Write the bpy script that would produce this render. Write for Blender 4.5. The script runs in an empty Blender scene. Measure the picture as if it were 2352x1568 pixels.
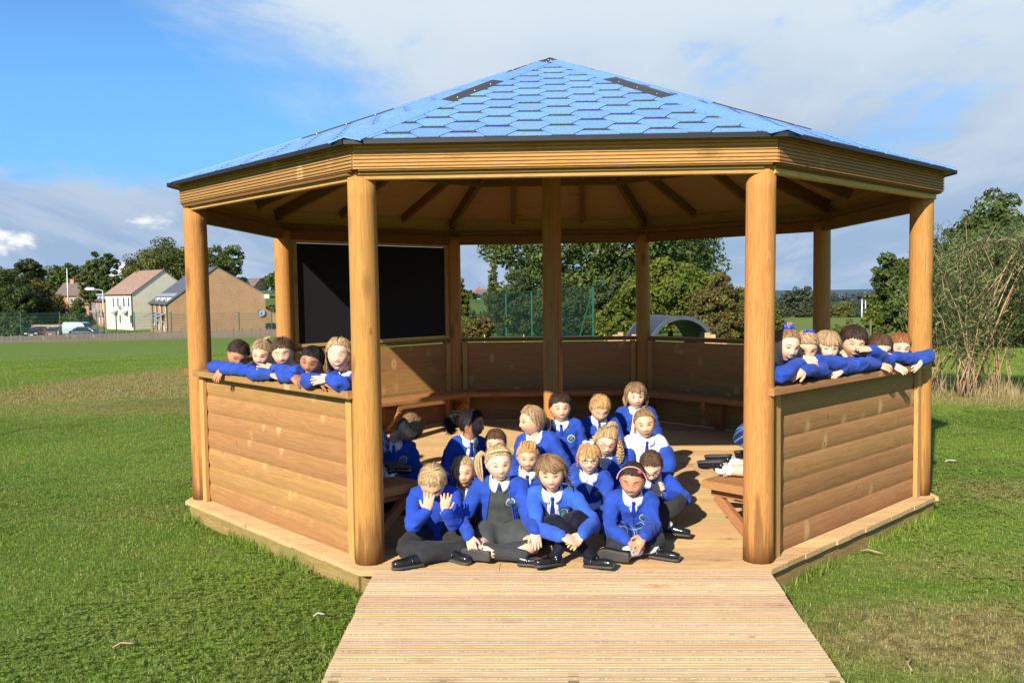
import bpy, bmesh, math, random
import numpy as np
from mathutils import Vector, Matrix, Euler, noise as mnoise
from mathutils.bvhtree import BVHTree
random.seed(7); rng = np.random.default_rng(7)
R_ = math.radians
scene = bpy.context.scene
COL = scene.collection
# ------------------------------------------------------------------ camera
FPX, CX, CY = 1990.7, 1176.0, 784.0          # focal length and centre, in pixels of a 2352 px wide print
CAM = Vector((-0.1214, -6.7764, 1.3832))
YAW, PITCH, ROLL = -0.029093, 0.05866, 0.012735
fw = Vector((math.sin(YAW)*math.cos(PITCH), math.cos(YAW)*math.cos(PITCH), -math.sin(PITCH)))
r0 = Vector((math.cos(YAW), -math.sin(YAW), 0)); d0 = fw.cross(r0)
rt = r0*math.cos(ROLL)+d0*math.sin(ROLL); dn = -r0*math.sin(ROLL)+d0*math.cos(ROLL)
cd = bpy.data.cameras.new('camera'); cam = bpy.data.objects.new('camera', cd); COL.objects.link(cam)
M = Matrix((rt, -dn, -fw)).transposed().to_4x4(); M.translation = CAM
cam.matrix_world = M
cd.sensor_width = 36.0; cd.lens = 36.0*FPX/2352.0; cd.clip_start = 0.05; cd.clip_end = 6000
scene.camera = cam
# ------------------------------------------------------------------ light
SUN_EL, SUN_AZ, SUN_STR, SKY_STR = 28.0, 25.0, 5.0, 0.068
sd = bpy.data.lights.new('sun', 'SUN'); sd.energy = SUN_STR; sd.angle = R_(0.55); sd.color = (1.0, 0.93, 0.80)
sun = bpy.data.objects.new('sun', sd); COL.objects.link(sun)
ldir = Vector((math.sin(R_(SUN_AZ))*math.cos(R_(SUN_EL)), math.cos(R_(SUN_AZ))*math.cos(R_(SUN_EL)), -math.sin(R_(SUN_EL))))
sun.rotation_euler = ldir.to_track_quat('-Z', 'Y').to_euler(); sun.location = (-5, -12, 9)
vs = scene.view_settings
scene.display_settings.display_device = 'sRGB'
vs.view_transform = 'Standard'; vs.look = 'None'; vs.exposure = 0.52; vs.gamma = 1.0; vs.use_curve_mapping = False
scene.cycles.max_bounces = 8; scene.cycles.diffuse_bounces = 3; scene.cycles.transparent_max_bounces = 24
scene.cycles.use_denoising = True
scene.cycles.sample_clamp_indirect = 6

class NT:
    """small node-tree writer"""
    def __init__(s, tree): s.t = tree; s.n = tree.nodes; s.l = tree.links
    def node(s, typ, **kw):
        n = s.n.new(typ)
        for k, v in kw.items(): setattr(n, k, v)
        return n
    def link(s, a, b): s.l.new(a, b)
    def setin(s, n, key, v):
        i = n.inputs[key]
        if isinstance(v, bpy.types.NodeSocket): s.link(v, i)
        elif v is not None: i.default_value = v
    def math(s, op, a, b=None, c=None, clamp=False):
        n = s.node('ShaderNodeMath', operation=op, use_clamp=clamp)
        s.setin(n, 0, a)
        if b is not None: s.setin(n, 1, b)
        if c is not None: s.setin(n, 2, c)
        return n.outputs[0]
    def vmath(s, op, a, b=None):
        n = s.node('ShaderNodeVectorMath', operation=op); s.setin(n, 0, a)
        if b is not None: s.setin(n, 1, b)
        return n.outputs['Value'] if op in ('LENGTH', 'DOT_PRODUCT', 'DISTANCE') else n.outputs[0]
    def noise(s, vec, scale, detail=3, rough=0.55, dist=0.0):
        n = s.node('ShaderNodeTexNoise'); s.setin(n, 'Vector', vec); n.inputs['Scale'].default_value = scale
        n.inputs['Detail'].default_value = detail; n.inputs['Roughness'].default_value = rough; n.inputs['Distortion'].default_value = dist
        return n.outputs[0]
    def smooth(s, x, a, b, lo=0.0, hi=1.0):
        n = s.node('ShaderNodeMapRange', interpolation_type='SMOOTHSTEP'); s.setin(n, 0, x)
        n.inputs[1].default_value = a; n.inputs[2].default_value = b; n.inputs[3].default_value = lo; n.inputs[4].default_value = hi
        return n.outputs[0]
    def mix(s, f, a, b, typ='MIX'):
        n = s.node('ShaderNodeMix', data_type='RGBA', blend_type=typ); s.setin(n, 0, f)
        for k, v in ((6, a), (7, b)):
            if isinstance(v, (tuple, list)): v = (v[0], v[1], v[2], 1.0)
            s.setin(n, k, v)
        return n.outputs[2]
    def sep(s, v):
        n = s.node('ShaderNodeSeparateXYZ'); s.setin(n, 0, v); return n.outputs
    def comb(s, x, y, z):
        n = s.node('ShaderNodeCombineXYZ'); s.setin(n, 0, x); s.setin(n, 1, y); s.setin(n, 2, z); return n.outputs[0]

# ------------------------------------------------------------------ sky
SKY_GAIN = (0.62, 1.10, 1.70)
w = bpy.data.worlds.new('World'); scene.world = w; w.use_nodes = True
T = NT(w.node_tree); T.n.clear()
sky = T.node('ShaderNodeTexSky', sky_type='NISHITA', sun_disc=False)
sky.sun_elevation = R_(SUN_EL); sky.sun_rotation = R_(180+SUN_AZ); sky.altitude = 50; sky.air_density = 1.0; sky.dust_density = 0.3; sky.ozone_density = 1.6
tc = T.node('ShaderNodeTexCoord'); D = tc.outputs['Generated']
X, Y, Z = T.sep(D)[:3]
zz = T.math('MAXIMUM', Z, 0.0)
den = T.math('ADD', zz, 0.16)
P = T.comb(T.math('DIVIDE', X, den), T.math('DIVIDE', Y, den), T.math('MULTIPLY', zz, 2.0))
n1 = T.noise(P, 0.95, 9, 0.60, 0.35)
n2 = T.noise(T.vmath('MULTIPLY', P, (1.0, 0.30, 1.0)), 2.4, 7, 0.6, 0.5)
n3 = T.noise(T.vmath('MULTIPLY', D, (1, 1, 2.2)), 8.0, 8, 0.58, 0.3)
f1 = T.math('ADD', T.math('MULTIPLY', T.math('ADD', X, 0.29), 45.0), T.math('MULTIPLY', T.math('SUBTRACT', Z, 0.25), 72.0))
nn = T.math('ADD', T.math('MULTIPLY', T.math('SUBTRACT', n1, 0.5), 15.0), T.math('MULTIPLY', T.math('SUBTRACT', n2, 0.5), 11.0))
m1 = T.smooth(T.math('ADD', f1, nn), -3.0, 6.5)
# thin breaks in the sheet at the right
gap = T.smooth(T.math('ADD', T.math('MULTIPLY', n2, 0.8), T.math('MULTIPLY', n3, 0.5)), 0.46, 0.62)
m1 = T.math('MULTIPLY', m1, T.math('ADD', 0.52, T.math('MULTIPLY', gap, 0.48)))
nl = T.math('ADD', T.math('MULTIPLY', T.math('SUBTRACT', n3, 0.5), 0.10), T.math('MULTIPLY', T.math('SUBTRACT', n1, 0.5), 0.08))
m2 = T.smooth(T.math('ADD', Z, nl), 0.150, 0.105)
# unseen cloud is thinned overhead and towards the sun to cut ambient light
clear = T.math('MULTIPLY', T.smooth(Y, -0.30, 0.30, 0.12, 1.0), T.smooth(Z, 0.75, 0.45, 0.35, 1.0))
mask = T.math('MAXIMUM', T.math('MULTIPLY', m1, clear), T.math('MULTIPLY', m2, T.smooth(Y, -0.30, 0.30, 0.4, 1.0)))
# cloud colour: pale above, blue grey towards the horizon, with bright cumulus heads low on the left
n4 = T.noise(T.vmath('MULTIPLY', D, (1, 1, 2.0)), 7.5, 9, 0.52, 0.2)
shade = T.math('ADD', Z, T.math('MULTIPLY', T.math('SUBTRACT', n1, 0.5), 0.22))
cc = T.mix(T.smooth(shade, 0.05, 0.34), (3.6, 5.0, 7.2), (7.3, 8.4, 9.3))
cc = T.mix(T.math('MULTIPLY', T.smooth(n2, 0.40, 0.66), 0.30), cc, (7.9, 8.6, 9.4))
cum = T.math('MULTIPLY', T.smooth(T.math('ADD', n4, T.math('MULTIPLY', T.math('SUBTRACT', n3, 0.5), 0.5)), 0.52, 0.60), T.smooth(Z, 0.115, 0.07))
cum = T.math('MULTIPLY', cum, T.smooth(X, -0.30, -0.44))
cc = T.mix(cum, cc, (10.5, 10.6, 10.6))
skyc = T.mix(1.0, sky.outputs[0], SKY_GAIN, 'MULTIPLY')
skyc = T.mix(T.smooth(Z, 0.40, 0.10, 0.15, 0.75), skyc, (2.4, 6.3, 11.9))
final = T.mix(mask, skyc, cc)
bg = T.node('ShaderNodeBackground'); T.link(final, bg.inputs[0]); bg.inputs[1].default_value = SKY_STR
wo = T.node('ShaderNodeOutputWorld'); T.link(bg.outputs[0], wo.inputs[0])

# ------------------------------------------------------------------ helpers
def ray(x, y): return rt*((x-CX)/FPX)+dn*((y-CY)/FPX)+fw
def at(x, y, Y=None, z=None):
    v = ray(x, y); t = (Y-CAM.y)/v.y if Y is not None else (z-CAM.z)/v.z
    return CAM+v*t
def tag(o, label=None, cat=None, group=None, kind=None):
    for k, v in (('label', label), ('category', cat), ('group', group), ('kind', kind)):
        if v: o[k] = v
    return o
def empty(name, loc=(0, 0, 0), parent=None, rz=0.0):
    o = bpy.data.objects.new(name, None); COL.objects.link(o); o.location = loc; o.rotation_euler = (0, 0, rz)
    o.empty_display_size = 0.1
    if parent: o.parent = parent
    return o
def mesh(name, v, f, mats=(), mi=None, smooth=False):
    me = bpy.data.meshes.new(name)
    v = np.asarray(v, dtype=np.float32).reshape(-1, 3)
    if isinstance(f, np.ndarray):
        k = f.shape[1]; n = len(f)
        me.vertices.add(len(v)); me.vertices.foreach_set('co', v.ravel())
        me.loops.add(n*k); me.loops.foreach_set('vertex_index', f.astype(np.int32).ravel())
        me.polygons.add(n); me.polygons.foreach_set('loop_start', np.arange(0, n*k, k, dtype=np.int32))
        me.polygons.foreach_set('loop_total', np.full(n, k, dtype=np.int32))
        me.update(calc_edges=True)
    else:
        me.from_pydata(v.tolist(), [], f); me.update()
    for m in mats: me.materials.append(m)
    if mi is not None: me.polygons.foreach_set('material_index', np.asarray(mi, dtype=np.int32))
    if smooth: me.polygons.foreach_set('use_smooth', np.ones(len(me.polygons), dtype=bool))
    return me
def obj(name, me, parent=None, mw=None):
    o = bpy.data.objects.new(name, me); COL.objects.link(o)
    if parent: o.parent = parent
    if mw is not None: o.matrix_local = mw
    return o
_pc = {}
def rect(w, t, c=0.003):
    a, b = w/2, t/2
    return ((-a+c, -b), (a-c, -b), (a, -b+c), (a, b-c), (a-c, b), (-a+c, b), (-a, b-c), (-a, -b+c))
def extr(name, parent, a, b, prof, up, mat, sk0=0.0, sk1=0.0, segm=None, smooth=False, mats=None, bow=0.0):
    """extrude the profile (side, up) from a to b; local X runs along the piece"""
    a, b = Vector(a), Vector(b); L = (b-a).length; x = (b-a)/L; z = Vector(up); z = (z-x*z.dot(x)).normalized(); y = z.cross(x)
    key = (prof, round(L, 4), sk0, sk1, mat.name if mat else None, bow)
    if key not in _pc:
        n = len(prof); v = []; ns = 8 if bow else 1
        for i in range(ns+1):
            t = i/ns
            for (py, pz) in prof:
                v.append((-L/2+t*L+(sk0*(1-t)+sk1*t)*py, py, pz+bow*math.sin(math.pi*t)))
        f = []; mi = []
        for i in range(ns):
            for k in range(n):
                f.append((i*n+k, i*n+(k+1) % n, (i+1)*n+(k+1) % n, (i+1)*n+k)); mi.append(segm[k] if segm else 0)
        f.append(tuple(range(n))[::-1]); f.append(tuple(ns*n+k for k in range(n))); mi += [0, 0]
        _pc[key] = mesh(name, v, [q[::-1] for q in f], mats or (mat,), mi, smooth)
    Mx = Matrix((x, y, z)).transposed().to_4x4(); Mx.translation = (a+b)/2
    return obj(name, _pc[key], parent, Mx)
def board(name, parent, a, b, w, t, mat, up=(0, 0, 1), c=0.003, sk0=0.0, sk1=0.0):
    return extr(name, parent, a, b, rect(w, t, c), up, mat, sk0, sk1)
def grid_faces(nu, nv, wrap=False):
    f = []
    for j in range(nv-1):
        for i in range(nu if wrap else nu-1):
            a = j*nu+i; b = j*nu+(i+1) % nu
            f.append((a, b, b+nu, a+nu))
    return f

# ------------------------------------------------------------------ materials
def new_mat(name):
    m = bpy.data.materials.new(name); m.use_nodes = True; t = NT(m.node_tree)
    b = m.node_tree.nodes['Principled BSDF']
    return m, t, b
def plain(name, col, rough=0.6, metal=0.0, var=0.12, scale=6.0, bump=0.0, bscale=60.0, spec=0.5, coat=0.0):
    m, t, b = new_mat(name)
    tcn = t.node('ShaderNodeTexCoord')
    n = t.noise(tcn.outputs['Object'], scale, 4)
    c = t.mix(t.smooth(n, 0.3, 0.7), tuple(x*(1-var) for x in col), tuple(min(1, x*(1+var)) for x in col))
    t.link(c, b.inputs['Base Color']); b.inputs['Roughness'].default_value = rough; b.inputs['Metallic'].default_value = metal
    b.inputs['Specular IOR Level'].default_value = spec
    if coat: b.inputs['Coat Weight'].default_value = coat; b.inputs['Coat Roughness'].default_value = 0.08
    if bump:
        bn = t.node('ShaderNodeBump'); bn.inputs['Strength'].default_value = bump; bn.inputs['Distance'].default_value = 0.01
        t.link(t.noise(tcn.outputs['Object'], bscale, 3), bn.inputs['Height']); t.link(bn.outputs[0], b.inputs['Normal'])
    return m
def wood(name, dark, light, knot, knot_amt=0.5, grain=1.0, ks=(3.1, 7.0, 7.0), rough=0.78, band=0.0, stain=None, var=0.22, foot=False):
    m, t, b = new_mat(name)
    tcn = t.node('ShaderNodeTexCoord'); oi = t.node('ShaderNodeObjectInfo')
    rnd = oi.outputs['Random']
    off = t.comb(t.math('MULTIPLY', rnd, 53.0), t.math('MULTIPLY', rnd, 17.0), t.math('MULTIPLY', rnd, 91.0))
    p = t.vmath('ADD', tcn.outputs['Object'], off)
    # knots: bend the grain round them
    kv = t.vmath('MULTIPLY', p, ks)
    vor = t.node('ShaderNodeTexVoronoi'); t.setin(vor, 'Vector', kv); vor.inputs['Scale'].default_value = 1.0
    kd = vor.outputs['Distance']
    kn = t.math('MULTIPLY', t.smooth(kd, 0.30, 0.07), t.smooth(t.math('FRACT', t.math('MULTIPLY', t.sep(vor.outputs['Color'])[0], 5.0)), 0.35, 0.6))
    g1 = t.noise(t.vmath('MULTIPLY', p, (0.9, 13.0, 13.0)), 1.6, 4, 0.6, 0.8)
    g2 = t.noise(t.vmath('MULTIPLY', p, (1.4, 60.0, 60.0)), 1.3, 3, 0.6)
    wave = t.math('SINE', t.math('MULTIPLY', t.math('ADD', g1, t.math('MULTIPLY', kn, 0.18)), 62.0*grain))
    g = t.math('ADD', t.math('MULTIPLY', t.math('ADD', t.math('MULTIPLY', wave, 0.5), 0.5), 0.26), t.math('MULTIPLY', g2, 0.74))
    c = t.mix(t.smooth(g, 0.0, 0.95), dark, light)
    big = t.noise(t.vmath('MULTIPLY', p, (0.8, 2.5, 2.5)), 1.5, 3)
    c = t.mix(t.smooth(big, 0.35, 0.7, 0.0, 0.30), c, tuple(x*0.72 for x in light))
    # random lighter or darker boards
    hs = t.node('ShaderNodeHueSaturation'); t.link(c, hs.inputs['Color'])
    t.link(t.math('ADD', 1-var/2, t.math('MULTIPLY', rnd, var)), hs.inputs['Value'])
    t.link(t.math('ADD', 0.49, t.math('MULTIPLY', t.math('FRACT', t.math('MULTIPLY', rnd, 7.3)), 0.02)), hs.inputs['Hue'])
    c = hs.outputs[0]
    c = t.mix(t.math('MULTIPLY', kn, knot_amt), c, knot)
    core = t.smooth(kd, 0.07, 0.03)
    c = t.mix(t.math('MULTIPLY', core, 0.55), c, tuple(x*0.35 for x in dark))
    if stain:
        s = t.noise(p, 3.0, 5, 0.6)
        c = t.mix(t.smooth(s, 0.42, 0.68, 0.0, 0.8), c, stain)
    if foot:
        ox = t.sep(tcn.outputs['Object'])[0]; st = t.noise(t.vmath('MULTIPLY', p, (1.6, 22.0, 22.0)), 1.0, 4, .6)
        lev = t.math('ADD', ox, t.math('MULTIPLY', t.math('SUBTRACT', st, .5), -1.1))
        c = t.mix(t.smooth(lev, .34, .05, 0, .72), c, (0.13, 0.055, 0.018))
        cr = t.noise(t.vmath('MULTIPLY', p, (.5, 30.0, 30.0)), 1.2, 2, .5, .4); c = t.mix(t.smooth(cr, .70, .74, 0, .75), c, (0.12, 0.055, 0.02))
    t.link(c, b.inputs['Base Color']); b.inputs['Roughness'].default_value = rough; b.inputs['Specular IOR Level'].default_value = 0.2
    bn = t.node('ShaderNodeBump'); bn.inputs['Strength'].default_value = 0.35; bn.inputs['Distance'].default_value = 0.004
    t.link(g, bn.inputs['Height']); t.link(bn.outputs[0], b.inputs['Normal'])
    return m
W_post = wood('wood_post', (0.385, 0.168, 0.036), (0.590, 0.305, 0.080), (0.20, 0.085, 0.03), 0.8, 0.8, var=0.10, ks=(2.4, 7.0, 7.0), foot=True)
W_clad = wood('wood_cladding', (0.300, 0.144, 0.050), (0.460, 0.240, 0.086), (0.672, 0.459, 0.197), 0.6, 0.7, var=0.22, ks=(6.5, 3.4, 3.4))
W_beam = wood('wood_beam', (0.430, 0.215, 0.058), (0.640, 0.380, 0.125), (0.246, 0.115, 0.041), 0.5, 1.0)
W_deck = wood('wood_deck', (0.435, 0.245, 0.100), (0.650, 0.435, 0.210), (0.246, 0.107, 0.041), 0.30, 0.9, var=0.24)
W_ramp = wood('wood_ramp', (0.455, 0.275, 0.125), (0.680, 0.475, 0.260), (0.279, 0.131, 0.057), 0.32, 0.9, var=0.26)
W_rim = wood('wood_rim', (0.213, 0.123, 0.045), (0.410, 0.262, 0.098), (0.164, 0.107, 0.041), 0.4, 1.0, stain=(0.22, 0.19, 0.06))
W_ply = wood('wood_plywood', (0.50, 0.28, 0.12), (0.62, 0.37, 0.17), (0.246, 0.131, 0.057), 0.3, 0.35)
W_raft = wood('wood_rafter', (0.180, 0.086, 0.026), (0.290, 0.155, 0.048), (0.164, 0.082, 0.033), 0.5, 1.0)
W_in = wood('wood_bench', (0.312, 0.131, 0.045), (0.459, 0.230, 0.082), (0.180, 0.074, 0.025), 0.5, 1.0)
W_grey = wood('wood_weathered', (0.085, 0.068, 0.052), (0.21, 0.175, 0.14), (0.098, 0.082, 0.066), 0.4, 1.0, rough=0.8)
M_grit = plain('grit_strip', (0.55, 0.55, 0.53), 0.9, var=0.5, scale=160, bump=0.6, bscale=300)
M_felt = plain('roof_felt', (0.035, 0.037, 0.04), 0.85, var=0.35, scale=150, bump=0.5, bscale=260)
M_drip = plain('drip_black', (0.010, 0.010, 0.011), 0.6)
M_board = plain('blackboard_paint', (0.006, 0.006, 0.007), 0.9, var=0.2, scale=3)
M_nail = plain('steel_nail', (0.6, 0.6, 0.6), 0.4, 0.8)
def granule(name, col):
    m, t, b = new_mat(name)
    tcn = t.node('ShaderNodeTexCoord'); oi = t.node('ShaderNodeObjectInfo')
    n = t.noise(tcn.outputs['Object'], 240, 2); n_ = t.noise(tcn.outputs['Object'], 9, 3)
    c = t.mix(t.smooth(n, 0.36, 0.64), tuple(x*0.62 for x in col), tuple(min(1, x*1.25) for x in col))
    c = t.mix(t.smooth(n_, 0.4, 0.75, 0, 0.2), c, tuple(x*0.7 for x in col))
    hs = t.node('ShaderNodeHueSaturation'); t.link(c, hs.inputs['Color']); t.link(t.math('ADD', 0.92, t.math('MULTIPLY', oi.outputs['Random'], 0.16)), hs.inputs['Value'])
    t.link(hs.outputs[0], b.inputs['Base Color']); b.inputs['Roughness'].default_value = 0.8
    bn = t.node('ShaderNodeBump'); bn.inputs['Strength'].default_value = 0.5; bn.inputs['Distance'].default_value = 0.003
    t.link(n, bn.inputs['Height']); t.link(bn.outputs[0], b.inputs['Normal'])
    return m
M_shing = granule('blue_granules', (0.17, 0.34, 0.67))
M_charcoal = granule('charcoal_granules', (0.045, 0.042, 0.042))  # dark granules of the tab bands and the dark hip caps
# ================================================================== GAZEBO
RP = 2.6
def oc(R, k, z=0.0):      # corner k of an octagon; k=0,1 left ... 1,2 front opening
    a = R_(-157.5+45*k); return Vector((R*math.cos(a)+(0.018 if R > 2.64 and z > 1.9 else 0.0), R*math.sin(a), z))
GZ = empty('gazebo'); tag(GZ, 'octagonal timber gazebo with blue hexagonal shingle roof and an open front', 'gazebo')
# --- deck: boards run left to right, square ends step along the slanting sides
def grooved(w, t, n, gd, grit=()):
    pts = [(-w/2, -t/2), (w/2, -t/2), (w/2, t/2)]; seg = [0, 0, 0]
    st = w/n
    for i in range(n):
        x1 = w/2-st*(i+0.28); x2 = w/2-st*(i+0.72)
        pts += [(x1, t/2), (x1-0.001, t/2-gd), (x2+0.001, t/2-gd), (x2, t/2)]
        m = 1 if i in grit else 0
        if m: pts[-3] = (x1-0.001, t/2+0.0008); pts[-2] = (x2+0.001, t/2+0.0008)
        seg += [0, m, 0, 0]
    pts.append((-w/2, t/2)); seg.append(0)
    seg = seg[:len(pts)]
    return tuple(pts[::1]), seg
DW = 0.117
dprof, dseg = grooved(DW, 0.028, 6, 0.004)
RD = 2.76; APD = RD*math.cos(R_(22.5)); HS = RD*math.sin(R_(22.5))
y = -APD
while y < APD-0.02:
    ym = y+DW/2; hl = min(2.50, APD-0.035 if abs(ym) < HS else APD-0.035-(abs(ym)-HS)); sk = 0.0 if (abs(ym) < HS or hl == 2.50) else (1.0 if ym < 0 else -1.0)
    hl += random.uniform(-0.008, 0.008); cut = random.choice([-0.9, -0.3, 0.4, 1.0])+random.uniform(-.1, .1)
    for a, b in ((-hl, cut-0.0015), (cut+0.0015, hl)):
        extr('deck_board', GZ, (a, ym, -0.014+random.uniform(-.0012, .0012)), (b, ym, -0.014), dprof, (0, 0, 1), W_deck, (-sk if b < hl-.01 else 0), (sk if a > -hl+.01 else 0), segm=dseg, mats=(W_deck, M_grit))
    y += DW+0.005
for k in range(8):
    a, b = oc(RD-0.085, k, -0.086), oc(RD-0.085, k+1, -0.086)
    board('rim_joist', GZ, a, b, 0.045, 0.112, W_rim)
# --- posts (turned logs, slightly irregular)
def log_mesh(h, r, seed, nx=20, nr=20, split=True):
    v = []; rnd = random.Random(seed); ph = [rnd.uniform(0, 6.28) for _ in range(4)]
    for i in range(nx+1):
        t = i/nx; rr = r*(1.045-0.06*t)
        for k in range(nr):
            a = 2*math.pi*k/nr
            q = rr*(1+0.012*math.sin(2*a+ph[0])+0.008*math.sin(3*a+ph[1]+2*t)+0.006*math.sin(7*t+ph[2]+a))
            v.append((t*h, q*math.cos(a)+0.004*math.sin(3*t+ph[3]), q*math.sin(a)))
    f = [q[::-1] for q in grid_faces(nr, nx+1, True)]
    f = grid_faces(nr, nx+1, True)
    f.append(tuple(range(nr))[::-1]); f.append(tuple(nx*nr+k for k in range(nr)))
    return mesh('post', v, f, (W_post,), smooth=True)
UPX = Matrix(((0, 0, -1, 0), (0, 1, 0, 0), (1, 0, 0, 0), (0, 0, 0, 1)))
ME_posts = [log_mesh(1.955, 0.0735, 10+k) for k in range(8)]
for k in range(8):
    p = oc(RP, k); o = obj('post', ME_posts[k], GZ, Matrix.Translation((p.x, p.y, 0.0))@Matrix.Rotation(k*0.9, 4, 'Z')@UPX)
o = obj('centre_post', log_mesh(3.02, 0.072, 33), GZ, Matrix.Translation((0, 0, 0))@UPX)
# --- half walls, rails, benches
U = 0.885
def arcprof(w, t, n=7):   # log-lap board: convex outside, flat inside, small rebate (side, up)=(outward, height)
    pts = []
    for i in range(n+1):
        s = i/n; pts.append((t*0.35+t*0.65*math.sin(math.pi*min(1, max(0, s*0.94+0.03)))**0.6, -w/2+s*w))
    pts += [(0.0, w/2), (0.0, -w/2)]
    return tuple(pts)
LAP = arcprof(0.1185, 0.018, 8)
bprof = rect(0.30, 0.042, 0.005)
for k in range(8):
    A, B = oc(RP, k), oc(RP, k+1); u = (B-A).normalized(); n = Vector((u.y, -u.x, 0))
    if k == 1: continue                                   # open front
    ca, cb = A+u*0.070, B-u*0.070
    for i in range(7):
        z = 0.004+0.119*(i+0.5)
        extr('cladding_board', GZ, ca+Vector((0, 0, z))-n*0.0, cb+Vector((0, 0, z)), tuple((-q[0], q[1]) for q in LAP)[::-1], (0, 0, 1), W_clad)
    for P0, s in ((A, 1), (B, -1)):
        for off in (0.052, -0.022):
            q = P0+u*s*0.105+n*off*0.62
            board('stile', GZ, q+Vector((0, 0, 0.002)), q+Vector((0, 0, U-0.042)), 0.052, 0.028, W_beam, up=n)
    a, b = A-u*0.03+n*0.045+Vector((0, 0, U-0.019)), B+u*0.03+n*0.045+Vector((0, 0, U-0.019))
    if k == 0: a += u*.13; b -= u*.05
    if k == 2: b -= u*.13
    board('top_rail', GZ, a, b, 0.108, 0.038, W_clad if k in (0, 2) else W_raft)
    # bench with brackets
    e0, e1 = 0.10, 0.10
    i0 = A-n*0.235+u*(0.05 if k == 2 else e0)+Vector((0, 0, 0.325)); i1 = B-n*0.235-u*(0.05 if k == 0 else e1)+Vector((0, 0, 0.325))
    board('bench_seat', GZ, i0, i1, 0.29, 0.045, W_in, c=0.006, sk0=0.0 if k == 2 else 0.414, sk1=0.0 if k == 0 else -0.414)
    L = (B-A).length
    for t in (0.075, 0.5, 0.925):
        q = A+u*L*t
        board('bench_bracket', GZ, q-n*0.06+Vector((0, 0, 0.002)), q-n*0.06+Vector((0, 0, 0.300)), 0.045, 0.07, W_in, up=n)
        board('bench_bracket', GZ, q-n*0.10+Vector((0, 0, 0.275)), q-n*0.37+Vector((0, 0, 0.275)), 0.044, 0.052, W_in)
        board('bench_bracket', GZ, q-n*0.105+Vector((0, 0, 0.03)), q-n*0.345+Vector((0, 0, 0.246)), 0.040, 0.05, W_in)
    if k not in (0, 1, 2):                                 # lintel between the posts
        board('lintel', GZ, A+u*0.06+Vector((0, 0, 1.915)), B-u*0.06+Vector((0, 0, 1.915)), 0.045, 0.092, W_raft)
# blackboard in the back left bay (corners 7 and 6 seen from the front -> octagon sides 6)
A, B = oc(RP, 6), oc(RP, 7); u = (B-A).normalized(); n = Vector((u.y, -u.x, 0))
bb = empty('blackboard', parent=None); tag(bb, 'black chalkboard in a thin timber frame above the back left half wall', 'blackboard')
c0, c1 = A+u*0.09+n*0.0, B-u*0.09
hz = lambda q, z: Vector((q.x, q.y, z))
board('frame', bb, hz(c0, 0.900), hz(c1, 0.900), 0.045, 0.028, W_beam)
board('frame', bb, hz(c0, 1.855), hz(c1, 1.855), 0.045, 0.026, W_beam)
for q in (c0+u*0.02, c1-u*0.02): board('frame', bb, hz(q, 0.916), hz(q, 1.840), 0.045, 0.04, W_beam, up=n)
board('panel', bb, hz(c0+u*0.045, 1.378), hz(c1-u*0.045, 1.378), 0.012, 0.920, M_board)
# --- ring beam strip, fascia, eave
def ringo(name, R, z, w, t, mat, prof=None, segm=None, up=(0, 0, 1)):
    for k in range(8):
        a, b = oc(R, k, z), oc(R, k+1, z)
        if prof: extr(name, GZ, a, b, prof, up, mat, -0.414, 0.414)
        else: board(name, GZ, a, b, w, t, mat, up, sk0=-0.414, sk1=0.414)
ringo('ring_beam', 2.650, 1.958, 0.045, 0.038, W_beam)
fprof, _ = grooved(0.122, 0.028, 7, 0.0075)
FZ = 2.048
for k in range(8):        # grooved board on edge: profile side -> vertical
    A, B = oc(2.700, k, FZ), oc(2.700, k+1, FZ); u = (B-A).normalized(); n = Vector((u.y, -u.x, 0))
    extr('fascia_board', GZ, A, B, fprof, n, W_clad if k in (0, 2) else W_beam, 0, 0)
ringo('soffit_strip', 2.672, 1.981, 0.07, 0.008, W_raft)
# roof
APX = Vector((0, 0, 3.150)); RE = 2.778; EZ = 2.117
def roof_pt(k, s, t):     # s along eave 0..1, t up 0..1
    a, b = oc(RE, k, EZ), oc(RE, k+1, EZ); q = a.lerp(b, s); return q.lerp(APX, t)
for k in range(8):
    a, b = oc(RE, k, EZ), oc(RE, k+1, EZ); nrm = (b-a).cross(APX-a).normalized()
    if nrm.z < 0: nrm = -nrm
    v = [a-nrm*.006, b-nrm*.006, APX-nrm*.006, a-nrm*.018, b-nrm*.018, APX-nrm*.018]
    me = mesh('plywood_panel', v, [(0, 1, 2), (5, 4, 3), (0, 3, 4, 1), (1, 4, 5, 2), (2, 5, 3, 0)], (W_ply,))
    obj('plywood_panel', me, GZ)
    v = [a+nrm*.003, b+nrm*.003, APX+nrm*.003, a-nrm*.0055, b-nrm*.0055, APX-nrm*.0055]
    obj('felt_underlay', mesh('felt_underlay', v, [(0, 1, 2), (5, 4, 3), (0, 3, 4, 1), (1, 4, 5, 2), (2, 5, 3, 0)], (M_felt,)), GZ)
    # drip edge
    o_ = Vector((a.x+b.x, a.y+b.y, 0)).normalized()*0.006
    board('drip_edge', GZ, a+o_-Vector((0, 0, .010)), b+o_-Vector((0, 0, .010)), 0.008, 0.026, M_drip)
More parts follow.
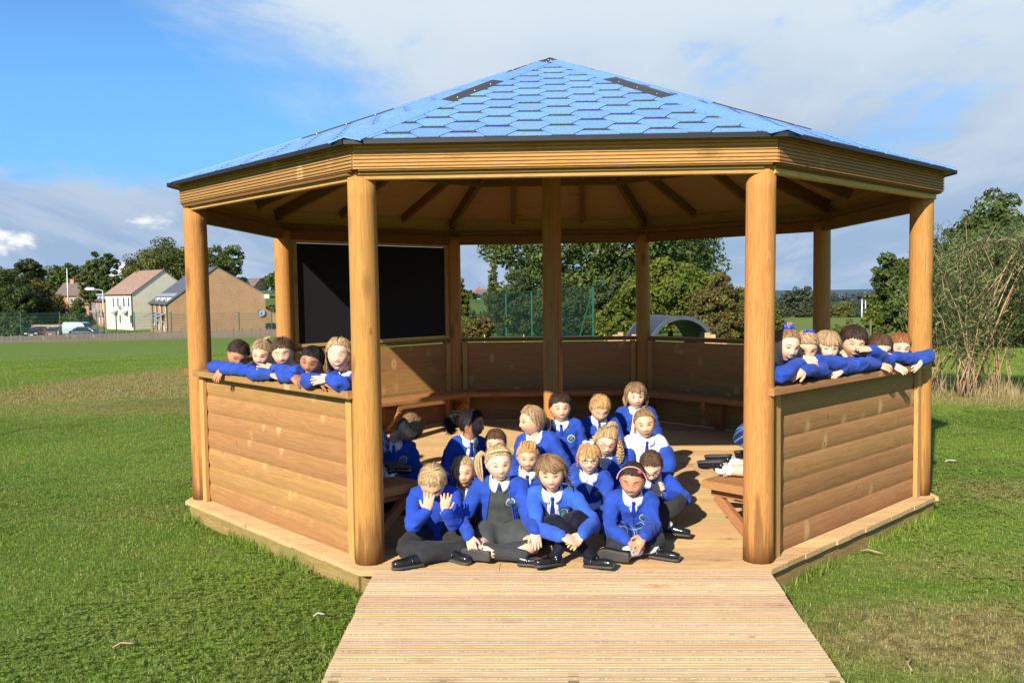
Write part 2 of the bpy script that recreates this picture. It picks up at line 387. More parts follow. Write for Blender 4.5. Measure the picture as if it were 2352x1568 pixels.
# shingles: honeycomb of hexagon tabs with a charcoal band along the top
HW, HF, HR = 0.226, 0.100, 0.127        # full width, flat width, half row height
def clip_poly(pts, edges):
    for (px, py, nx, ny) in edges:
        out = []
        for i in range(len(pts)):
            p, q = pts[i], pts[(i+1) % len(pts)]
            dp = (p[0]-px)*nx+(p[1]-py)*ny; dq = (q[0]-px)*nx+(q[1]-py)*ny
            if dp >= 0: out.append(p)
            if (dp >= 0) != (dq >= 0):
                s = dp/(dp-dq); out.append((p[0]+(q[0]-p[0])*s, p[1]+(q[1]-p[1])*s))
        pts = out
        if len(pts) < 3: return []
    return pts
def shingles(k, single):
    a, b = oc(RE, k, EZ), oc(RE, k+1, EZ); mid = (a+b)/2; ux = (b-a).normalized(); uy = (APX-mid).normalized(); nz = ux.cross(uy)
    W = (b-a).length/2; H = (APX-mid).length
    Mx = Matrix((ux, uy, nz)).transposed().to_4x4(); Mx.translation = mid
    l = math.hypot(W, H); ins = 0.03
    edges = [(-W+ins, 0, H/l, -W/l), (W-ins, 0, -H/l, -W/l), (0, 0.012, 0, 1)]
    V, F, MI = [], [], []
    pitch = HW+HF; nrow = int(H/HR)+1
    for r in range(-1, nrow):
        for c in range(-8, 9):
            cx = c*pitch+(pitch/2 if r % 2 else 0); cy = 0.02+(r+0.5)*HR+HR*0.5
            g = 0.0018
            g2 = 0.0052
            hexa = [(cx-HF/2, cy-HR+g2), (cx+HF/2, cy-HR+g2), (cx+HW/2-g2, cy), (cx+HF/2+.023, cy+HR-g-.060), (cx-HF/2-.023, cy+HR-g-.050), (cx-HW/2+g2, cy)]
            band = [(cx-HF/2-.022, cy+HR-g-.049), (cx+HF/2+.022, cy+HR-g-.049), (cx+HF/2, cy+HR-g+.006), (cx-HF/2, cy+HR-g+.006)]
            v, f, mi = [], [], []
            for poly, m, zt in ((hexa, 0, .0075), (band, 1, .0050)):
                q = clip_poly(poly, edges)
                if len(q) < 3: continue
                s = len(v); nq = len(q)
                v += [(x, y, zt-(y-cy+HR)*0.004) for x, y in q]+[(x, y, 0.0032) for x, y in q]
                f.append(tuple(range(s, s+nq))); mi.append(m)
                for i in range(nq): f.append((s+i, s+nq+i, s+nq+(i+1) % nq, s+(i+1) % nq)); mi.append(m)
            if not v: continue
            if single:
                obj('shingle', mesh('shingle', v, f, (M_shing, M_charcoal), mi), GZ, Mx)
            else:
                s = len(V); V += v; F += [tuple(s+i for i in q) for q in f]; MI += mi
    if not single:
        o = obj('shingle_field', mesh('shingle_field', V, F, (M_shing, M_charcoal), MI), GZ, Mx); o['kind'] = 'stuff'
for k in range(8): shingles(k, k in (0, 1, 2))
# hip caps
capn = {1: [(0.0, .34, 0), (.34, .62, 1), (.62, .90, 0), (.90, 1.0, 1)], 2: [(0.0, .34, 0), (.34, .62, 1), (.62, .93, 0), (.93, 1.0, 1)]}
for k in range(8):
    H0 = oc(RE, k, EZ); pn = (oc(RE, k+1, EZ)-H0).normalized(); pm = (oc(RE, k-1, EZ)-H0).normalized()
    for (t0, t1, dk) in capn.get(k, [(0, .3, 0), (.3, .55, 1), (.55, .85, 0), (.85, 1, 1)]):
        a, b = H0.lerp(APX, t0), H0.lerp(APX, min(1, t1+(0.0 if dk else 0.012)))
        lift = Vector((0, 0, 0.018 if not dk else 0.0135)); wd = 0.095
        hd = (APX-H0).normalized()
        s1 = (pn-hd*pn.dot(hd)).normalized(); s2 = (pm-hd*pm.dot(hd)).normalized()
        v = []
        for q in (a, b):
            w_ = min(wd, (APX-q).length*0.35+0.012)
            v += [q+s2*w_+lift*0.55, q+lift*1.1, q+s1*w_+lift*0.55, q+s2*w_+lift*.2, q+lift*0.7, q+s1*w_+lift*.2]
        f = [(0, 1, 7, 6), (1, 2, 8, 7), (3, 0, 6, 9), (2, 5, 11, 8), (0, 3, 4, 1), (1, 4, 5, 2), (6, 7, 10, 9), (7, 8, 11, 10)]
        obj('hip_cap', mesh('hip_cap', v, f, (M_charcoal if dk else M_shing,)), GZ)
        for j in range(3 if dk else 0):
            q = a.lerp(b, 0.2+0.3*j)+s1*(wd*0.6 if k < 2 else -0)+s2*(wd*0.6 if k >= 2 else 0)+lift*0.9
            obj('nail_head', mesh('nail_head', [(x*.0028, y_*.0028, z*.002) for x in (-1, 1) for y_ in (-1, 1) for z in (-1, 1)], [(0, 1, 3, 2), (4, 6, 7, 5), (0, 4, 5, 1), (2, 3, 7, 6), (1, 5, 7, 3), (0, 2, 6, 4)], (M_nail,)), GZ, Matrix.Translation(q))
# rafters underneath
def under(x, y):          # underside height of the roof deck
    m = max(abs(x), abs(y), (abs(x)+abs(y))*0.70710678); ap = RE*math.cos(R_(22.5))
    return APX.z-(APX.z-EZ)*m/ap-0.020
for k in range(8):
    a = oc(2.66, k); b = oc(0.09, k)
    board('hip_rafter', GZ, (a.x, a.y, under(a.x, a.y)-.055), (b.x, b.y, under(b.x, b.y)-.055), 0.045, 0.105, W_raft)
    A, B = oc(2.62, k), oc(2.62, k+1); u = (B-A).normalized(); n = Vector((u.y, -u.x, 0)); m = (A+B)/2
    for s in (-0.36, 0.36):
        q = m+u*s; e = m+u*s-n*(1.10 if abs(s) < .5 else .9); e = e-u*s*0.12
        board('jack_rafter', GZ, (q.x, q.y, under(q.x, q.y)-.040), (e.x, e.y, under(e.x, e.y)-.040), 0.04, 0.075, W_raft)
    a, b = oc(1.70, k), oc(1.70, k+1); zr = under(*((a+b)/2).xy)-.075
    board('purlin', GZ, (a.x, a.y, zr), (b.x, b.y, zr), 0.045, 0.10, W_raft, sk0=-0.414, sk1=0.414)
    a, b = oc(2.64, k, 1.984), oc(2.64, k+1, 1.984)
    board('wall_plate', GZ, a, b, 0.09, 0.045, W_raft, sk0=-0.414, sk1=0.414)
# ------------------------------------------------------------------ ramp
RM = empty('access_ramp', (0, -2.56, 0)); tag(RM, 'sloping timber ramp of grooved boards with grit strips in front of the gazebo', 'ramp')
rprof, rseg = grooved(0.140, 0.028, 7, 0.0026, grit=(1, 5))
y0, z0, y1, z1 = -2.562, -0.012, -4.35, -0.128
nb = 12
sl = Vector((0, y1-y0, z1-z0)).normalized(); upn = Vector((1, 0, 0)).cross(-sl).normalized()
for i in range(nb):
    c = Vector((0, y0, z0))+sl*(0.0725+i*0.1455)+Vector((0, 2.56, 0))
    extr('ramp_board', RM, c+Vector((-0.945+random.uniform(-.004, .004), 0, 0)), c+Vector((1.0+random.uniform(-.004, .004), 0, 0)), rprof, upn, W_ramp, segm=rseg, mats=(W_ramp, M_grit))
for x in (-0.90, 0.0, 0.96):
    a = Vector((x, 0.0, z0-.065)); b = a+sl*1.70; b.z += 0.05
    board('bearer', RM, a, b, 0.045, 0.095, W_rim)
# ================================================================== GROUND
def sstep(a, b, x): t = min(1, max(0, (x-a)/(b-a))); return t*t*(3-2*t)
def ground(x, y):
    r = math.hypot(x-CAM.x, y-CAM.y); az = math.degrees(math.atan2(x-CAM.x, y-CAM.y))
    if y < CAM.y: az = 60*(1 if x > 0 else -1)
    yy = max(0.0, r-11.0)
    z = -0.140-0.0375*min(yy, 112)*sstep(0, 5, yy)
    zb = -0.140-0.0375*112
    tgt = np.interp(az, [-60, -31, -15, -3, 3, 17, 31, 60], [3.0, 1.5, 2.6, -2.0, -6, -13, -13, -10])
    z += (tgt-zb)*sstep(165, 300, r)
    z += (-14-tgt)*sstep(360, 1100, r)
    z += (18*(0.5+0.5*math.sin(az*0.21+1.0)))*sstep(900, 2200, r)
    if r < 60: z += 0.02*mnoise.noise(Vector((x*0.25, y*0.25, 0)))*sstep(6, 12, r)
    return z
rad = [0.0, .8, 1.6, 2.4, 3.2, 4, 5, 6, 7, 8, 9, 10, 11, 12, 13, 14.5, 16, 18, 20, 23, 26, 30, 35, 40, 46, 53, 60, 70, 80, 92, 105, 118, 130, 145, 160, 180, 200, 220, 240, 260, 280, 300, 330, 360, 420, 500, 600, 750, 900, 1100, 1400, 1800, 2300, 3000, 4000]
na = 180; V = []
for r in rad:
    for k in range(na):
        a = 2*math.pi*k/na; x, y = CAM.x+r*math.sin(a), CAM.y+r*math.cos(a); V.append((x, y, ground(x, y)))
F = [q for q in grid_faces(na, len(rad), True)]
mg, t, b = new_mat('grass_ground')
def grass_colour(t, blade=False):
    pos = t.node('ShaderNodeNewGeometry').outputs['Position']
    pxy = t.vmath('MULTIPLY', pos, (1, 1, 0))
    n1 = t.noise(pxy, 0.35, 5, 0.6); n2 = t.noise(pxy, 2.6, 4, 0.62); n3 = t.noise(pxy, 0.06, 4); n4 = t.noise(pxy, 14.0, 3)
    c = t.mix(t.smooth(n1, 0.35, 0.68), (0.130, 0.208, 0.024), (0.185, 0.265, 0.040))
    c = t.mix(t.smooth(n2, 0.42, 0.72, 0, .55), c, (0.195, 0.225, 0.045))
    dry = None
    def ell(cx, cy, rx, ry, soft=0.35, amt=1.0, ns=0.9):
        q = t.vmath('DIVIDE', t.vmath('SUBTRACT', pxy, (cx, cy, 0)), (rx, ry, 1))
        l = t.math('ADD', t.vmath('LENGTH', q), t.math('MULTIPLY', t.math('SUBTRACT', n2, 0.5), ns))
        l = t.math('ADD', l, t.math('MULTIPLY', t.math('SUBTRACT', n1, 0.5), ns))
        return t.smooth(l, 1.0+soft, 1.0-soft, 0, amt)
    els = [ell(-7.4, 12.5, 3.6, 7.0, .25, .85, .6), ell(-5.4, 5.0, 2.4, 1.0, .4, .6), ell(1.75, -3.05, 0.80, 0.42, .5, .8), ell(2.4, -2.1, 0.8, 0.25, .5, .35), ell(2.9, -3.4, .8, .35, .5, .45),
           ell(-1.0, -3.35, .45, .2, .6, .2), ell(7.0, 5.6, 2.8, 1.6, .4, .9), ell(4.6, 8.5, 3.0, 3.0, .5, .8), ell(-2.6, -.9, .8, .28, .5, .2), ell(3.6, -.4, 1.4, .35, .5, .5), ell(-1.9, -2.9, .5, .25, .5, .12)]
    d = els[0]
    for e in els[1:]: d = t.math('MAXIMUM', d, e)
    straw = t.mix(t.smooth(n4, 0.35, 0.65), (0.22, 0.155, 0.062), (0.40, 0.30, 0.135))
    d2 = t.math('MULTIPLY', d, t.smooth(n2, 0.32, 0.52, 0.35, 1.0))
    c = t.mix(d2, c, straw)
    return c, n4, d2, pos
c, n4, dmask, pos = grass_colour(t)
# far pasture bright, hedgerows dark beyond
dist = t.vmath('DISTANCE', pos, tuple(CAM))
fn = t.noise(t.vmath('MULTIPLY', pos, (1, 1, 0)), 0.008, 2)
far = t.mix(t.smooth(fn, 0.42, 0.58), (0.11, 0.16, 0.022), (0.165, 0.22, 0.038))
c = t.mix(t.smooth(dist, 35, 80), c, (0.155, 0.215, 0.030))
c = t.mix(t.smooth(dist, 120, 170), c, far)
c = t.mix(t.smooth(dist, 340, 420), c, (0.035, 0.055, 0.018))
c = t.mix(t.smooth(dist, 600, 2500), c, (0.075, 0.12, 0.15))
mul = t.math('ADD', 0.62, t.math('MULTIPLY', n4, 0.5))
c = t.mix(1.0, c, t.comb(mul, mul, mul), 'MULTIPLY')
t.link(c, b.inputs['Base Color']); b.inputs['Roughness'].default_value = 0.95; b.inputs['Specular IOR Level'].default_value = 0.15
bn = t.node('ShaderNodeBump'); bn.inputs['Strength'].default_value = 0.8; bn.inputs['Distance'].default_value = 0.05
t.link(t.noise(pos, 9.0, 6, 0.7), bn.inputs['Height']); t.link(bn.outputs[0], b.inputs['Normal'])
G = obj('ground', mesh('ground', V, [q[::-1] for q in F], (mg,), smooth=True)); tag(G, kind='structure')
# ---- grass blades: tiles of blades placed over the lawn
mb, t, b = new_mat('grass_blade')
c, n4, dmask, pos = grass_colour(t, True)
at_ = t.node('ShaderNodeAttribute', attribute_name='tone'); tone = at_.outputs['Fac']
oi = t.node('ShaderNodeObjectInfo')
c = t.mix(t.smooth(tone, 0.88, 0.98), c, (0.40, 0.36, 0.18))
mul = t.math('ADD', 0.95, t.math('MULTIPLY', t.math('FRACT', t.math('MULTIPLY', tone, 17.0)), 0.75))
c = t.mix(1.0, c, t.comb(mul, mul, t.math('MULTIPLY', mul, 0.9)), 'MULTIPLY')
t.link(c, b.inputs['Base Color']); b.inputs['Roughness'].default_value = 0.6; b.inputs['Specular IOR Level'].default_value = 0.25
tr = t.node('ShaderNodeBsdfTranslucent'); t.link(c, tr.inputs[0])
ms = t.node('ShaderNodeMixShader'); ms.inputs[0].default_value = 0.35
outn = [n for n in t.n if n.type == 'OUTPUT_MATERIAL'][0]
t.link(b.outputs[0], ms.inputs[1]); t.link(tr.outputs[0], ms.inputs[2]); t.link(ms.outputs[0], outn.inputs[0])
def grass_tile(size, n, h, wd, lean, seed, clover=0):
    g = np.random.default_rng(seed)
    p = g.uniform(-size/2, size/2, (n, 2)); a = g.uniform(0, 6.283, n); hh = h*g.uniform(.45, 1.25, n); ww = wd*g.uniform(.6, 1.3, n)
    la = g.uniform(0, 6.283, n); ll = hh*lean*g.uniform(.2, 1.3, n)
    dx, dy = np.cos(a)*ww/2, np.sin(a)*ww/2; lx, ly = np.cos(la)*ll, np.sin(la)*ll
    z = np.zeros(n)
    v = np.stack([np.stack([p[:, 0]-dx, p[:, 1]-dy, z-.01], 1), np.stack([p[:, 0]+dx, p[:, 1]+dy, z-.01], 1),
                  np.stack([p[:, 0]+dx*.7+lx*.4, p[:, 1]+dy*.7+ly*.4, hh*.6], 1), np.stack([p[:, 0]-dx*.7+lx*.4, p[:, 1]-dy*.7+ly*.4, hh*.6], 1),
                  np.stack([p[:, 0]+lx, p[:, 1]+ly, hh*(1-.35*lean)], 1)], 1).reshape(-1, 3)
    idx = np.arange(n)[:, None]*5
    tris = np.concatenate([idx+np.array([[0, 1, 2]]), idx+np.array([[0, 2, 3]]), idx+np.array([[3, 2, 4]])], 0)
    tone = np.repeat(g.uniform(0, 1, n), 5)
    if clover:
        m = clover; cp = g.uniform(-size/2, size/2, (m, 2)); ch = h*g.uniform(.5, .95, m); cs = g.uniform(.006, .011, m); ca = g.uniform(0, 6.28, m)
        vv = []; ff = []; base = len(v)
        for i in range(m):
            for j in range(3):
                an = ca[i]+j*2.094; c_, s_ = math.cos(an), math.sin(an); q = cs[i]
                s = base+len(vv)
                for (u_, w_, z_) in ((0, 0, 0), (.8*q, -.75*q, .15*q), (1.7*q, 0, .4*q), (.8*q, .75*q, .15*q)):
                    vv.append((cp[i, 0]+u_*c_-w_*s_, cp[i, 1]+u_*s_+w_*c_, ch[i]+z_))
                ff += [(s, s+1, s+2), (s, s+2, s+3)]
        v = np.concatenate([v, np.array(vv)]); tris = np.concatenate([tris, np.array(ff)]); tone = np.concatenate([tone, np.repeat(g.uniform(0, .7, m), 12)])
    me = mesh('grass_tile', v, tris, (mb,))
    at = me.attributes.new('tone', 'FLOAT', 'POINT'); at.data.foreach_set('value', tone.astype(np.float32))
    return me
def scatter(name, tile, pts):
    """the tile mesh is the object's own geometry source, laid out by a geometry-nodes tree"""
    src = bpy.data.objects.new(name+'_tile', tile)
    col = bpy.data.collections.get('sources') or bpy.data.collections.new('sources'); col.objects.link(src)
    me = bpy.data.meshes.new(name); me.from_pydata([p[:3] for p in pts], [], [])
    r = me.attributes.new('rz', 'FLOAT', 'POINT'); r.data.foreach_set('value', [p[3] for p in pts])
    s = me.attributes.new('sc', 'FLOAT', 'POINT'); s.data.foreach_set('value', [p[4] for p in pts])
    o = obj(name, me); ng = bpy.data.node_groups.new(name, 'GeometryNodeTree')
    ng.interface.new_socket('Geometry', in_out='INPUT', socket_type='NodeSocketGeometry'); ng.interface.new_socket('Geometry', in_out='OUTPUT', socket_type='NodeSocketGeometry')
    N = ng.nodes; gi = N.new('NodeGroupInput'); go = N.new('NodeGroupOutput'); ip = N.new('GeometryNodeInstanceOnPoints'); oi = N.new('GeometryNodeObjectInfo'); oi.inputs[0].default_value = src
    def attr(n_):
        a = N.new('GeometryNodeInputNamedAttribute'); a.data_type = 'FLOAT'; a.inputs[0].default_value = n_; return a.outputs[0]
    cx = N.new('ShaderNodeCombineXYZ'); ng.links.new(attr('rz'), cx.inputs[2])
    ng.links.new(gi.outputs[0], ip.inputs['Points']); ng.links.new(oi.outputs['Geometry'], ip.inputs['Instance'])
    ng.links.new(cx.outputs[0], ip.inputs['Rotation'])
    cs = N.new('ShaderNodeCombineXYZ')
    for i in range(3): ng.links.new(attr('sc'), cs.inputs[i])
    ng.links.new(cs.outputs[0], ip.inputs['Scale']); ng.links.new(ip.outputs[0], go.inputs[0])
    md = o.modifiers.new('scatter', 'NODES'); md.node_group = ng
    return o
def inview(x, y, m):
    v = Vector((x, y, ground(x, y)))-CAM; d = v.dot(fw)
    if d < 0.6: return False
    return abs(v.dot(rt)/d) < 0.60+m/d and v.dot(dn)/d < 0.42+m/d
tiles = [grass_tile(0.5, 2300, .026, .0030, 1.1, 1, 60), grass_tile(0.5, 2200, .029, .0032, 1.25, 2, 280), grass_tile(0.5, 2100, .023, .0032, 1.1, 3, 0)]
pts = [[], [], []]
def in_deck(x, y, R=2.35): return abs(x) < R and abs(y) < R and (abs(x)+abs(y)) < R*1.414
for i in range(-24, 30):
    for j in range(-10, 14):
        x, y = i*.5+.25, CAM.y+1.4+ (j+10)*.5
        if not inview(x, y, .5) or in_deck(x, y, 2.1): continue
        if -.7 < x < .75 and -4.2 < y < -2.2: continue
        cl = mnoise.noise(Vector((x*.45+3, y*.45, 5)))
        k = 1 if cl > .18 else (2 if cl < -.12 else 0)
        pts[k].append((x, y, ground(x, y), random.randint(0, 3)*math.pi/2, random.uniform(.9, 1.1)))
for k in range(3):
    tag(scatter('grass', tiles[k], pts[k]), ['short mown grass', 'clover patches in the grass', 'thin dry grass'][k], kind='stuff')
bt = grass_tile(1.0, 2400, .040, .006, 1.1, 5, 0); pts2 = []
y = CAM.y+13.4
while y < 30:
    hw = (y-CAM.y)*.64+2; x = -hw
    while x < hw:
        if not in_deck(x, y, 1.9): pts2.append((x, y, ground(x, y), random.randint(0, 3)*math.pi/2, random.uniform(.9, 1.15)))
        x += 1.0
    y += 1.0
pts2 = [p for p in pts2 if not (abs(p[0]) < 2.6 and abs(p[1]) < 2.9)]
tag(scatter('field_grass', bt, pts2), 'mown field grass behind the gazebo', kind='stuff')

# longer unmown blades against the deck and the ramp
gt = np.random.default_rng(21); segs = []
for k_ in range(8):
    a_, b_ = oc(2.70, k_), oc(2.70, k_+1)
    if k_ != 1: segs.append((a_, b_, 1.0))
segs += [(Vector((-.965, -2.6, 0)), Vector((-.965, -4.3, 0)), .7), (Vector((1.02, -2.6, 0)), Vector((1.02, -4.3, 0)), .7)]
bv_, bf_, bt_ = [], [], []
for a_, b_, q_ in segs:
    L_ = (b_-a_).length; u_ = (b_-a_)/L_; n_ = Vector((u_.y, -u_.x, 0))
    if q_ < 1: n_ = Vector((math.copysign(1, a_.x), 0, 0))
    for i_ in range(int(L_*520)):
        t_ = gt.uniform(0, L_); cl_ = max(0, mnoise.noise(Vector((a_.x+t_*2.3, a_.y*3, 4)))+.35)
        if gt.uniform() > cl_*1.6: continue
        p_ = a_+u_*t_+n_*abs(gt.normal(0, .035)); z_ = ground(p_.x, p_.y); h_ = gt.uniform(.03, .085)*q_; an = gt.uniform(0, 6.283); w__ = gt.uniform(.0014, .003); la_ = gt.uniform(0, 6.283); ll_ = h_*gt.uniform(.1, .7)
        s_ = len(bv_); dx_, dy_ = math.cos(an)*w__, math.sin(an)*w__; lx_, ly_ = math.cos(la_)*ll_, math.sin(la_)*ll_
        bv_ += [(p_.x-dx_, p_.y-dy_, z_-.01), (p_.x+dx_, p_.y+dy_, z_-.01), (p_.x+dx_*.7+lx_*.4, p_.y+dy_*.7+ly_*.4, z_+h_*.6), (p_.x-dx_*.7+lx_*.4, p_.y-dy_*.7+ly_*.4, z_+h_*.6), (p_.x+lx_, p_.y+ly_, z_+h_)]
        bf_ += [(s_, s_+1, s_+2), (s_, s_+2, s_+3), (s_+3, s_+2, s_+4)]; bt_ += [gt.uniform(0, .95)]*5
me_ = mesh('edge_grass', np.array(bv_), np.array(bf_), (mb,)); at_e = me_.attributes.new('tone', 'FLOAT', 'POINT'); at_e.data.foreach_set('value', np.array(bt_, dtype=np.float32))
tag(obj('edge_grass', me_), 'longer grass against the deck edge', kind='stuff')

# ================================================================== TREES
def foliage(name, dark, light, tint=(0.4, 0.3, 0.1), ta=0.0):
    m, t, b = new_mat(name)
    a = t.node('ShaderNodeAttribute', attribute_name='tone').outputs['Fac']
    oi = t.node('ShaderNodeObjectInfo')
    c = t.mix(a, dark, light)
    if ta: c = t.mix(t.smooth(t.math('FRACT', t.math('MULTIPLY', a, 13.7)), 1-ta, 1.0), c, tint)
    t.link(c, b.inputs['Base Color']); b.inputs['Roughness'].default_value = 0.65; b.inputs['Specular IOR Level'].default_value = 0.2
    tr = t.node('ShaderNodeBsdfTranslucent'); t.link(c, tr.inputs[0]); ms = t.node('ShaderNodeMixShader'); ms.inputs[0].default_value = 0.3
    outn = [n for n in t.n if n.type == 'OUTPUT_MATERIAL'][0]
    t.link(b.outputs[0], ms.inputs[1]); t.link(tr.outputs[0], ms.inputs[2]); t.link(ms.outputs[0], outn.inputs[0])
    return m
F_oak = foliage('oak_leaves', (0.034, 0.062, 0.012), (0.145, 0.185, 0.042))
F_olive = foliage('olive_leaves', (0.055, 0.075, 0.015), (0.185, 0.200, 0.050), (0.22, 0.16, 0.05), 0.15)
F_lime = foliage('lime_leaves', (0.060, 0.090, 0.012), (0.185, 0.215, 0.032), (0.26, 0.22, 0.03), .12)
F_red = foliage('autumn_leaves', (0.055, 0.062, 0.014), (0.170, 0.165, 0.045), (0.30, 0.12, 0.04), 0.28)
F_dark = foliage('dark_leaves', (0.028, 0.052, 0.013), (0.115, 0.150, 0.040))
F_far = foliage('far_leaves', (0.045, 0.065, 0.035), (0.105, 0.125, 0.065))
F_willow = foliage('willow_leaves', (0.08, 0.11, 0.03), (0.27, 0.30, 0.12))
M_bark = plain('bark', (0.07, 0.055, 0.038), 0.9, var=0.4, scale=8, bump=0.8, bscale=20)
M_withy = plain('withy', (0.40, 0.26, 0.14), 0.6, var=0.35, scale=6)
def tube_np(pts, rads, n=6):
    pts = [Vector(p) for p in pts]; v, f = [], []
    prev = None
    for i, p in enumerate(pts):
        d = (pts[min(i+1, len(pts)-1)]-pts[max(i-1, 0)]).normalized()
        if prev is None:
            s = d.orthogonal().normalized()
        else: s = (prev-d*prev.dot(d)).normalized()
        prev = s; u = d.cross(s)
        for k in range(n):
            a = 2*math.pi*k/n; v.append(p+(s*math.cos(a)+u*math.sin(a))*rads[i])
    for i in range(len(pts)-1):
        for k in range(n): f.append((i*n+k, i*n+(k+1) % n, (i+1)*n+(k+1) % n, (i+1)*n+k))
    f.append(tuple(range(n))[::-1]); f.append(tuple((len(pts)-1)*n+k for k in range(n)))
    return v, f
def crown_mesh(rx, ry, rz, nclump, nleaf, leaf, mat, seed, shape='round', gap=0.0, flat=0.5):
    g = np.random.default_rng(seed)
    # clump centres through the crown's volume, crowded towards the outside
    d = g.normal(size=(nclump, 3)); d /= np.linalg.norm(d, axis=1)[:, None]
    r = g.uniform(0.30, 1.0, nclump)**0.45
    c = d*r[:, None]
    lump = 1+0.16*np.sin(d[:, 0]*4+seed)+0.13*np.sin(d[:, 2]*5+seed*2)+0.12*np.sin(d[:, 1]*6+seed*3)+.10*np.sin(d[:, 0]*9-d[:, 2]*7+seed)
    c *= lump[:, None]
    if shape == 'bush': c[:, 2] = np.abs(c[:, 2])*1.9-0.95
    if shape == 'column': c[:, 0:2] *= (1-0.35*np.maximum(c[:, 2:3], 0))
    c[:, 2] = np.where(c[:, 2] < -.75, -.75+(c[:, 2]+.75)*.35, c[:, 2])
    c *= np.array([rx, ry, rz])
    cr = g.uniform(0.13, 0.27, nclump)*min(rx, rz*1.1)
    k = np.repeat(np.arange(nclump), nleaf); n = len(k)
    e = g.normal(size=(n, 3)); e /= np.linalg.norm(e, axis=1)[:, None]
    p = c[k]+e*(cr[k]*g.uniform(.3, 1.0, n)**.5)[:, None]*np.array([1.15, 1.15, .8])
    nrm = e+g.normal(size=(n, 3))*0.55; nrm[:, 2] += 0.35; nrm /= np.linalg.norm(nrm, axis=1)[:, None]
    ref = g.normal(size=(n, 3)); a = np.cross(nrm, ref); a /= np.linalg.norm(a, axis=1)[:, None]; b = np.cross(nrm, a)
    s = (leaf*g.uniform(.55, 1.35, n))[:, None]
    v = np.stack([p-a*s, p-b*s*.62, p+a*s, p+b*s*.62], 1)
    v[:, 1] += nrm*s*.15; v[:, 3] += nrm*s*.15
    v = v.reshape(-1, 3)
    q = np.arange(n)[:, None]*4+np.array([[0, 1, 2, 3]])
    me = mesh('crown', v, q, (mat,))
    tone = np.clip(g.normal(0.5, .22, nclump)[k]+g.normal(0, .18, n), 0, 1)
    at = me.attributes.new('tone', 'FLOAT', 'POINT'); at.data.foreach_set('value', np.repeat(tone, 4).astype(np.float32))
    return me
def trunk_mesh(h, r, rx, rz, cz, seed):
    rnd = random.Random(seed); v, f = [], []
    def add(pts, rads, n=7):
        a, b = tube_np(pts, rads, n); s = len(v); v.extend(a); f.extend([tuple(i+s for i in q) for q in b])
    top = cz+rz*.45
    pts = [(rnd.uniform(-.04, .04)*i*r*4, rnd.uniform(-.04, .04)*i*r*4, top*i/6) for i in range(7)]
    add(pts, [r*(1.25 if i == 0 else 1)*(1-.13*i) for i in range(7)], 9)
    for i in range(9):
        a = rnd.uniform(0, 6.28); z0 = cz-rz*.55+rnd.uniform(0, rz*.8); z0 = max(z0, h*.12)
        l = rnd.uniform(.5, .85)
        e = Vector((math.cos(a)*rx*l, math.sin(a)*rx*l, z0+rz*rnd.uniform(.2, .6))); s = Vector((0, 0, z0))
        m = s.lerp(e, .5)+Vector((0, 0, rz*.08))
        add([s, s.lerp(m, .5)+Vector((rnd.uniform(-.1, .1),)*3), m, m.lerp(e, .5)+Vector((0, 0, rnd.uniform(-.2, .2))), e], [r*.42, r*.33, r*.25, r*.15, r*.05], 6)
    return mesh('trunk', v, f, (M_bark,), smooth=True)
def zt(xd, yt, Z):       # height whose top shows at print row yt
    p = ray(xd, yt); return CAM.z+p.z/p.dot(fw)*Z
def pos_at(xd, Z):
    v = ray(xd, 700.0); v = v/v.dot(fw)*Z; return CAM.x+v.x, CAM.y+v.y
def tree(xd, wd, yt, Z, mat, label, cat='tree', dens=1.0, leaf=None, shape='round', low=0.25, seed=None, group=None, depth=1.0, name=None, base=None):
    x, y = pos_at(xd, Z); gz = ground(x, y) if base is None else base; top = zt(xd, yt, Z); h = top-gz; rx = wd/2/FPX*Z*0.93
    cb = gz+h*low; rz = (top-cb)/2*.96; cz = (top+cb)/2
    seed = seed or int(xd*7+yt)
    px = Z/FPX*2.3
    leaf = leaf or max(0.055, px*1.15)
    area = rx*rz*4
    nl = int(min(46000, max(3500, dens*14.0*area/(leaf*leaf*1.2))))
    ncl = int(max(70, min(640, 190*dens)))
    t_ = empty(name or ('bush' if shape == 'bush' else 'tree'), (x, y, gz)); tag(t_, label, cat, group)
    cm = crown_mesh(rx, rx*depth, rz, ncl, max(4, nl//ncl), leaf, mat, seed, shape)
    obj('crown', cm, t_, Matrix.Translation((0, 0, cz-gz)))
    obj('trunk', trunk_mesh(h, max(.06, h*.028), rx, rz, cz-gz, seed), t_)
    return t_
g_l = 'trees behind the houses'
tree(-12, 84, 600, 150, F_dark, 'dark green tree cut by the left edge of the photo', seed=3)
tree(65, 72, 588, 160, F_dark, 'dark rounded tree left of the small rooftops, second tree from the left edge')
tree(150, 88, 608, 205, F_oak, 'low wide green tree behind the orange roof and thin mast')
tree(208, 44, 596, 175, F_olive, 'slim pale green birch left of a darker tree')
tree(247, 62, 582, 165, F_oak, 'grey-green oval tree above the terrace roofs')
tree(305, 70, 615, 170, F_dark, 'dark tree low between the pale roof and the broad olive tree', low=.1)
tree(385, 196, 550, 160, F_olive, 'broad olive-green tree rising behind the cream house', dens=1.5, low=.1)
tree(512, 96, 568, 165, F_oak, 'dark green tree just right of the left front post above the brick gable')
tree(628, 36, 625, 260, F_oak, 'small far tree beside the back left post')
tree(38, 110, 642, 118, F_dark, 'large dark bush behind the parked cars at the left', 'bush', shape='bush', low=0.0, dens=1.2)
tree(108, 120, 655, 122, F_red, 'rust-tinted bush between the dark bush and the houses', 'bush', shape='bush', low=0.0, dens=1.1)
tree(-5, 80, 655, 118, F_red, 'reddish bush at the left edge of the photo', 'bush', shape='bush', low=0.0)
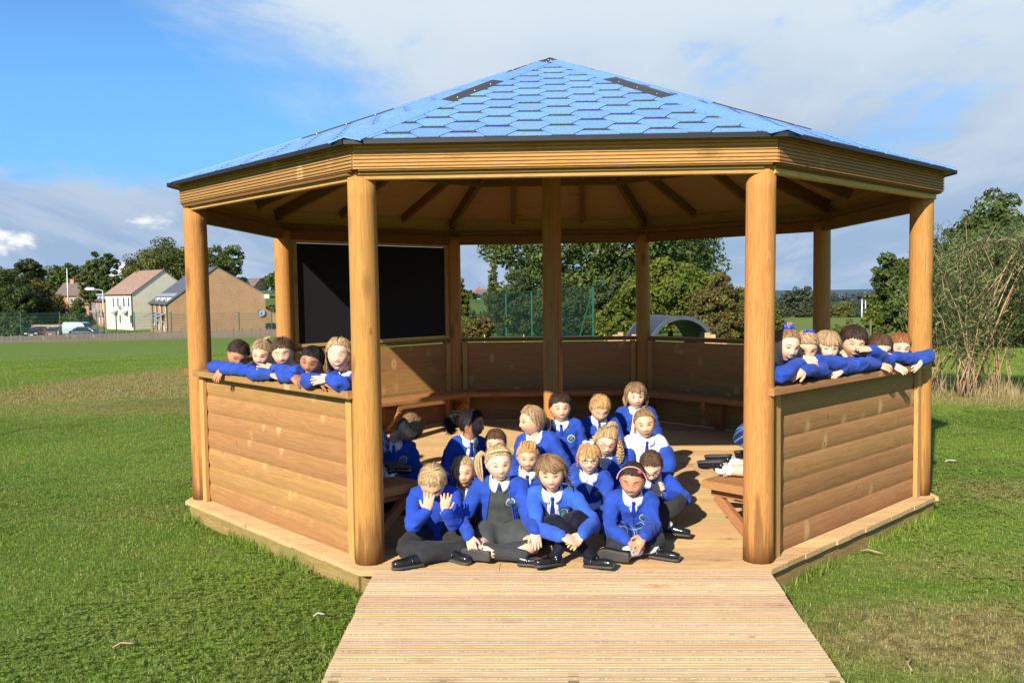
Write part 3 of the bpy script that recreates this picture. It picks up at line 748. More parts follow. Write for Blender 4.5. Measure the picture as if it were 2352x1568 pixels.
tree(178, 60, 690, 119, F_oak, 'dark green bush beside the brick terrace', 'bush', shape='bush', low=0.0)
tree(24, 84, 722, 114, F_oak, 'green shrub behind the fence left of the cars', 'shrub', shape='bush', low=0.0)
tree(82, 60, 652, 126, F_red, 'brown-topped bush above the dark car', 'bush', shape='bush', low=0.0)
tree(598, 70, 682, 240, F_dark, 'hedge clump on the far field beyond the brick gable', 'hedge', shape='bush', low=0.0)
# centre
tree(1395, 545, 470, 82, F_oak, 'huge dark oak seen through the back of the gazebo', dens=4.2, low=.12, leaf=.19, depth=.8)
tree(1235, 200, 640, 74, F_dark, 'dark bushy growth under the left side of the oak', 'bush', shape='bush', low=0.0, dens=1.6, leaf=.13)
tree(1400, 210, 655, 76, F_dark, 'dark undergrowth beneath the middle of the oak', 'bush', shape='bush', low=0.0, dens=1.6, leaf=.13)
tree(1132, 36, 604, 120, F_olive, 'slim poplar at the left edge of the big oak', shape='column', low=.05, depth=1)
tree(1058, 44, 645, 72, F_lime, 'yellow-green shrub beside the back left post', 'shrub', low=.1)
tree(1090, 90, 726, 66, F_red, 'brownish low bush behind the green netting', 'bush', shape='bush', low=0.0)
tree(1540, 205, 590, 60, F_lime, 'bright yellow-green tree behind the grey tunnel', dens=1.9, low=.05, leaf=.12)
tree(1420, 120, 700, 58, F_lime, 'light green bush left of the tunnel', 'bush', shape='bush', low=0.0, dens=1.2, leaf=.1)
tree(1665, 185, 650, 54, F_red, 'rust-tinted bush left of the front right post', 'bush', shape='bush', low=0.0, dens=2.0, leaf=.10)
tree(1770, 90, 705, 56, F_olive, 'olive bush behind the front right post', 'bush', shape='bush', low=0.0, leaf=.1)
# right
tree(1842, 66, 664, 250, F_far, 'rounded far tree on the ridge left of the back right post', low=.12)
tree(1805, 50, 680, 255, F_far, 'small far tree beside the white cottage', low=.1)
tree(1880, 60, 700, 260, F_far, 'low far tree behind the back right post', low=.05)
tree(1932, 54, 694, 270, F_olive, 'rounded olive tree in the far hedgerow', low=.05)
tree(1985, 50, 690, 290, F_far, 'dark far tree behind the two white poles', low=.05)
tree(2035, 70, 698, 280, F_red, 'brown far tree near the white poles', low=.05)
tree(1945, 96, 742, 60, F_olive, 'scrubby bush in the gap between the right posts', 'bush', shape='bush', low=0.0)
tree(2003, 46, 702, 40, F_lime, 'young sapling with yellowing leaves tied to a stake', low=.35, leaf=.07)
tree(2080, 150, 600, 44, F_oak, 'dark green tree behind the right post', dens=1.5, low=.05, leaf=.10)
tree(2262, 260, 478, 46, F_oak, 'large dark tree behind the willow withies', dens=2.4, low=.03, leaf=.11)
tree(2385, 150, 452, 44, F_dark, 'tall dark tree cut by the right edge of the photo', dens=1.6, low=.03, leaf=.11)
tree(2196, 165, 560, 42, F_oak, 'oak close behind the left side of the willow', dens=2.4, low=.02, leaf=.10)
tree(2200, 170, 640, 42, F_dark, 'dark undergrowth right of the right post', 'bush', shape='bush', low=0.0, dens=1.6, leaf=.10)
tree(2320, 200, 510, 36, F_oak, 'leafy green tree right behind the willow arch', dens=2.0, low=.02, leaf=.09)
tree(2330, 170, 640, 41, F_dark, 'dark bush at the right edge behind the willow', 'bush', shape='bush', low=0.0, dens=1.4, leaf=.10)
# hedgerow strips and woods that read as one mass
def mass(name, label, a0, a1, Z0, Z1, h, n, leaf, mat, seed=1, hb=None):
    g = np.random.default_rng(seed); ncl = n
    tpar = g.uniform(0, 1, ncl); P = []
    for t_ in tpar:
        xd = a0+(a1-a0)*t_; Z = Z0+(Z1-Z0)*t_+g.uniform(-.03, .03)*Z0; x, y = pos_at(xd, Z); hh = h*(0.55+0.45*abs(mnoise.noise(Vector((xd*.02, seed, 0))))*2)
        P.append((x, y, ground(x, y)+g.uniform(0.05, 1)*hh))
    P = np.array(P); k = np.repeat(np.arange(ncl), 26); m_ = len(k); e = g.normal(size=(m_, 3)); e /= np.linalg.norm(e, axis=1)[:, None]
    p = P[k]+e*h*.22*g.uniform(.3, 1, m_)[:, None]
    nrm = e+g.normal(size=(m_, 3))*.5; nrm /= np.linalg.norm(nrm, axis=1)[:, None]; a = np.cross(nrm, g.normal(size=(m_, 3))); a /= np.linalg.norm(a, axis=1)[:, None]; b = np.cross(nrm, a)
    s = leaf*g.uniform(.6, 1.3, m_)[:, None]
    v = np.stack([p-a*s, p-b*s*.7, p+a*s, p+b*s*.7], 1).reshape(-1, 3)
    me = mesh(name, v, np.arange(m_)[:, None]*4+np.array([[0, 1, 2, 3]]), (mat,))
    tone = np.clip(g.normal(.5, .25, ncl)[k]+g.normal(0, .12, m_), 0, 1); at = me.attributes.new('tone', 'FLOAT', 'POINT'); at.data.foreach_set('value', np.repeat(tone, 4).astype(np.float32))
    tag(obj(name, me), label, kind='stuff')
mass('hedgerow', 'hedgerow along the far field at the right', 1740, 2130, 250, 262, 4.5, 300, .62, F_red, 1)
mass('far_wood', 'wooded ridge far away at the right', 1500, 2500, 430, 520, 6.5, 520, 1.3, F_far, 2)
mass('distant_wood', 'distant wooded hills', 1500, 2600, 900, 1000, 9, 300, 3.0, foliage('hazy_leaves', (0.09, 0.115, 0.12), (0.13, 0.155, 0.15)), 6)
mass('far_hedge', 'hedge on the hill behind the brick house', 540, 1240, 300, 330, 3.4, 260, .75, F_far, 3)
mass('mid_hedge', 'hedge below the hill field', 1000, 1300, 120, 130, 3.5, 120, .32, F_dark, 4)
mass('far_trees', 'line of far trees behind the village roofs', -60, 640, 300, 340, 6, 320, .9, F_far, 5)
mass('field_hedge', 'hedge at the foot of the green slope', 585, 640, 150, 160, 3.2, 60, .4, F_dark, 7)
# ================================================================== VILLAGE
def brickmat(name, c1, c2, mortar, sc=1.0):
    m, t, b = new_mat(name); tcn = t.node('ShaderNodeTexCoord')
    X_, Y_, Z_ = t.sep(tcn.outputs['Object'])[:3]
    v = t.comb(t.math('ADD', X_, Y_), Z_, 0.0)
    br = t.node('ShaderNodeTexBrick'); t.setin(br, 'Vector', v); br.inputs['Scale'].default_value = 1.0
    br.inputs['Brick Width'].default_value = .225*sc; br.inputs['Row Height'].default_value = .075*sc; br.inputs['Mortar Size'].default_value = .008
    br.inputs['Color1'].default_value = (*c1, 1); br.inputs['Color2'].default_value = (*c2, 1); br.inputs['Mortar'].default_value = (*mortar, 1)
    n = t.noise(tcn.outputs['Object'], 0.5, 5, .65); n2 = t.noise(tcn.outputs['Object'], 5.0, 5, .7)
    c = t.mix(t.smooth(n, .35, .7, 0, .35), br.outputs[0], tuple(x*.62 for x in c1)); c = t.mix(t.smooth(n2, .35, .7, 0, .35), c, tuple(min(1, x*1.3) for x in c2))
    t.link(c, b.inputs['Base Color']); b.inputs['Roughness'].default_value = .9
    return m
def tilemat(name, c1, c2, row=.3):
    m, t, b = new_mat(name); tcn = t.node('ShaderNodeTexCoord'); n = t.noise(tcn.outputs['Object'], 1.6, 5, .7); n2 = t.noise(tcn.outputs['Object'], 14, 3)
    c = t.mix(t.smooth(t.math('ADD', t.math('MULTIPLY', n, .7), t.math('MULTIPLY', n2, .3)), .35, .65), c1, c2)
    t.link(c, b.inputs['Base Color']); b.inputs['Roughness'].default_value = .75; return m
M_brick = brickmat('buff_brick', (0.33, 0.175, 0.080), (0.42, 0.24, 0.12), (0.40, 0.28, 0.17))
M_redbrick = brickmat('red_brick', (0.40, 0.17, 0.08), (0.48, 0.23, 0.12), (0.42, 0.30, 0.22))
M_cream = plain('cream_render', (0.88, 0.78, 0.56), .85, var=.05, scale=1.2)
M_white = plain('white_paint', (0.78, 0.77, 0.74), .5, var=.05)
M_slate = tilemat('slate_tiles', (0.070, 0.075, 0.095), (0.115, 0.12, 0.145))
M_browntile = tilemat('brown_tiles', (0.27, 0.16, 0.115), (0.36, 0.23, 0.165))
M_oldtile = tilemat('old_tiles', (0.14, 0.10, 0.085), (0.22, 0.155, 0.125))
M_orange = tilemat('orange_tiles', (0.42, 0.13, 0.055), (0.52, 0.19, 0.09))
M_lead = plain('lead_canopy', (0.30, 0.35, 0.40), .5, var=.15)
M_dgreen = plain('dark_pipe', (0.02, 0.03, 0.03), .5)
M_glass = plain('window_glass', (0.10, 0.13, 0.16), .12, var=.3, scale=1.0)
def boxv(x0, x1, y0, y1, z0, z1):
    v = [(x, y, z) for x in (x0, x1) for y in (y0, y1) for z in (z0, z1)]
    f = [(0, 1, 3, 2), (4, 6, 7, 5), (0, 4, 5, 1), (2, 3, 7, 6), (1, 5, 7, 3), (0, 2, 6, 4)]
    return v, f
def box(name, parent, x0, x1, y0, y1, z0, z1, mat, mw=None):
    v, f = boxv(x0, x1, y0, y1, z0, z1); return obj(name, mesh(name, v, f, (mat,)), parent, mw)
def window(H, side, a, z, w, h, x=0.0, bars=1):
    """window on the facade x=const ('x') or gable y=const ('y')"""
    if side == 'x':
        fr = box('window', H, x-.05, x+.02, a-w/2, a+w/2, z, z+h, M_white)
        for i in range(bars+1):
            s = w/(bars+1); box('pane', fr, x-.058, x-.052, a-w/2+i*s+.05, a-w/2+(i+1)*s-.05, z+.07, z+h-.07, M_glass)
    else:
        fr = box('window', H, a-w/2, a+w/2, x-.05, x+.02, z, z+h, M_white)
        for i in range(bars+1):
            s = w/(bars+1); box('pane', fr, a-w/2+i*s+.05, a-w/2+(i+1)*s-.05, x-.058, x-.052, z+.07, z+h-.07, M_glass)
def roofslab(name, H, p, q, r, s, th, mat):
    p, q, r, s = [Vector(a) for a in (p, q, r, s)]; n = (q-p).cross(s-p).normalized()
    if n.z < 0: n = -n
    v = [a+n*th for a in (p, q, r, s)]+[a for a in (p, q, r, s)]
    return obj(name, mesh(name, v, [(0, 1, 2, 3), (7, 6, 5, 4), (0, 4, 5, 1), (1, 5, 6, 2), (2, 6, 7, 3), (3, 7, 4, 0)], (mat,)), H)
def gable(H, L, W, el, er, rh, rp, wall, roofm, ov=.25, tiles=True):
    rx = W*rp
    v = [(0, 0, -1), (W, 0, -1), (W, 0, er), (rx, 0, rh), (0, 0, el), (0, L, -1), (W, L, -1), (W, L, er), (rx, L, rh), (0, L, el)]
    f = [(0, 1, 2, 3, 4), (9, 8, 7, 6, 5), (0, 4, 9, 5), (1, 6, 7, 2)]
    obj('wall', mesh('wall', v, f, (wall,)), H)
    sl = (rh-el)/rx; sr = (rh-er)/(W-rx)
    a = roofslab('roof', H, (-ov, -ov*.6, el-ov*sl+.01), (-ov, L+.1, el-ov*sl+.01), (rx, L+.1, rh+.01), (rx, -ov*.6, rh+.01), .12, roofm)
    b = roofslab('roof', H, (rx, -ov*.6, rh+.01), (rx, L+.1, rh+.01), (W+ov, L+.1, er-ov*sr+.01), (W+ov, -ov*.6, er-ov*sr+.01), .12, roofm)
    if tiles:
        nrow = int(math.hypot(rx, rh-el)/.33)
        for i in range(0, nrow, 1):
            t = (i+1)/nrow; x = rx*(1-t)-ov*t; z = rh+(el-ov*sl-rh)*t
            box('tile_course', a, x-.02, x+.16, -ov*.6-.01, L+.11, z+.12+.0*i, z+.165+.16*sl*.0, roofm)
    board('ridge', a, (rx, -ov*.6, rh+.15), (rx, L+.1, rh+.15), .22, .08, roofm, c=.02)
    box('gutter', H, -ov-.10, -ov+.02, -.1, L+.1, el-ov*sl-.02, el-ov*sl+.09, M_dgreen)
    return a, b
def house(corner, ang, label, cat='house', group=None, name='house', z=None):
    x, y = corner; H = empty(name, (x, y, ground(x, y) if z is None else z), rz=ang); tag(H, label, cat, group); return H
def canopy(H, y, z, mat=None, w=1.3, d=1.0):
    c = roofslab('door_canopy', H, (-d, y-w/2, z), (-d, y+w/2, z), (-.01, y+w/2, z+.62), (-.01, y-w/2, z+.62), .07, mat or M_lead)
    for s in (-1, 1): board('bracket', c, (-.9, y+s*w*.42, z+.02), (-.03, y+s*w*.42, z-.62), .07, .07, M_white)
def dormer(H, y, z, x=0.0, w=1.5):
    D_ = box('dormer', H, x-.05, x+1.6, y-w/2, y+w/2, z-.2, z+1.0, M_white)
    v, n = [], 9
    for i in range(n):
        a = math.pi*i/(n-1)
        for xx in (x-.28, x+2.0): v.append((xx, y-math.cos(a)*(w/2+.18), z+1.0+math.sin(a)*.42))
    f = [(2*i, 2*i+1, 2*i+3, 2*i+2) for i in range(n-1)]; f.append(tuple(2*i for i in range(n))[::-1])
    obj('dormer_roof', mesh('dormer_roof', v, f, (M_lead,)), D_)
    box('pane', D_, x-.07, x-.055, y-w*.30, y-.05, z+.05, z+.82, M_glass); box('pane', D_, x-.07, x-.055, y+.05, y+w*.30, z+.05, z+.82, M_glass)
AA = math.atan2(.47, .88)
gA = pos_at(385, 117); zg = -3.55
HA = house(gA, AA+.03, 'long buff brick terrace house with slate roof, its plain gable facing the camera', z=zg-.35)
LA = 23.0
gable(HA, LA, 13.0, 4.1, 5.2, 9.0, .50, M_brick, M_slate)
for i in range(3):
    y = 3.2+i*6.2
    dormer(HA, y, 4.1, 0.25, 2.2)
    window(HA, 'x', y, 2.75, 1.2, 1.3); canopy(HA, y+1.7, 2.0, (M_lead if i < 2 else M_browntile), w=2.6, d=1.5)
    box('door', HA, -.04, .02, y+1.2, y+2.2, 0.2, 2.1, M_white); window(HA, 'x', y-1.4, .8, 1.2, 1.2)
    box('drainpipe', HA, -.12, -.02, y+3.1, y+3.24, 0, 3.9, M_dgreen)
box('drainpipe', HA, -.14, -.02, .25, .42, 0, 4.0, M_dgreen)
box('eaves_box', HA, 12.9, 13.5, -.35, .1, 4.6, 5.2, M_white)
v = [(13.0, .0, -1), (17.5, .0, -1), (17.5, .0, 1.1), (13.0, .0, 3.1), (13.0, 5, -1), (17.5, 5, -1), (17.5, 5, 1.1), (13.0, 5, 3.1)]
obj('side_wall', mesh('side_wall', v, [(0, 1, 2, 3), (1, 5, 6, 2), (5, 4, 7, 6)], (M_brick,)), HA)
roofslab('side_roof', HA, (13.0, -.2, 3.12), (17.8, -.2, 1.0), (17.8, 5, 1.0), (13.0, 5, 3.12), .1, M_slate)
for z_ in (2.2, 1.5): box('vent', HA, 3.55, 3.95, -.03, .01, z_, z_+.3, M_dgreen)
def dish(H, x, y, z, s=1.0):
    v = [(0, -.05, 0)]; n = 14
    for r_, d in ((.17, -.03), (.34, .03)):
        for i in range(n): v.append((r_*math.cos(6.283*i/n), d*-1-.02, r_*math.sin(6.283*i/n)))
    f = [(0, 1+i, 1+(i+1) % n) for i in range(n)]+[(1+i, 1+n+i, 1+n+(i+1) % n, 1+(i+1) % n) for i in range(n)]
    o = obj('satellite_dish', mesh('satellite_dish', [(a*s, b*s-.15, c*s) for a, b, c in v], f, (M_lead,)), H, Matrix.Translation((x, y, z)))
    board('dish_arm', o, (0, -.1, 0), (0, -.55*s, -.25*s), .04, .04, M_dgreen)
dish(HA, 12.3, 0, 2.6, 1.6); box('meter_box', HA, 12.9, 14.1, -.5, -.05, .3, 1.1, M_dgreen)
# cream house
gB = pos_at(304, 143); AB = math.atan2(.75, .66)
HB = house(gB, AB+.04, 'cream rendered house with brown tiled roof between two brick terraces', z=-3.9)
gable(HB, 9.6, 11.0, 5.55, 5.55, 9.4, .5, M_cream, M_browntile)
for i, y in enumerate((1.8, 5.6)):
    window(HB, 'x', y-.6, 3.3, .7, 1.7, bars=0); window(HB, 'x', y+1.1, 3.3, .7, 1.7, bars=0)
    box('door', HB, -.04, .02, y-.1, y+.8, .1, 2.1, M_white); canopy(HB, y+.3, 2.2, M_lead, w=1.4, d=.7); window(HB, 'x', y-1.2, .6, .7, 1.5, bars=0)
box('drainpipe', HB, -.14, -.02, -.02, .16, 0, 5.4, M_dgreen); dish(HB, -.1, 4.0, 3.2, 1.3)
# second brick terrace further left
gC = pos_at(240, 154)
HC = house(gC, AA+.10, 'red-brown brick terrace with three grey dormers left of the cream house', z=-3.8)
gable(HC, 17, 12.0, 4.3, 4.3, 9.0, .5, M_redbrick, M_slate)
for i in range(3):
    y = 1.6+i*4.8; dormer(HC, y, 4.2, .25, 1.9); window(HC, 'x', y, 2.7, 1.0, 1.3); canopy(HC, y+.9, 2.1, M_lead, w=2.0, d=1.4)
    window(HC, 'x', y-.9, .6, .9, 1.4); box('door', HC, -.04, .02, y+.7, y+1.5, .1, 2.1, M_white)
dish(HC, -.2, 14, 3.2, 1.4)
# old roofs behind
def small_house(xd, Z, wd, ytop, roofm, wallm, ang, label, el=2.6, W=7.5, chim=True):
    x, y = pos_at(xd, Z); z = ground(x, y); rh = zt(xd, ytop, Z)-z; L = wd/FPX*Z
    H = house((x, y), ang, label, z=z, group=None)
    rh = max(rh, el+1.5)
    gable(H, L, W, rh-2.6, rh-2.6, rh, .5, wallm, roofm, tiles=False)
    for i in range(max(1, int(L/5))): window(H, 'x', 2+i*5, rh-4.3, 1.4, 1.1)
    window(H, 'y', W*.5, rh-4.2, 1.2, 1.1)
    if chim: box('chimney', H, W*.5-.4, W*.5+.4, L*.6, L*.6+.8, rh-.3, rh+.9, wallm)
    return H
small_house(190, 186, 64, 650, M_oldtile, M_redbrick, R_(90), 'low dark-roofed house right of the bushes below the thin mast')
small_house(345, 200, 165, 650, M_oldtile, M_redbrick, R_(90), 'long dark-roofed terrace behind the slate roof left of the cream house')
small_house(255, 178, 90, 668, M_oldtile, M_redbrick, R_(90), 'old brown-roofed house just above the small dormers')
small_house(128, 215, 26, 626, M_orange, M_redbrick, R_(20), 'orange-roofed house beneath the wide green tree', chim=False)
small_house(160, 205, 16, 634, M_redbrick, M_redbrick, R_(20), 'small red gabled house beside the mast with a white window', chim=True)
small_house(28, 210, 12, 640, M_orange, M_redbrick, R_(30), 'small orange-roofed house among the bushes at the left edge', chim=False)
small_house(585, 290, 30, 644, M_oldtile, M_brick, R_(75), 'far brown-roofed bungalow on the hill right of the brick gable', chim=False)
small_house(1082, 350, 24, 660, M_orange, M_brick, R_(15), 'far orange-roofed house on the hill seen through the back opening', chim=False)
# white fronted house on the hill
x, y = pos_at(1096, 330); zz_ = ground(x, y); top_ = zt(1090, 668, 330)
HW_ = house((x, y), 0, 'white-fronted house with dark tiled roof on the far hill', z=top_-7.0)
v_, f_ = boxv(0, 8.0, 0, 7, 0, 6.6); 
obj('wall', mesh('wall', *boxv(0, 7.6, 0, 7, -2, 3.2), (M_oldtile,)), HW_)
obj('upper_wall', mesh('upper_wall', *boxv(-.1, 7.7, -.5, 7, 3.6, 5.9), (M_white,)), HW_)
roofslab('roof', HW_, (-.4, -.9, 5.8), (8.0, -.9, 5.8), (8.0, 3.5, 7.4), (-.4, 3.5, 7.4), .15, M_oldtile)
roofslab('lower_roof', HW_, (-.4, -1.9, 2.6), (8.0, -1.9, 2.6), (8.0, -.4, 3.7), (-.4, -.4, 3.7), .15, M_oldtile)
for xx in (1.3, 3.6, 5.9): box('window', HW_, xx-.45, xx+.45, -.56, -.5, 4.2, 5.3, M_glass)
# white cottage at right
x, y = pos_at(1815, 255); HCt = house((x, y), R_(8), 'tiny white cottage with a red side wall in the far trees', z=zt(1815, 672+24, 255)-2.2)
gable(HCt, 5, 4.5, 2.6, 2.6, 4.6, .5, M_white, M_redbrick, tiles=False)
# ------------------------------------------------------------------ boundary fence
FN = empty('wooden_fence', (-70, 95, 0)); tag(FN, 'low weathered grey wooden fence along the far edge of the field', 'fence')
def fpt(xd):
    Z = 106-(xd/640)*6; x, y = pos_at(xd, Z); return Vector((x, y, ground(x, y)))
FI = Matrix.Translation(FN.location).inverted()
slats_v, slats_f = [], []
xd = -60; rnd = random.Random(4)
base = FN.location
prev = fpt(xd)
while xd < 660:
    nx = fpt(xd+20.5); a, b = prev, nx; u = (b-a).normalized()
    board('post', FN, a-base-Vector((0, 0, .2)), a-base+Vector((0, 0, 1.05)), .16, .13, W_grey, up=(0, 1, 0))
    for z_ in (.25, .82):
        board('rail', FN, a-base+Vector((0, .0, z_)), b-base+Vector((0, .0, z_)), .04, .09, W_grey)
    L = (b-a).length; n = int(L/.155)
    for i in range(n):
        q = a+u*(i+.5)*L/n-base; h = .90+rnd.uniform(-.06, .06); s = len(slats_v)
        v, f = boxv(-.058, .058, -.05, -.03, -.05, h)
        slats_v += [(q.x+p[0], q.y+p[1]+rnd.uniform(-.006, .006), q.z+p[2]) for p in v]; slats_f += [tuple(s+j for j in g_) for g_ in f]
    prev = nx; xd += 20.5
o = obj('slat', mesh('slat', slats_v, slats_f, (W_grey,)), FN); o['kind'] = 'stuff'
M_netpost = plain('green_steel', (0.006, 0.075, 0.042), .45, var=.2)
# tall green mesh fence at left
def netmat(name, dens, col):
    m, t, b = new_mat(name)
    tcn = t.node('ShaderNodeTexCoord'); X_, Y_, Z_ = t.sep(tcn.outputs['Object'])[:3]
    b.inputs['Base Color'].default_value = (*col, 1); b.inputs['Roughness'].default_value = .7
    tr = t.node('ShaderNodeBsdfTransparent'); ms = t.node('ShaderNodeMixShader')
    ms.inputs[0].default_value = dens
    outn = [n for n in t.n if n.type == 'OUTPUT_MATERIAL'][0]
    t.link(tr.outputs[0], ms.inputs[1]); t.link(b.outputs[0], ms.inputs[2]); t.link(ms.outputs[0], outn.inputs[0]); return m
M_net = netmat('fine_green_netting', .16, (0.004, 0.030, 0.020)); M_mesh = netmat('wire_mesh', .07, (0.01, 0.05, 0.04))
NF = empty('mesh_fence', (-60, 92, 0)); tag(NF, 'tall thin green steel mesh fence behind the wooden fence', 'fence')
ps = [46, 136, 221, 265, 307, 350, 392, 548, 623]
ps = [-40]+ps
for i, xd in enumerate(ps):
    Z = 108-(xd/640)*6; x, y = pos_at(xd, Z); g = ground(x, y); top = zt(xd, 716, Z); q = Vector((x, y, g))-NF.location
    board('post', NF, q, q+Vector((0, 0, top-g)), .10, .10, M_netpost, up=(0, 1, 0))
    if i:
        for k in range(0, 9):
            hgt = (top-g)*(k+.5)/9
            board('wire', NF, pq+Vector((0, 0, hgt)), q+Vector((0, 0, hgt)), .018, .018, M_netpost, c=.002)
        v = [pq+Vector((0, 0, 0)), q+Vector((0, 0, 0)), q+Vector((0, 0, top-g)), pq+Vector((0, 0, top-g))]; v += [p+Vector((0, .012, 0)) for p in v]
        obj('mesh_panel', mesh('mesh_panel', v, [(0, 1, 2, 3), (7, 6, 5, 4)], (M_mesh,)), NF)
    pq = q
# ball netting seen through the gazebo
BN = empty('ball_netting', (0, 60, -3)); tag(BN, 'high green sports netting on steel posts seen through the back of the gazebo', 'netting')
for i, (xd, yt) in enumerate(((1055, 684), (1108, 678), (1162, 674), (1221, 669), (1289, 663), (1362, 658))):
    Z = 76-i*2.6; x, y = pos_at(xd, Z); g = ground(x, y); top = zt(xd, yt, Z); q = Vector((x, y, g))-BN.location
    board('post', BN, q, q+Vector((0, 0, top-g)), .15 if i == 5 else .11, .11, M_netpost, up=(0, 1, 0))
    if i:
        v = [pq, q, q+Vector((0, 0, top-g)), pq+Vector((0, 0, ptop))]; v += [p+Vector((0, .012, 0)) for p in v]
        obj('net_panel', mesh('net_panel', v, [(0, 1, 2, 3), (7, 6, 5, 4)], (M_net,)), BN)
        for s_ in (0, 1): board('wire', BN, (v[3] if s_ else v[0]+Vector((0, 0, .05))), (v[2] if s_ else v[1]+Vector((0, 0, .05))), .03, .03, M_netpost, c=.003)
    pq = q; ptop = top-g
h_ = ptop
x2, y2 = pos_at(1330, 63.6); e_ = Vector((x2, y2, ground(x2, y2)))-BN.location
board('brace', BN, e_, pq+Vector((0, 0, h_*.95)), .09, .09, M_netpost, up=(0, 1, 0)); board('brace', BN, e_.lerp(pq, .42)+Vector((0, 0, h_*.42)), pq+Vector((0, 0, h_*.42)), .07, .07, M_netpost, up=(0, 0, 1))
for xd, yt in ((1165-0, 757), (1309, 757)):
    pass
for i, xd in enumerate((1112, 1202, 1388)):
    x, y = pos_at(xd, 40); g = ground(x, y); o = empty('marker_stake', (x, y, g))
    tag(o, ['thin pale stake in the field left of the centre post', 'pale stake in the field just left of the centre post', 'pale stake left of the grey tunnel'][i], 'stake')
    board('shaft', o, (0, 0, 0), (0, 0, zt(xd, 768, 40)-g), .045, .045, W_beam, up=(0, 1, 0))
# ------------------------------------------------------------------ lamp posts, mast and poles
M_galv = plain('galvanised', (0.62, 0.63, 0.62), .5, .2)
def pole(xd, Z, yb, yt, r, name, label, cat, lamp=False):
    x, y = pos_at(xd, Z); g = min(ground(x, y), zt(xd, yb, Z)); o = empty(name, (x, y, g)); tag(o, label, cat)
    h = zt(xd, yt, Z)-g; v, f = tube_np([(0, 0, 0), (0, 0, h*.5), (0, 0, h)], [r, r*.85, r*.6], 8); obj('shaft', mesh('shaft', v, f, (M_galv,), smooth=True), o)
    if lamp:
        v, f = tube_np([(0, 0, h-.05), (-.5, 0, h+.12), (-1.1, 0, h+.14)], [.06, .05, .05], 6); obj('arm', mesh('arm', v, f, (M_galv,)), o)
        v, f = tube_np([(-1.0, 0, h+.16), (-1.3, 0, h+.2), (-2.2, 0, h+.24), (-2.5, 0, h+.2)], [.08, .22, .24, .1], 8); obj('lamp_head', mesh('lamp_head', v, f, (M_white,), smooth=True), o)
    return o
pole(157, 175, 700, 616, .16, 'mast', 'thin white mast rising above the old rooftops', 'mast')
pole(237, 122, 765, 667, .09, 'street_lamp', 'grey street lamp in front of the brick and cream houses', 'street lamp', True)
pole(266, 118, 768, 716, .07, 'street_lamp', 'short bare lamp column in front of the cream house', 'street lamp')
pole(1980, 200, 725, 687, .22, 'utility_pole', 'left one of two thin white poles far away at the right', 'pole')
pole(1988, 200, 728, 689, .18, 'utility_pole', 'right one of two thin white poles far away at the right', 'pole')
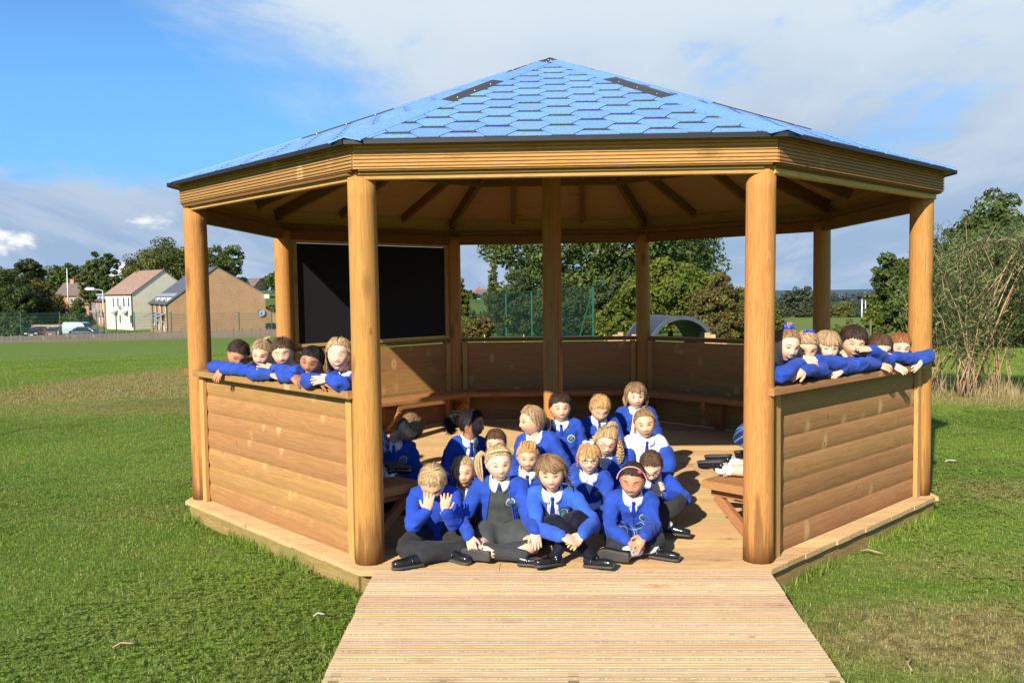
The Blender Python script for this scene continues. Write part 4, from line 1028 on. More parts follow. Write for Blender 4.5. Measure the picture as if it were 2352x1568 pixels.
# ------------------------------------------------------------------ cars
M_tyre = plain('tyre', (0.02, 0.02, 0.02), .8); M_cglass = plain('car_glass', (0.03, 0.035, 0.04), .08); M_light = plain('lamp_lens', (0.7, 0.7, 0.7), .2); M_red = plain('red_lens', (0.5, 0.02, 0.02), .3)
M_plate = plain('number_plate', (0.75, 0.6, 0.12), .5)
def car(xd, Z, ang, col, label, kind='hatch', metal=.2):
    x, y = pos_at(xd, Z); o = empty('parked_car' if kind != 'van' else 'parked_van', (x, y, ground(x, y)+.38), rz=ang); tag(o, label, 'car' if kind != 'van' else 'van')
    m = plain('car_paint_'+str(int(xd)), col, .3, metal, var=.05, coat=.6)
    W = .86; L = 4.2 if kind == 'hatch' else 4.9
    if kind == 'hatch': prof = [(-2.1, .35), (-2.12, .62), (-2.0, .82), (-1.15, .98), (-.45, 1.40), (.9, 1.45), (1.75, 1.02), (2.0, .92), (2.08, .4)]
    else: prof = [(-2.4, .35), (-2.45, .8), (-2.1, 1.15), (-1.5, 1.35), (-1.0, 1.92), (-.4, 2.02), (2.2, 2.02), (2.4, 1.8), (2.42, .4)]
    n = len(prof); v = []
    for (wx, sc) in ((-1, .80), (-.96, .97), (-.80, 1.0), (.80, 1.0), (.96, .97), (1, .80)):
        for (a, z) in prof:
            zz2 = .35+(z-.35)*(sc if z > .9 else 1.0); tum = 1.0 if z < .95 else .86
            v.append((wx*W*tum, a*(.985 if abs(wx) > .9 else 1), zz2))
    f = []
    for i in range(5):
        for k in range(n): f.append((i*n+k, (i+1)*n+k, (i+1)*n+(k+1) % n, i*n+(k+1) % n))
    f.append(tuple(range(n))); f.append(tuple(5*n+k for k in range(n))[::-1])
    b = obj('body', mesh('body', v, f, (m,), smooth=False), o)
    md = b.modifiers.new('b', 'BEVEL'); md.width = .03; md.segments = 2
    zt_ = 1.0 if kind == 'hatch' else 1.38; zp = 1.38 if kind == 'hatch' else 1.85
    k0 = 3
    (a0, q0), (a1, q1) = prof[3], prof[4]
    vv = [(-W*.74, a0-.02+.06, q0+.05), (W*.74, a0-.02+.06, q0+.05), (W*.68, a1-.05, q1-.04), (-W*.68, a1-.05, q1-.04)]
    vv = [(p[0], p[1]-.03, p[2]+.03) for p in vv]+[(p[0], p[1]+.05, p[2]-.03) for p in vv]
    obj('windscreen', mesh('windscreen', vv, [(0, 1, 2, 3), (7, 6, 5, 4), (0, 4, 5, 1), (1, 5, 6, 2), (2, 6, 7, 3), (3, 7, 4, 0)], (M_cglass,)), o)
    if kind == 'hatch':
        (a0, q0), (a1, q1) = prof[6], prof[5]
        vv = [(-W*.70, a0-.02, q0+.06), (W*.70, a0-.02, q0+.06), (W*.66, a1+.06, q1-.05), (-W*.66, a1+.06, q1-.05)]; vv = [(p[0], p[1]+.03, p[2]+.03) for p in vv]+[(p[0], p[1]-.05, p[2]-.03) for p in vv]
        obj('rear_window', mesh('rear_window', vv, [(0, 1, 2, 3), (7, 6, 5, 4), (0, 4, 5, 1), (1, 5, 6, 2), (2, 6, 7, 3), (3, 7, 4, 0)], (M_cglass,)), o)
        for s in (-1, 1): box('side_window', o, s*W*.86-.012, s*W*.86+.012, -.45, 1.1, 1.02, 1.32, M_cglass)
    for s in (-1, 1):
        box('headlight', o, s*.62-.16, s*.62+.16, prof[0][0]-.03, prof[0][0]+.1, .60, .75, M_light)
        box('tail_light', o, s*.68-.10, s*.68+.10, prof[-1][0]-.1, prof[-1][0]+.02, .70, .92, M_red)
        for yy in (-1.3, 1.3):
            v2, f2 = tube_np([(s*(W-.02)-.1, yy, .31), (s*(W-.02)+.1, yy, .31)], [.31, .31], 16); wv = obj('wheel', mesh('wheel', v2, f2, (M_tyre,), smooth=False), o)
            v2, f2 = tube_np([(s*(W+.09)-.01, yy, .31), (s*(W+.09)+.01, yy, .31)], [.18, .18], 10); obj('rim', mesh('rim', v2, f2, (M_galv,)), wv)
        box('mirror', o, s*(W+.08)-.08, s*(W+.08)+.08, -.75, -.6, .98, 1.12, m)
    box('number_plate', o, -.26, .26, prof[-1][0]+.005, prof[-1][0]+.03, .5, .62, M_plate); box('number_plate', o, -.26, .26, prof[0][0]-.035, prof[0][0]-.005, .42, .53, M_white)
    return o
car(84, 112, R_(8), (0.02, 0.022, 0.03), 'dark car facing the camera at the left of the parked cars')
car(131, 112, R_(183), (0.03, 0.028, 0.03), 'black car seen from behind with a yellow number plate')
car(161, 114, R_(80), (0.25, 0.02, 0.02), 'red car mostly hidden by the pale van')
car(183, 111, R_(70), (0.60, 0.66, 0.70), 'pale blue-white van parked beside the red car', 'van')
car(200, 108.5, R_(85), (0.02, 0.04, 0.06), 'dark teal car low in front of the pale van')
# pale garden wall behind the cars
x, y = pos_at(128, 114.5); GW = empty('garden_wall', (x, y, ground(x, y)), rz=R_(-4)); tag(GW, 'pale stone garden wall behind the parked cars', 'wall')
box('masonry', GW, -4.6, 4.2, 0, .3, -.3, 1.9, plain('pale_stone', (0.42, 0.34, 0.27), .9, var=.3, scale=2.5)); box('coping', GW, -4.7, 4.3, -.05, .35, 1.902, 2.0, M_brick)
# ------------------------------------------------------------------ play tunnel with timber posts
x, y = pos_at(1536, 22.3); zg2 = ground(x, y)
TN = empty('play_tunnel', (x, y, zg2), rz=R_(-73)); tag(TN, 'half buried grey pipe play tunnel behind the gazebo', 'tunnel')
M_pipe = plain('grey_pipe', (0.018, 0.024, 0.036), .5, var=.15, scale=2)
zc = zt(1540, 727, 21.5)-zg2-.93
def arc_shell(r0_, r1_, x0_, x1_, n=40):
    v = []
    for i in range(n+1):
        a = -0.35+(math.pi+.7)*i/n
        for (r_, xx) in ((r0_, x0_), (r1_, x0_), (r1_, x1_), (r0_, x1_)): v.append((xx, r_*math.cos(a), zc+r_*math.sin(a)))
    f = []
    for i in range(n):
        for k in range(4): f.append((i*4+k, i*4+(k+1) % 4, (i+1)*4+(k+1) % 4, (i+1)*4+k))
    f += [(0, 1, 2, 3), (n*4+3, n*4+2, n*4+1, n*4)]
    return v, f
v, f = arc_shell(.86, .93, -.75, .75); obj('pipe', mesh('pipe', v, f, (M_pipe,), smooth=False), TN)
for xx in (-.75, .75):
    v, f = arc_shell(.85, .945, xx-.04, xx+.04); obj('end_rim', mesh('end_rim', v, f, (plain('rim_grey', (0.07, 0.08, 0.10), .5),)), TN)
for i, (xd, yt, Z, lb) in enumerate(((1401, 776, 20.6, 'shortest timber post at the left end of the tunnel wall'), (1413, 769, 20.6, 'timber post second from the left of the tunnel'), (1425, 763, 20.6, 'tallest timber post left of the tunnel'),
        (1444, 775, 19.6, 'low timber post just left of the back post'), (1457, 768, 19.6, 'timber post against the back right post'),
        (1625, 764, 20.4, 'tallest timber post right of the tunnel'), (1637, 768, 20.4, 'timber post second right of the tunnel'), (1650, 777, 20.4, 'low timber post third right of the tunnel'), (1663, 779, 20.4, 'lowest timber post at the right of the tunnel'))):
    x, y = pos_at(xd, Z); g = ground(x, y); o = empty('timber_post', (x, y, g)); tag(o, lb, 'post', 'upright timber posts around the play tunnel')
    board('sleeper', o, (0, 0, -.1), (0, 0, zt(xd, yt, Z)-g), .125, .10, W_deck, up=(0, 1, 0), c=.01)
# stake by the sapling
x, y = pos_at(2000, 39); o = empty('tree_stake', (x, y, ground(x, y))); tag(o, 'wooden stake supporting the young sapling', 'stake'); board('shaft', o, (0, 0, 0), (0, 0, 1.2), .07, .07, W_grey, up=(0, 1, 0))
# ------------------------------------------------------------------ living willow structure
wx, wy = pos_at(2372, 12.6); wz = ground(wx, wy)
rnd = random.Random(11)
for ci in range(11):
    if ci < 7: a = math.pi*2*ci/7.0; bx, by = wx+1.32*math.cos(a), wy+1.3*math.sin(a)
    else: bx, by = wx+rnd.uniform(-1.25, 1.3), wy+rnd.uniform(-1.4, 1.5)
    gz = ground(bx, by); o = empty('willow', (bx, by, gz))
    v, f, lv, lf = [], [], [], []
    for j in range(18):
        L = rnd.uniform(1.2, 2.55); sp = rnd.uniform(-.9, .9); arch = (j < 3 and ci < 6)
        s = Vector((rnd.uniform(-.12, .12), rnd.uniform(-.12, .12), 0)); pts = [s]
        inward = (Vector((wx, wy, 0))-Vector((bx, by, 0))); inward.z = 0
        for k in range(1, 9):
            t_ = k/8
            if arch: p = s+Vector((inward.x*1.9*t_, inward.y*1.9*t_, 2.35*math.sin(math.pi*.5*min(1, t_*1.45))-max(0, t_-.75)*1.2))+Vector((sp*.3*t_, 0, 0))
            else: p = s+Vector((sp*.6*t_**1.5+.05*math.sin(7*t_+j), rnd.uniform(-.3, .3)*t_, L*t_))
            pts.append(p)
        rr = rnd.uniform(.006, .012)*(1.35 if arch else .8)
        a_, b_ = tube_np(pts, [rr*(1-.75*k/8) for k in range(9)], 5); st = len(v); v += a_; f += [tuple(st+q for q in g_) for g_ in b_]
        for k in range(150):                                # narrow leaves and side shoots
            t_ = rnd.uniform(.28, 1)**.8*8; i0_ = min(7, int(t_)); p = pts[i0_].lerp(pts[i0_+1], t_-i0_)
            d = Vector((rnd.uniform(-.6, .6), rnd.uniform(-.6, .6), rnd.uniform(.2, 1))).normalized(); ll = rnd.uniform(.08, .17); sd_ = d.orthogonal().normalized()*.011
            st = len(lv); q0_ = p+Vector((rnd.gauss(0, .07), rnd.gauss(0, .07), rnd.gauss(0, .05))); lv += [q0_-sd_*.3, q0_+d*ll*.5-sd_, q0_+d*ll, q0_+d*ll*.5+sd_]; lf.append((st, st+1, st+2, st+3))
    tag(o, ['arching willow clump', 'upright willow clump'][ci >= 7]+[' at the near left of the willow dome', ' at the back right of the willow dome', ' at the back of the willow dome', ' at the far left of the dome', ' at the left foot of the dome', ' at the near middle of the dome', ' at the near right of the dome', ' with many leafy shoots inside the dome', ' of bare tan rods among the dome', ' with long upright leafy rods', ' at the edge of the rough grass'][ci], 'willow', 'living willow rods woven into a dome')
    obj('rods', mesh('rods', v, f, (M_withy,), smooth=True), o); fo_ = obj('foliage', mesh('foliage', lv, lf, (F_willow,)), o)
    att = fo_.data.attributes.new('tone', 'FLOAT', 'POINT'); att.data.foreach_set('value', np.repeat(np.random.default_rng(ci).uniform(0, 1, len(lf)), 4).astype(np.float32))
# dry stalks round the willow feet
v, f = [], []
for i in range(650):
    x = wx+rnd.gauss(-.2, .85); y = wy+rnd.gauss(-.2, 1.0); g = ground(x, y); h = rnd.uniform(.08, .42); a = rnd.uniform(0, 6.28); l = h*rnd.uniform(.05, .5); w_ = .004
    s = len(v); v += [(x-w_, y, g), (x+w_, y, g), (x+l*math.cos(a), y+l*math.sin(a), g+h)]; f.append((s, s+1, s+2))
tag(obj('dry_stalks', mesh('dry_stalks', v, f, (plain('straw', (0.30, 0.23, 0.11), .8, var=.4),))), 'dry straw stalks at the feet of the willow rods', kind='stuff')
# ------------------------------------------------------------------ bits lying on the lawn
def twig(x, y, L, a, r, mat, label, name='stick'):
    z = ground(x, y)+.028; v, f = tube_np([(-L/2, 0, 0), (-L*.2, .012, .012), (L*.2, -.004, .012), (L/2, .01, .004)], [r*.7, r, r, r*.6], 6)
    o = obj(name, mesh(name, v, f, (mat,), smooth=True), None, Matrix.Translation((x, y, z))@Matrix.Rotation(a, 4, 'Z')); tag(o, label, 'stick')
M_stick = plain('pale_stick', (0.45, 0.29, 0.18), .7, var=.2); M_stick2 = plain('white_stick', (0.52, 0.47, 0.38), .7, var=.2)
q = at(288, 1487, z=-.12); twig(q.x, q.y, .10, .25, .004, M_stick, 'reddish stick lying in the grass at bottom left')
q = at(735, 1418, z=-.12); twig(q.x, q.y, .06, .1, .004, M_stick2, 'pale stick in the grass left of the ramp')
q = at(2185, 1062, z=-.12); twig(q.x, q.y, .10, -.1, .006, M_stick2, 'white stick on the lawn right of the gazebo')
q = at(2002, 1272, z=-.12); twig(q.x, q.y, .12, -.7, .005, M_stick, 'brown stick beside the right corner of the gazebo deck')
q = at(2090, 1530, z=-.12); twig(q.x, q.y, .12, 1.3, .004, M_stick, 'thin dry stem standing in the grass at bottom right')
# ================================================================== CHILDREN
def skinmat(name, base, blush):
    m, t, b = new_mat(name); tcn = t.node('ShaderNodeTexCoord')
    a = t.node('ShaderNodeAttribute', attribute_name='blush').outputs['Fac']; n = t.noise(tcn.outputs['Object'], 25, 3)
    c = t.mix(t.smooth(n, .3, .7), tuple(x*.94 for x in base), base); c = t.mix(a, c, blush)
    t.link(c, b.inputs['Base Color']); b.inputs['Roughness'].default_value = .5; b.inputs['Specular IOR Level'].default_value = .35
    b.inputs['Subsurface Weight'].default_value = .12; b.inputs['Subsurface Radius'].default_value = (.010, .004, .002); b.inputs['Subsurface Scale'].default_value = .6
    return m
SK = {'fair': skinmat('skin_fair', (0.80, 0.46, 0.285), (0.76, 0.29, 0.18)), 'pale': skinmat('skin_pale', (0.82, 0.52, 0.355), (0.79, 0.35, 0.24)),
      'tan': skinmat('skin_tan', (0.56, 0.27, 0.145), (0.52, 0.16, 0.09)), 'brown': skinmat('skin_brown', (0.42, 0.19, 0.10), (0.36, 0.11, 0.07))}
def hairmat(name, dark, light):
    m, t, b = new_mat(name); a = t.node('ShaderNodeAttribute', attribute_name='strand').outputs['Fac']
    t.link(t.mix(a, dark, light), b.inputs['Base Color']); b.inputs['Roughness'].default_value = .58; b.inputs['Specular IOR Level'].default_value = .28
    return m
HM = {'blond': hairmat('hair_blond', (0.34, 0.205, 0.085), (0.72, 0.52, 0.27)), 'fair': hairmat('hair_fair', (0.24, 0.145, 0.07), (0.60, 0.41, 0.22)), 'gold': hairmat('hair_gold', (0.38, 0.19, 0.06), (0.74, 0.46, 0.19)),
      'lbrown': hairmat('hair_light_brown', (0.15, 0.08, 0.038), (0.42, 0.26, 0.13)), 'brown': hairmat('hair_brown', (0.050, 0.026, 0.014), (0.15, 0.082, 0.042)),
      'black': hairmat('hair_black', (0.006, 0.005, 0.005), (0.030, 0.024, 0.021)), 'dbrown': hairmat('hair_dark_brown', (0.022, 0.012, 0.008), (0.075, 0.042, 0.026)), 'red': hairmat('hair_red', (0.18, 0.060, 0.020), (0.42, 0.17, 0.060))}
def cloth(name, col, rough=.9, var=.12, bump=.35, bs=420, sheen=.25):
    m, t, b = new_mat(name); tcn = t.node('ShaderNodeTexCoord'); n = t.noise(tcn.outputs['Object'], 14, 5, .65); n2 = t.noise(tcn.outputs['Object'], bs, 2)
    c = t.mix(t.smooth(n, .3, .7), tuple(x*(1-var) for x in col), tuple(x*(1+var) for x in col)); c = t.mix(t.smooth(n2, .3, .7, 0, .35), c, tuple(x*.72 for x in col))
    t.link(c, b.inputs['Base Color']); b.inputs['Roughness'].default_value = rough; b.inputs['Specular IOR Level'].default_value = .15
    b.inputs['Sheen Weight'].default_value = sheen*.25
    bn = t.node('ShaderNodeBump'); bn.inputs['Strength'].default_value = bump; bn.inputs['Distance'].default_value = .002; t.link(n2, bn.inputs['Height']); t.link(bn.outputs[0], b.inputs['Normal'])
    return m
C_blue = cloth('royal_blue_knit', (0.026, 0.074, 0.40), var=.22); C_lblue = cloth('washed_blue_sweatshirt', (0.042, 0.125, 0.56)); C_mblue = cloth('blue_sweatshirt', (0.024, 0.075, 0.48))
C_white = cloth('white_cotton', (0.80, 0.80, 0.80), sheen=0); C_tie = cloth('blue_tie', (0.012, 0.032, 0.33), .5); C_grey = cloth('grey_pinafore', (0.070, 0.075, 0.070), bs=500); C_trous = cloth('grey_trousers', (0.035, 0.035, 0.036), .8, bs=500)
C_tights = cloth('charcoal_tights', (0.032, 0.031, 0.036), .75); C_navy = cloth('navy_tights', (0.008, 0.008, 0.018), .7); C_sock = cloth('grey_socks', (0.050, 0.050, 0.052)); C_wsock = cloth('white_socks', (0.78, 0.78, 0.78), sheen=0)
M_shoe = plain('black_shoe_leather', (0.012, 0.012, 0.013), .28, var=.3, coat=.5); M_sole = plain('shoe_sole', (0.06, 0.055, 0.05), .7, var=.3); M_silver = plain('buckle', (.7, .7, .7), .25, .9)
M_pink = plain('pink_band', (0.75, 0.42, 0.45), .5); M_flower = plain('pink_flower', (0.75, 0.05, 0.15), .5); M_bow = plain('blue_ribbon', (0.02, 0.06, 0.60), .3); M_glk = plain('black_spectacle_frame', (0.012, 0.010, 0.010), .3); M_glr = plain('red_spectacle_frame', (0.40, 0.02, 0.02), .3)
M_eye = plain('eye_white', (0.50, 0.46, 0.44), .2, var=.02); M_iris = plain('iris', (0.05, 0.06, 0.08), .1); M_lash = plain('lash_line', (0.10, 0.045, 0.03), .7); M_lip = plain('lips', (0.58, 0.18, 0.15), .45); M_lipd = plain('dark_lips', (0.33, 0.10, 0.08), .45)
M_teeth = plain('teeth', (0.82, 0.80, 0.74), .3, var=.02); M_mouth = plain('mouth_dark', (0.14, 0.03, 0.025), .6)
def stripes(name, c1, c2, per=.006):
    m, t, b = new_mat(name); tcn = t.node('ShaderNodeTexCoord'); X_, Y_, Z_ = t.sep(tcn.outputs['Object'])[:3]
    s = t.math('SINE', t.math('MULTIPLY', X_, 6.283/per)); t.link(t.mix(t.smooth(s, -.2, .2), c1, c2), b.inputs['Base Color']); b.inputs['Roughness'].default_value = .85; return m
C_stripe = stripes('blue_white_stripe', (0.78, 0.80, 0.84), (0.20, 0.36, 0.72))
def tartan():
    m, t, b = new_mat('blue_tartan'); tcn = t.node('ShaderNodeTexCoord'); X_, Y_, Z_ = t.sep(tcn.outputs['Object'])[:3]
    u = t.math('ADD', X_, t.math('MULTIPLY', Y_, .35)); v = t.math('ADD', Z_, t.math('MULTIPLY', Y_, .75))
    def band(x, per, w_, ph=0.0): return t.smooth(t.math('ABSOLUTE', t.math('SUBTRACT', t.math('FRACT', t.math('ADD', t.math('MULTIPLY', x, 1/per), ph)), .5)), w_+.03, w_-.03)
    c = (0.015, 0.05, 0.26); a = t.mix(t.math('MULTIPLY', t.math('ADD', band(u, .05, .20), band(v, .05, .20)), .5), c, (0.004, 0.010, 0.03))
    a = t.mix(t.math('MAXIMUM', band(u, .05, .035, .5), band(v, .05, .035, .5)), a, (0.22, 0.42, 0.75)); a = t.mix(t.math('MULTIPLY', band(u, .05, .02, .25), .7), a, (0.30, 0.34, 0.16))
    t.link(a, b.inputs['Base Color']); b.inputs['Roughness'].default_value = .85; return m
C_tartan = tartan()
B_ring = plain('badge_ring', (0.62, 0.68, 0.62), .7); B_navy = plain('badge_navy', (0.015, 0.03, 0.12), .7); B_green = plain('badge_green', (0.02, 0.28, 0.11), .7); B_teal = plain('badge_teal', (0.015, 0.12, 0.20), .7); B_red = plain('badge_red', (0.45, 0.06, 0.03), .7); B_yel = plain('badge_yellow', (0.65, 0.52, 0.08), .7); B_pale = plain('badge_pale', (0.60, 0.72, 0.74), .7)

def sm(x, a, b): t = np.clip((x-a)/(b-a), 0, 1); return t*t*(3-2*t)
def head_pts(d, cheek=1.0, thin=1.0):
    d = np.asarray(d); x = d[:, 0]*.0690*thin; y = np.where(d[:, 1] < 0, d[:, 1]*.085, d[:, 1]*.096); z = np.where(d[:, 2] < 0, d[:, 2]*.0960, d[:, 2]*.0970)
    t = np.clip((-z-.005)/.092, 0, 1); x = x*(1-.27*t**1.7); y = np.where(y > 0, y*(1-.60*t), y*(1-.03*t))
    x = x*(1+.03*np.exp(-((z-.04)/.04)**2))
    fr = sm(-d[:, 1], .15, .55)
    def g(x0, z0, sx, sz): return np.exp(-((x-x0)/sx)**2-((z-z0)/sz)**2)
    dy = 0
    dy = dy-.0110*g(0, -.026, .0125, .011)-.0030*g(0, -.008, .010, .022)
    for s in (-1, 1):
        dy = dy+.0075*g(s*.0278, .003, .015, .011)-.0085*cheek*g(s*.037, -.034, .021, .022)-.0035*g(s*.024, .020, .018, .008)-.003*g(s*.012, -.033, .005, .006)
    dy = dy-.0045*g(0, -.056, .021, .009)-.007*g(0, -.086, .018, .014)+.0035*g(0, -.071, .022, .006)
    y = y+dy*fr
    return np.stack([x, y, z], 1)
NA, NL = 60, 44
_ph = np.array([2*math.pi*k/NA for k in range(NA)]); _ph = _ph-.45*np.sin(_ph)       # front (phi=0) is denser
_th = np.array([math.pi*(.02+.96*j/(NL-1)) for j in range(NL)])
HD = np.array([(math.sin(t)*math.sin(p), -math.sin(t)*math.cos(p), math.cos(t)) for t in _th for p in _ph])
HF_ = [q for q in grid_faces(NA, NL, True)]
HF_.append(tuple(range(NA))[::-1]); HF_.append(tuple((NL-1)*NA+k for k in range(NA)))
class MB:
    """collects points and faces"""
    def __init__(s): s.v = []; s.f = []; s.a = []
    def add(s, v, f, M=None, a=0.0):
        n = len(s.v)
        v = [Vector(p) for p in v]
        if M is not None: v = [M@p for p in v]
        s.v += v; s.f += [tuple(n+i for i in q) for q in f]
        s.a += list(a) if hasattr(a, '__len__') else [a]*len(v)
    def mesh(s, name, mats, attr=None, smooth=True, mi=None):
        me = mesh(name, [tuple(p) for p in s.v], s.f, mats, mi, smooth)
        if attr: x = me.attributes.new(attr, 'FLOAT', 'POINT'); x.data.foreach_set('value', np.array(s.a, dtype=np.float32))
        return me
def tube(pts, rads, n=12, caps=True, flat=1.0, side=None):
    """tube with round ends"""
    P = [Vector(p) for p in pts]; Rr = list(rads)
    if caps:
        d0_ = (P[0]-P[1]).normalized(); d1_ = (P[-1]-P[-2]).normalized()
        P = [P[0]+d0_*Rr[0]*.85, P[0]+d0_*Rr[0]*.5]+P+[P[-1]+d1_*Rr[-1]*.5, P[-1]+d1_*Rr[-1]*.85]
        Rr = [Rr[0]*.3, Rr[0]*.82]+Rr+[Rr[-1]*.82, Rr[-1]*.3]
    v, f = [], []; prev = side
    for i, p in enumerate(P):
        d = (P[min(i+1, len(P)-1)]-P[max(i-1, 0)]).normalized()
        s = d.orthogonal().normalized() if prev is None else (prev-d*prev.dot(d)).normalized()
        prev = s; u = d.cross(s)
        for k in range(n):
            a = 2*math.pi*k/n; v.append(p+s*math.cos(a)*Rr[i]+u*math.sin(a)*Rr[i]*flat)
    for i in range(len(P)-1):
        for k in range(n): f.append((i*n+k, i*n+(k+1) % n, (i+1)*n+(k+1) % n, (i+1)*n+k))
    f.append(tuple(range(n))[::-1]); f.append(tuple((len(P)-1)*n+k for k in range(n)))
    return v, f
def spline(pts, rads, m=4):
    P = [Vector(p) for p in pts]; out, ro = [], []
    for i in range(len(P)-1):
        a, b, c, d = P[max(i-1, 0)], P[i], P[i+1], P[min(i+2, len(P)-1)]
        for j in range(m):
            t = j/m; out.append(.5*((2*b)+(c-a)*t+(2*a-5*b+4*c-d)*t*t+(3*b-a-3*c+d)*t**3)); ro.append(rads[i]*(1-t)+rads[i+1]*t)
    out.append(P[-1]); ro.append(rads[-1]); return out, ro
def loft(secs, n=20, p=2.3):
    """secs: (centre, right, front, half width, half depth)"""
    v, f = [], []
    for c, r, fr, w_, d_ in secs:
        for k in range(n):
            a = 2*math.pi*k/n; ca, sa = math.cos(a), math.sin(a)
            v.append(c+r*w_*math.copysign(abs(ca)**(2/p), ca)+fr*d_*math.copysign(abs(sa)**(2/p), sa))
    m = len(secs)
    for i in range(m-1):
        for k in range(n): f.append((i*n+k, i*n+(k+1) % n, (i+1)*n+(k+1) % n, (i+1)*n+k))
    f.append(tuple(range(n))[::-1]); f.append(tuple((m-1)*n+k for k in range(n)))
    return v, f
def ball(c, r, n=12, m=8):
    rx, ry, rz = r if hasattr(r, '__len__') else (r, r, r); v = []
    for j in range(m+1):
        t = math.pi*(.06+.88*j/m)
        for k in range(n): a = 2*math.pi*k/n; v.append(Vector(c)+Vector((rx*math.sin(t)*math.cos(a), ry*math.sin(t)*math.sin(a), rz*math.cos(t))))
    f = [q[::-1] for q in grid_faces(n, m+1, True)]; f.append(tuple(range(n))); f.append(tuple(m*n+k for k in range(n))[::-1])
    return v, f
_tmp = []
def remesh(mb, voxel, smooth=5, name='tmp'):
    me = bpy.data.meshes.new(name); me.from_pydata([tuple(p) for p in mb.v], [], mb.f); me.update()
    bm = bmesh.new(); bm.from_mesh(me); bmesh.ops.recalc_face_normals(bm, faces=bm.faces); bm.to_mesh(me); bm.free()
    o = bpy.data.objects.new(name, me); COL.objects.link(o)
    m = o.modifiers.new('r', 'REMESH'); m.mode = 'VOXEL'; m.voxel_size = voxel; m.adaptivity = 0.0
    if smooth: s = o.modifiers.new('s', 'SMOOTH'); s.factor = .5; s.iterations = smooth
    dg = bpy.context.evaluated_depsgraph_get(); out = bpy.data.meshes.new_from_object(o.evaluated_get(dg))
    bpy.data.objects.remove(o); bpy.data.meshes.remove(me)
    return out
def wrinkle(me, amp, seed, sc=16.0, joints=()):
    n = len(me.vertices); co = np.empty(n*3, dtype=np.float32); no = np.empty(n*3, dtype=np.float32)
    me.vertices.foreach_get('co', co); me.vertex_normals.foreach_get('vector', no) if hasattr(me, 'vertex_normals') else me.vertices.foreach_get('normal', no)
    co = co.reshape(-1, 3); no = no.reshape(-1, 3); o = Vector((seed*3.7, seed*1.3, seed*2.1))
    d = np.empty(n, dtype=np.float32)
    for i in range(n):
        p = co[i]; q = Vector((p[0]*sc*.8, p[1]*sc*.8, p[2]*sc*1.25))+o
        a = mnoise.noise(q); r = 1-abs(mnoise.noise(q*.75+Vector((9, 2, 4))))*2.2
        d[i] = a*.5+max(0, r)*.55-.25
    w_ = np.ones(n)
    for j, (c, rr, k) in enumerate(joints):
        w_ += k*np.exp(-(np.linalg.norm(co-np.array(c), axis=1)/rr)**2)
    co += no*(d*w_*amp)[:, None]
    me.vertices.foreach_set('co', co.ravel()); me.update()
def finish(me, mat):
    me.materials.clear(); me.materials.append(mat); me.polygons.foreach_set('use_smooth', np.ones(len(me.polygons), dtype=bool)); me.polygons.foreach_set('material_index', np.zeros(len(me.polygons), dtype=np.int32)); return me
# ---- hands
def make_hand(curl, spread=.10, thumb=.7):
    mb = MB(); X1, Y1, Z1 = Vector((1, 0, 0)), Vector((0, 1, 0)), Vector((0, 0, 1))
    mb.add(*loft([(X1*x, Y1, Z1, w_, d_) for x, w_, d_ in ((-.014, .0150, .0125), (0, .0165, .0125), (.012, .0215, .0125), (.03, .0265, .0120), (.046, .0275, .0105), (.056, .0255, .0080))], 14, 2.2))
    for i, (y0_, L, r) in enumerate(((.0205, .040, .0066), (.0070, .045, .0068), (-.0070, .042, .0066), (-.0200, .033, .0060))):
        p = Vector((.050, y0_, 0)); pts = [p-Vector((.012, 0, 0))]; rads = [r*1.05]; az = math.atan2(y0_, .11)*spread*10*.6; el = -.15*curl
        for s_ in range(3):
            for h in range(2):
                d = Vector((math.cos(el)*math.cos(az), math.cos(el)*math.sin(az), math.sin(el))); pts.append(p.copy()); rads.append(r*(1-.07*(s_+h*.5))); p = p+d*L/6*(1.15 if s_ == 0 else .93); 
            el -= curl*.62
        pts.append(p); rads.append(r*.8)
        mb.add(*tube(pts, rads, 8))
    p = Vector((.006, .014, -.004)); d = Vector((math.cos(thumb), math.sin(thumb), -.25)).normalized(); e = Vector((math.cos(thumb*.45), math.sin(thumb*.45), -.25-.3*curl)).normalized()
    mb.add(*tube([p, p+d*.014, p+d*.028, p+d*.028+e*.012, p+d*.028+e*.024], [.0100, .0095, .0080, .0074, .0064], 8))
    me = remesh(mb, .0030, 1, 'hand'); v = [Vector(p.co) for p in me.vertices]; f = [tuple(q.vertices) for q in me.polygons]; bpy.data.meshes.remove(me); return v, f
HANDS = {'relax': make_hand(.45), 'flat': make_hand(.12, .16, .9), 'curl': make_hand(1.15, .06, .5), 'cup': make_hand(.62, .20, .9)}
def add_hand(mb, kind, w_, d, palm, side, sc=1.0):
    """side 'r': the child's right hand; fingers along d, palm faces `palm`"""
    v, f = HANDS[kind]; x = Vector(d).normalized(); z = -Vector(palm); z = (z-x*z.dot(x)).normalized(); y = z.cross(x)
    # thumb is on +y for a left hand seen from above with the palm down... mirror for the other
    if side == 'l': v = [Vector((p.x, -p.y, p.z)) for p in v]; f = [q[::-1] for q in f]
    Mx = Matrix((x*sc, y*sc, z*sc)).transposed().to_4x4(); Mx.translation = Vector(w_); mb.add(v, f, Mx, .12)
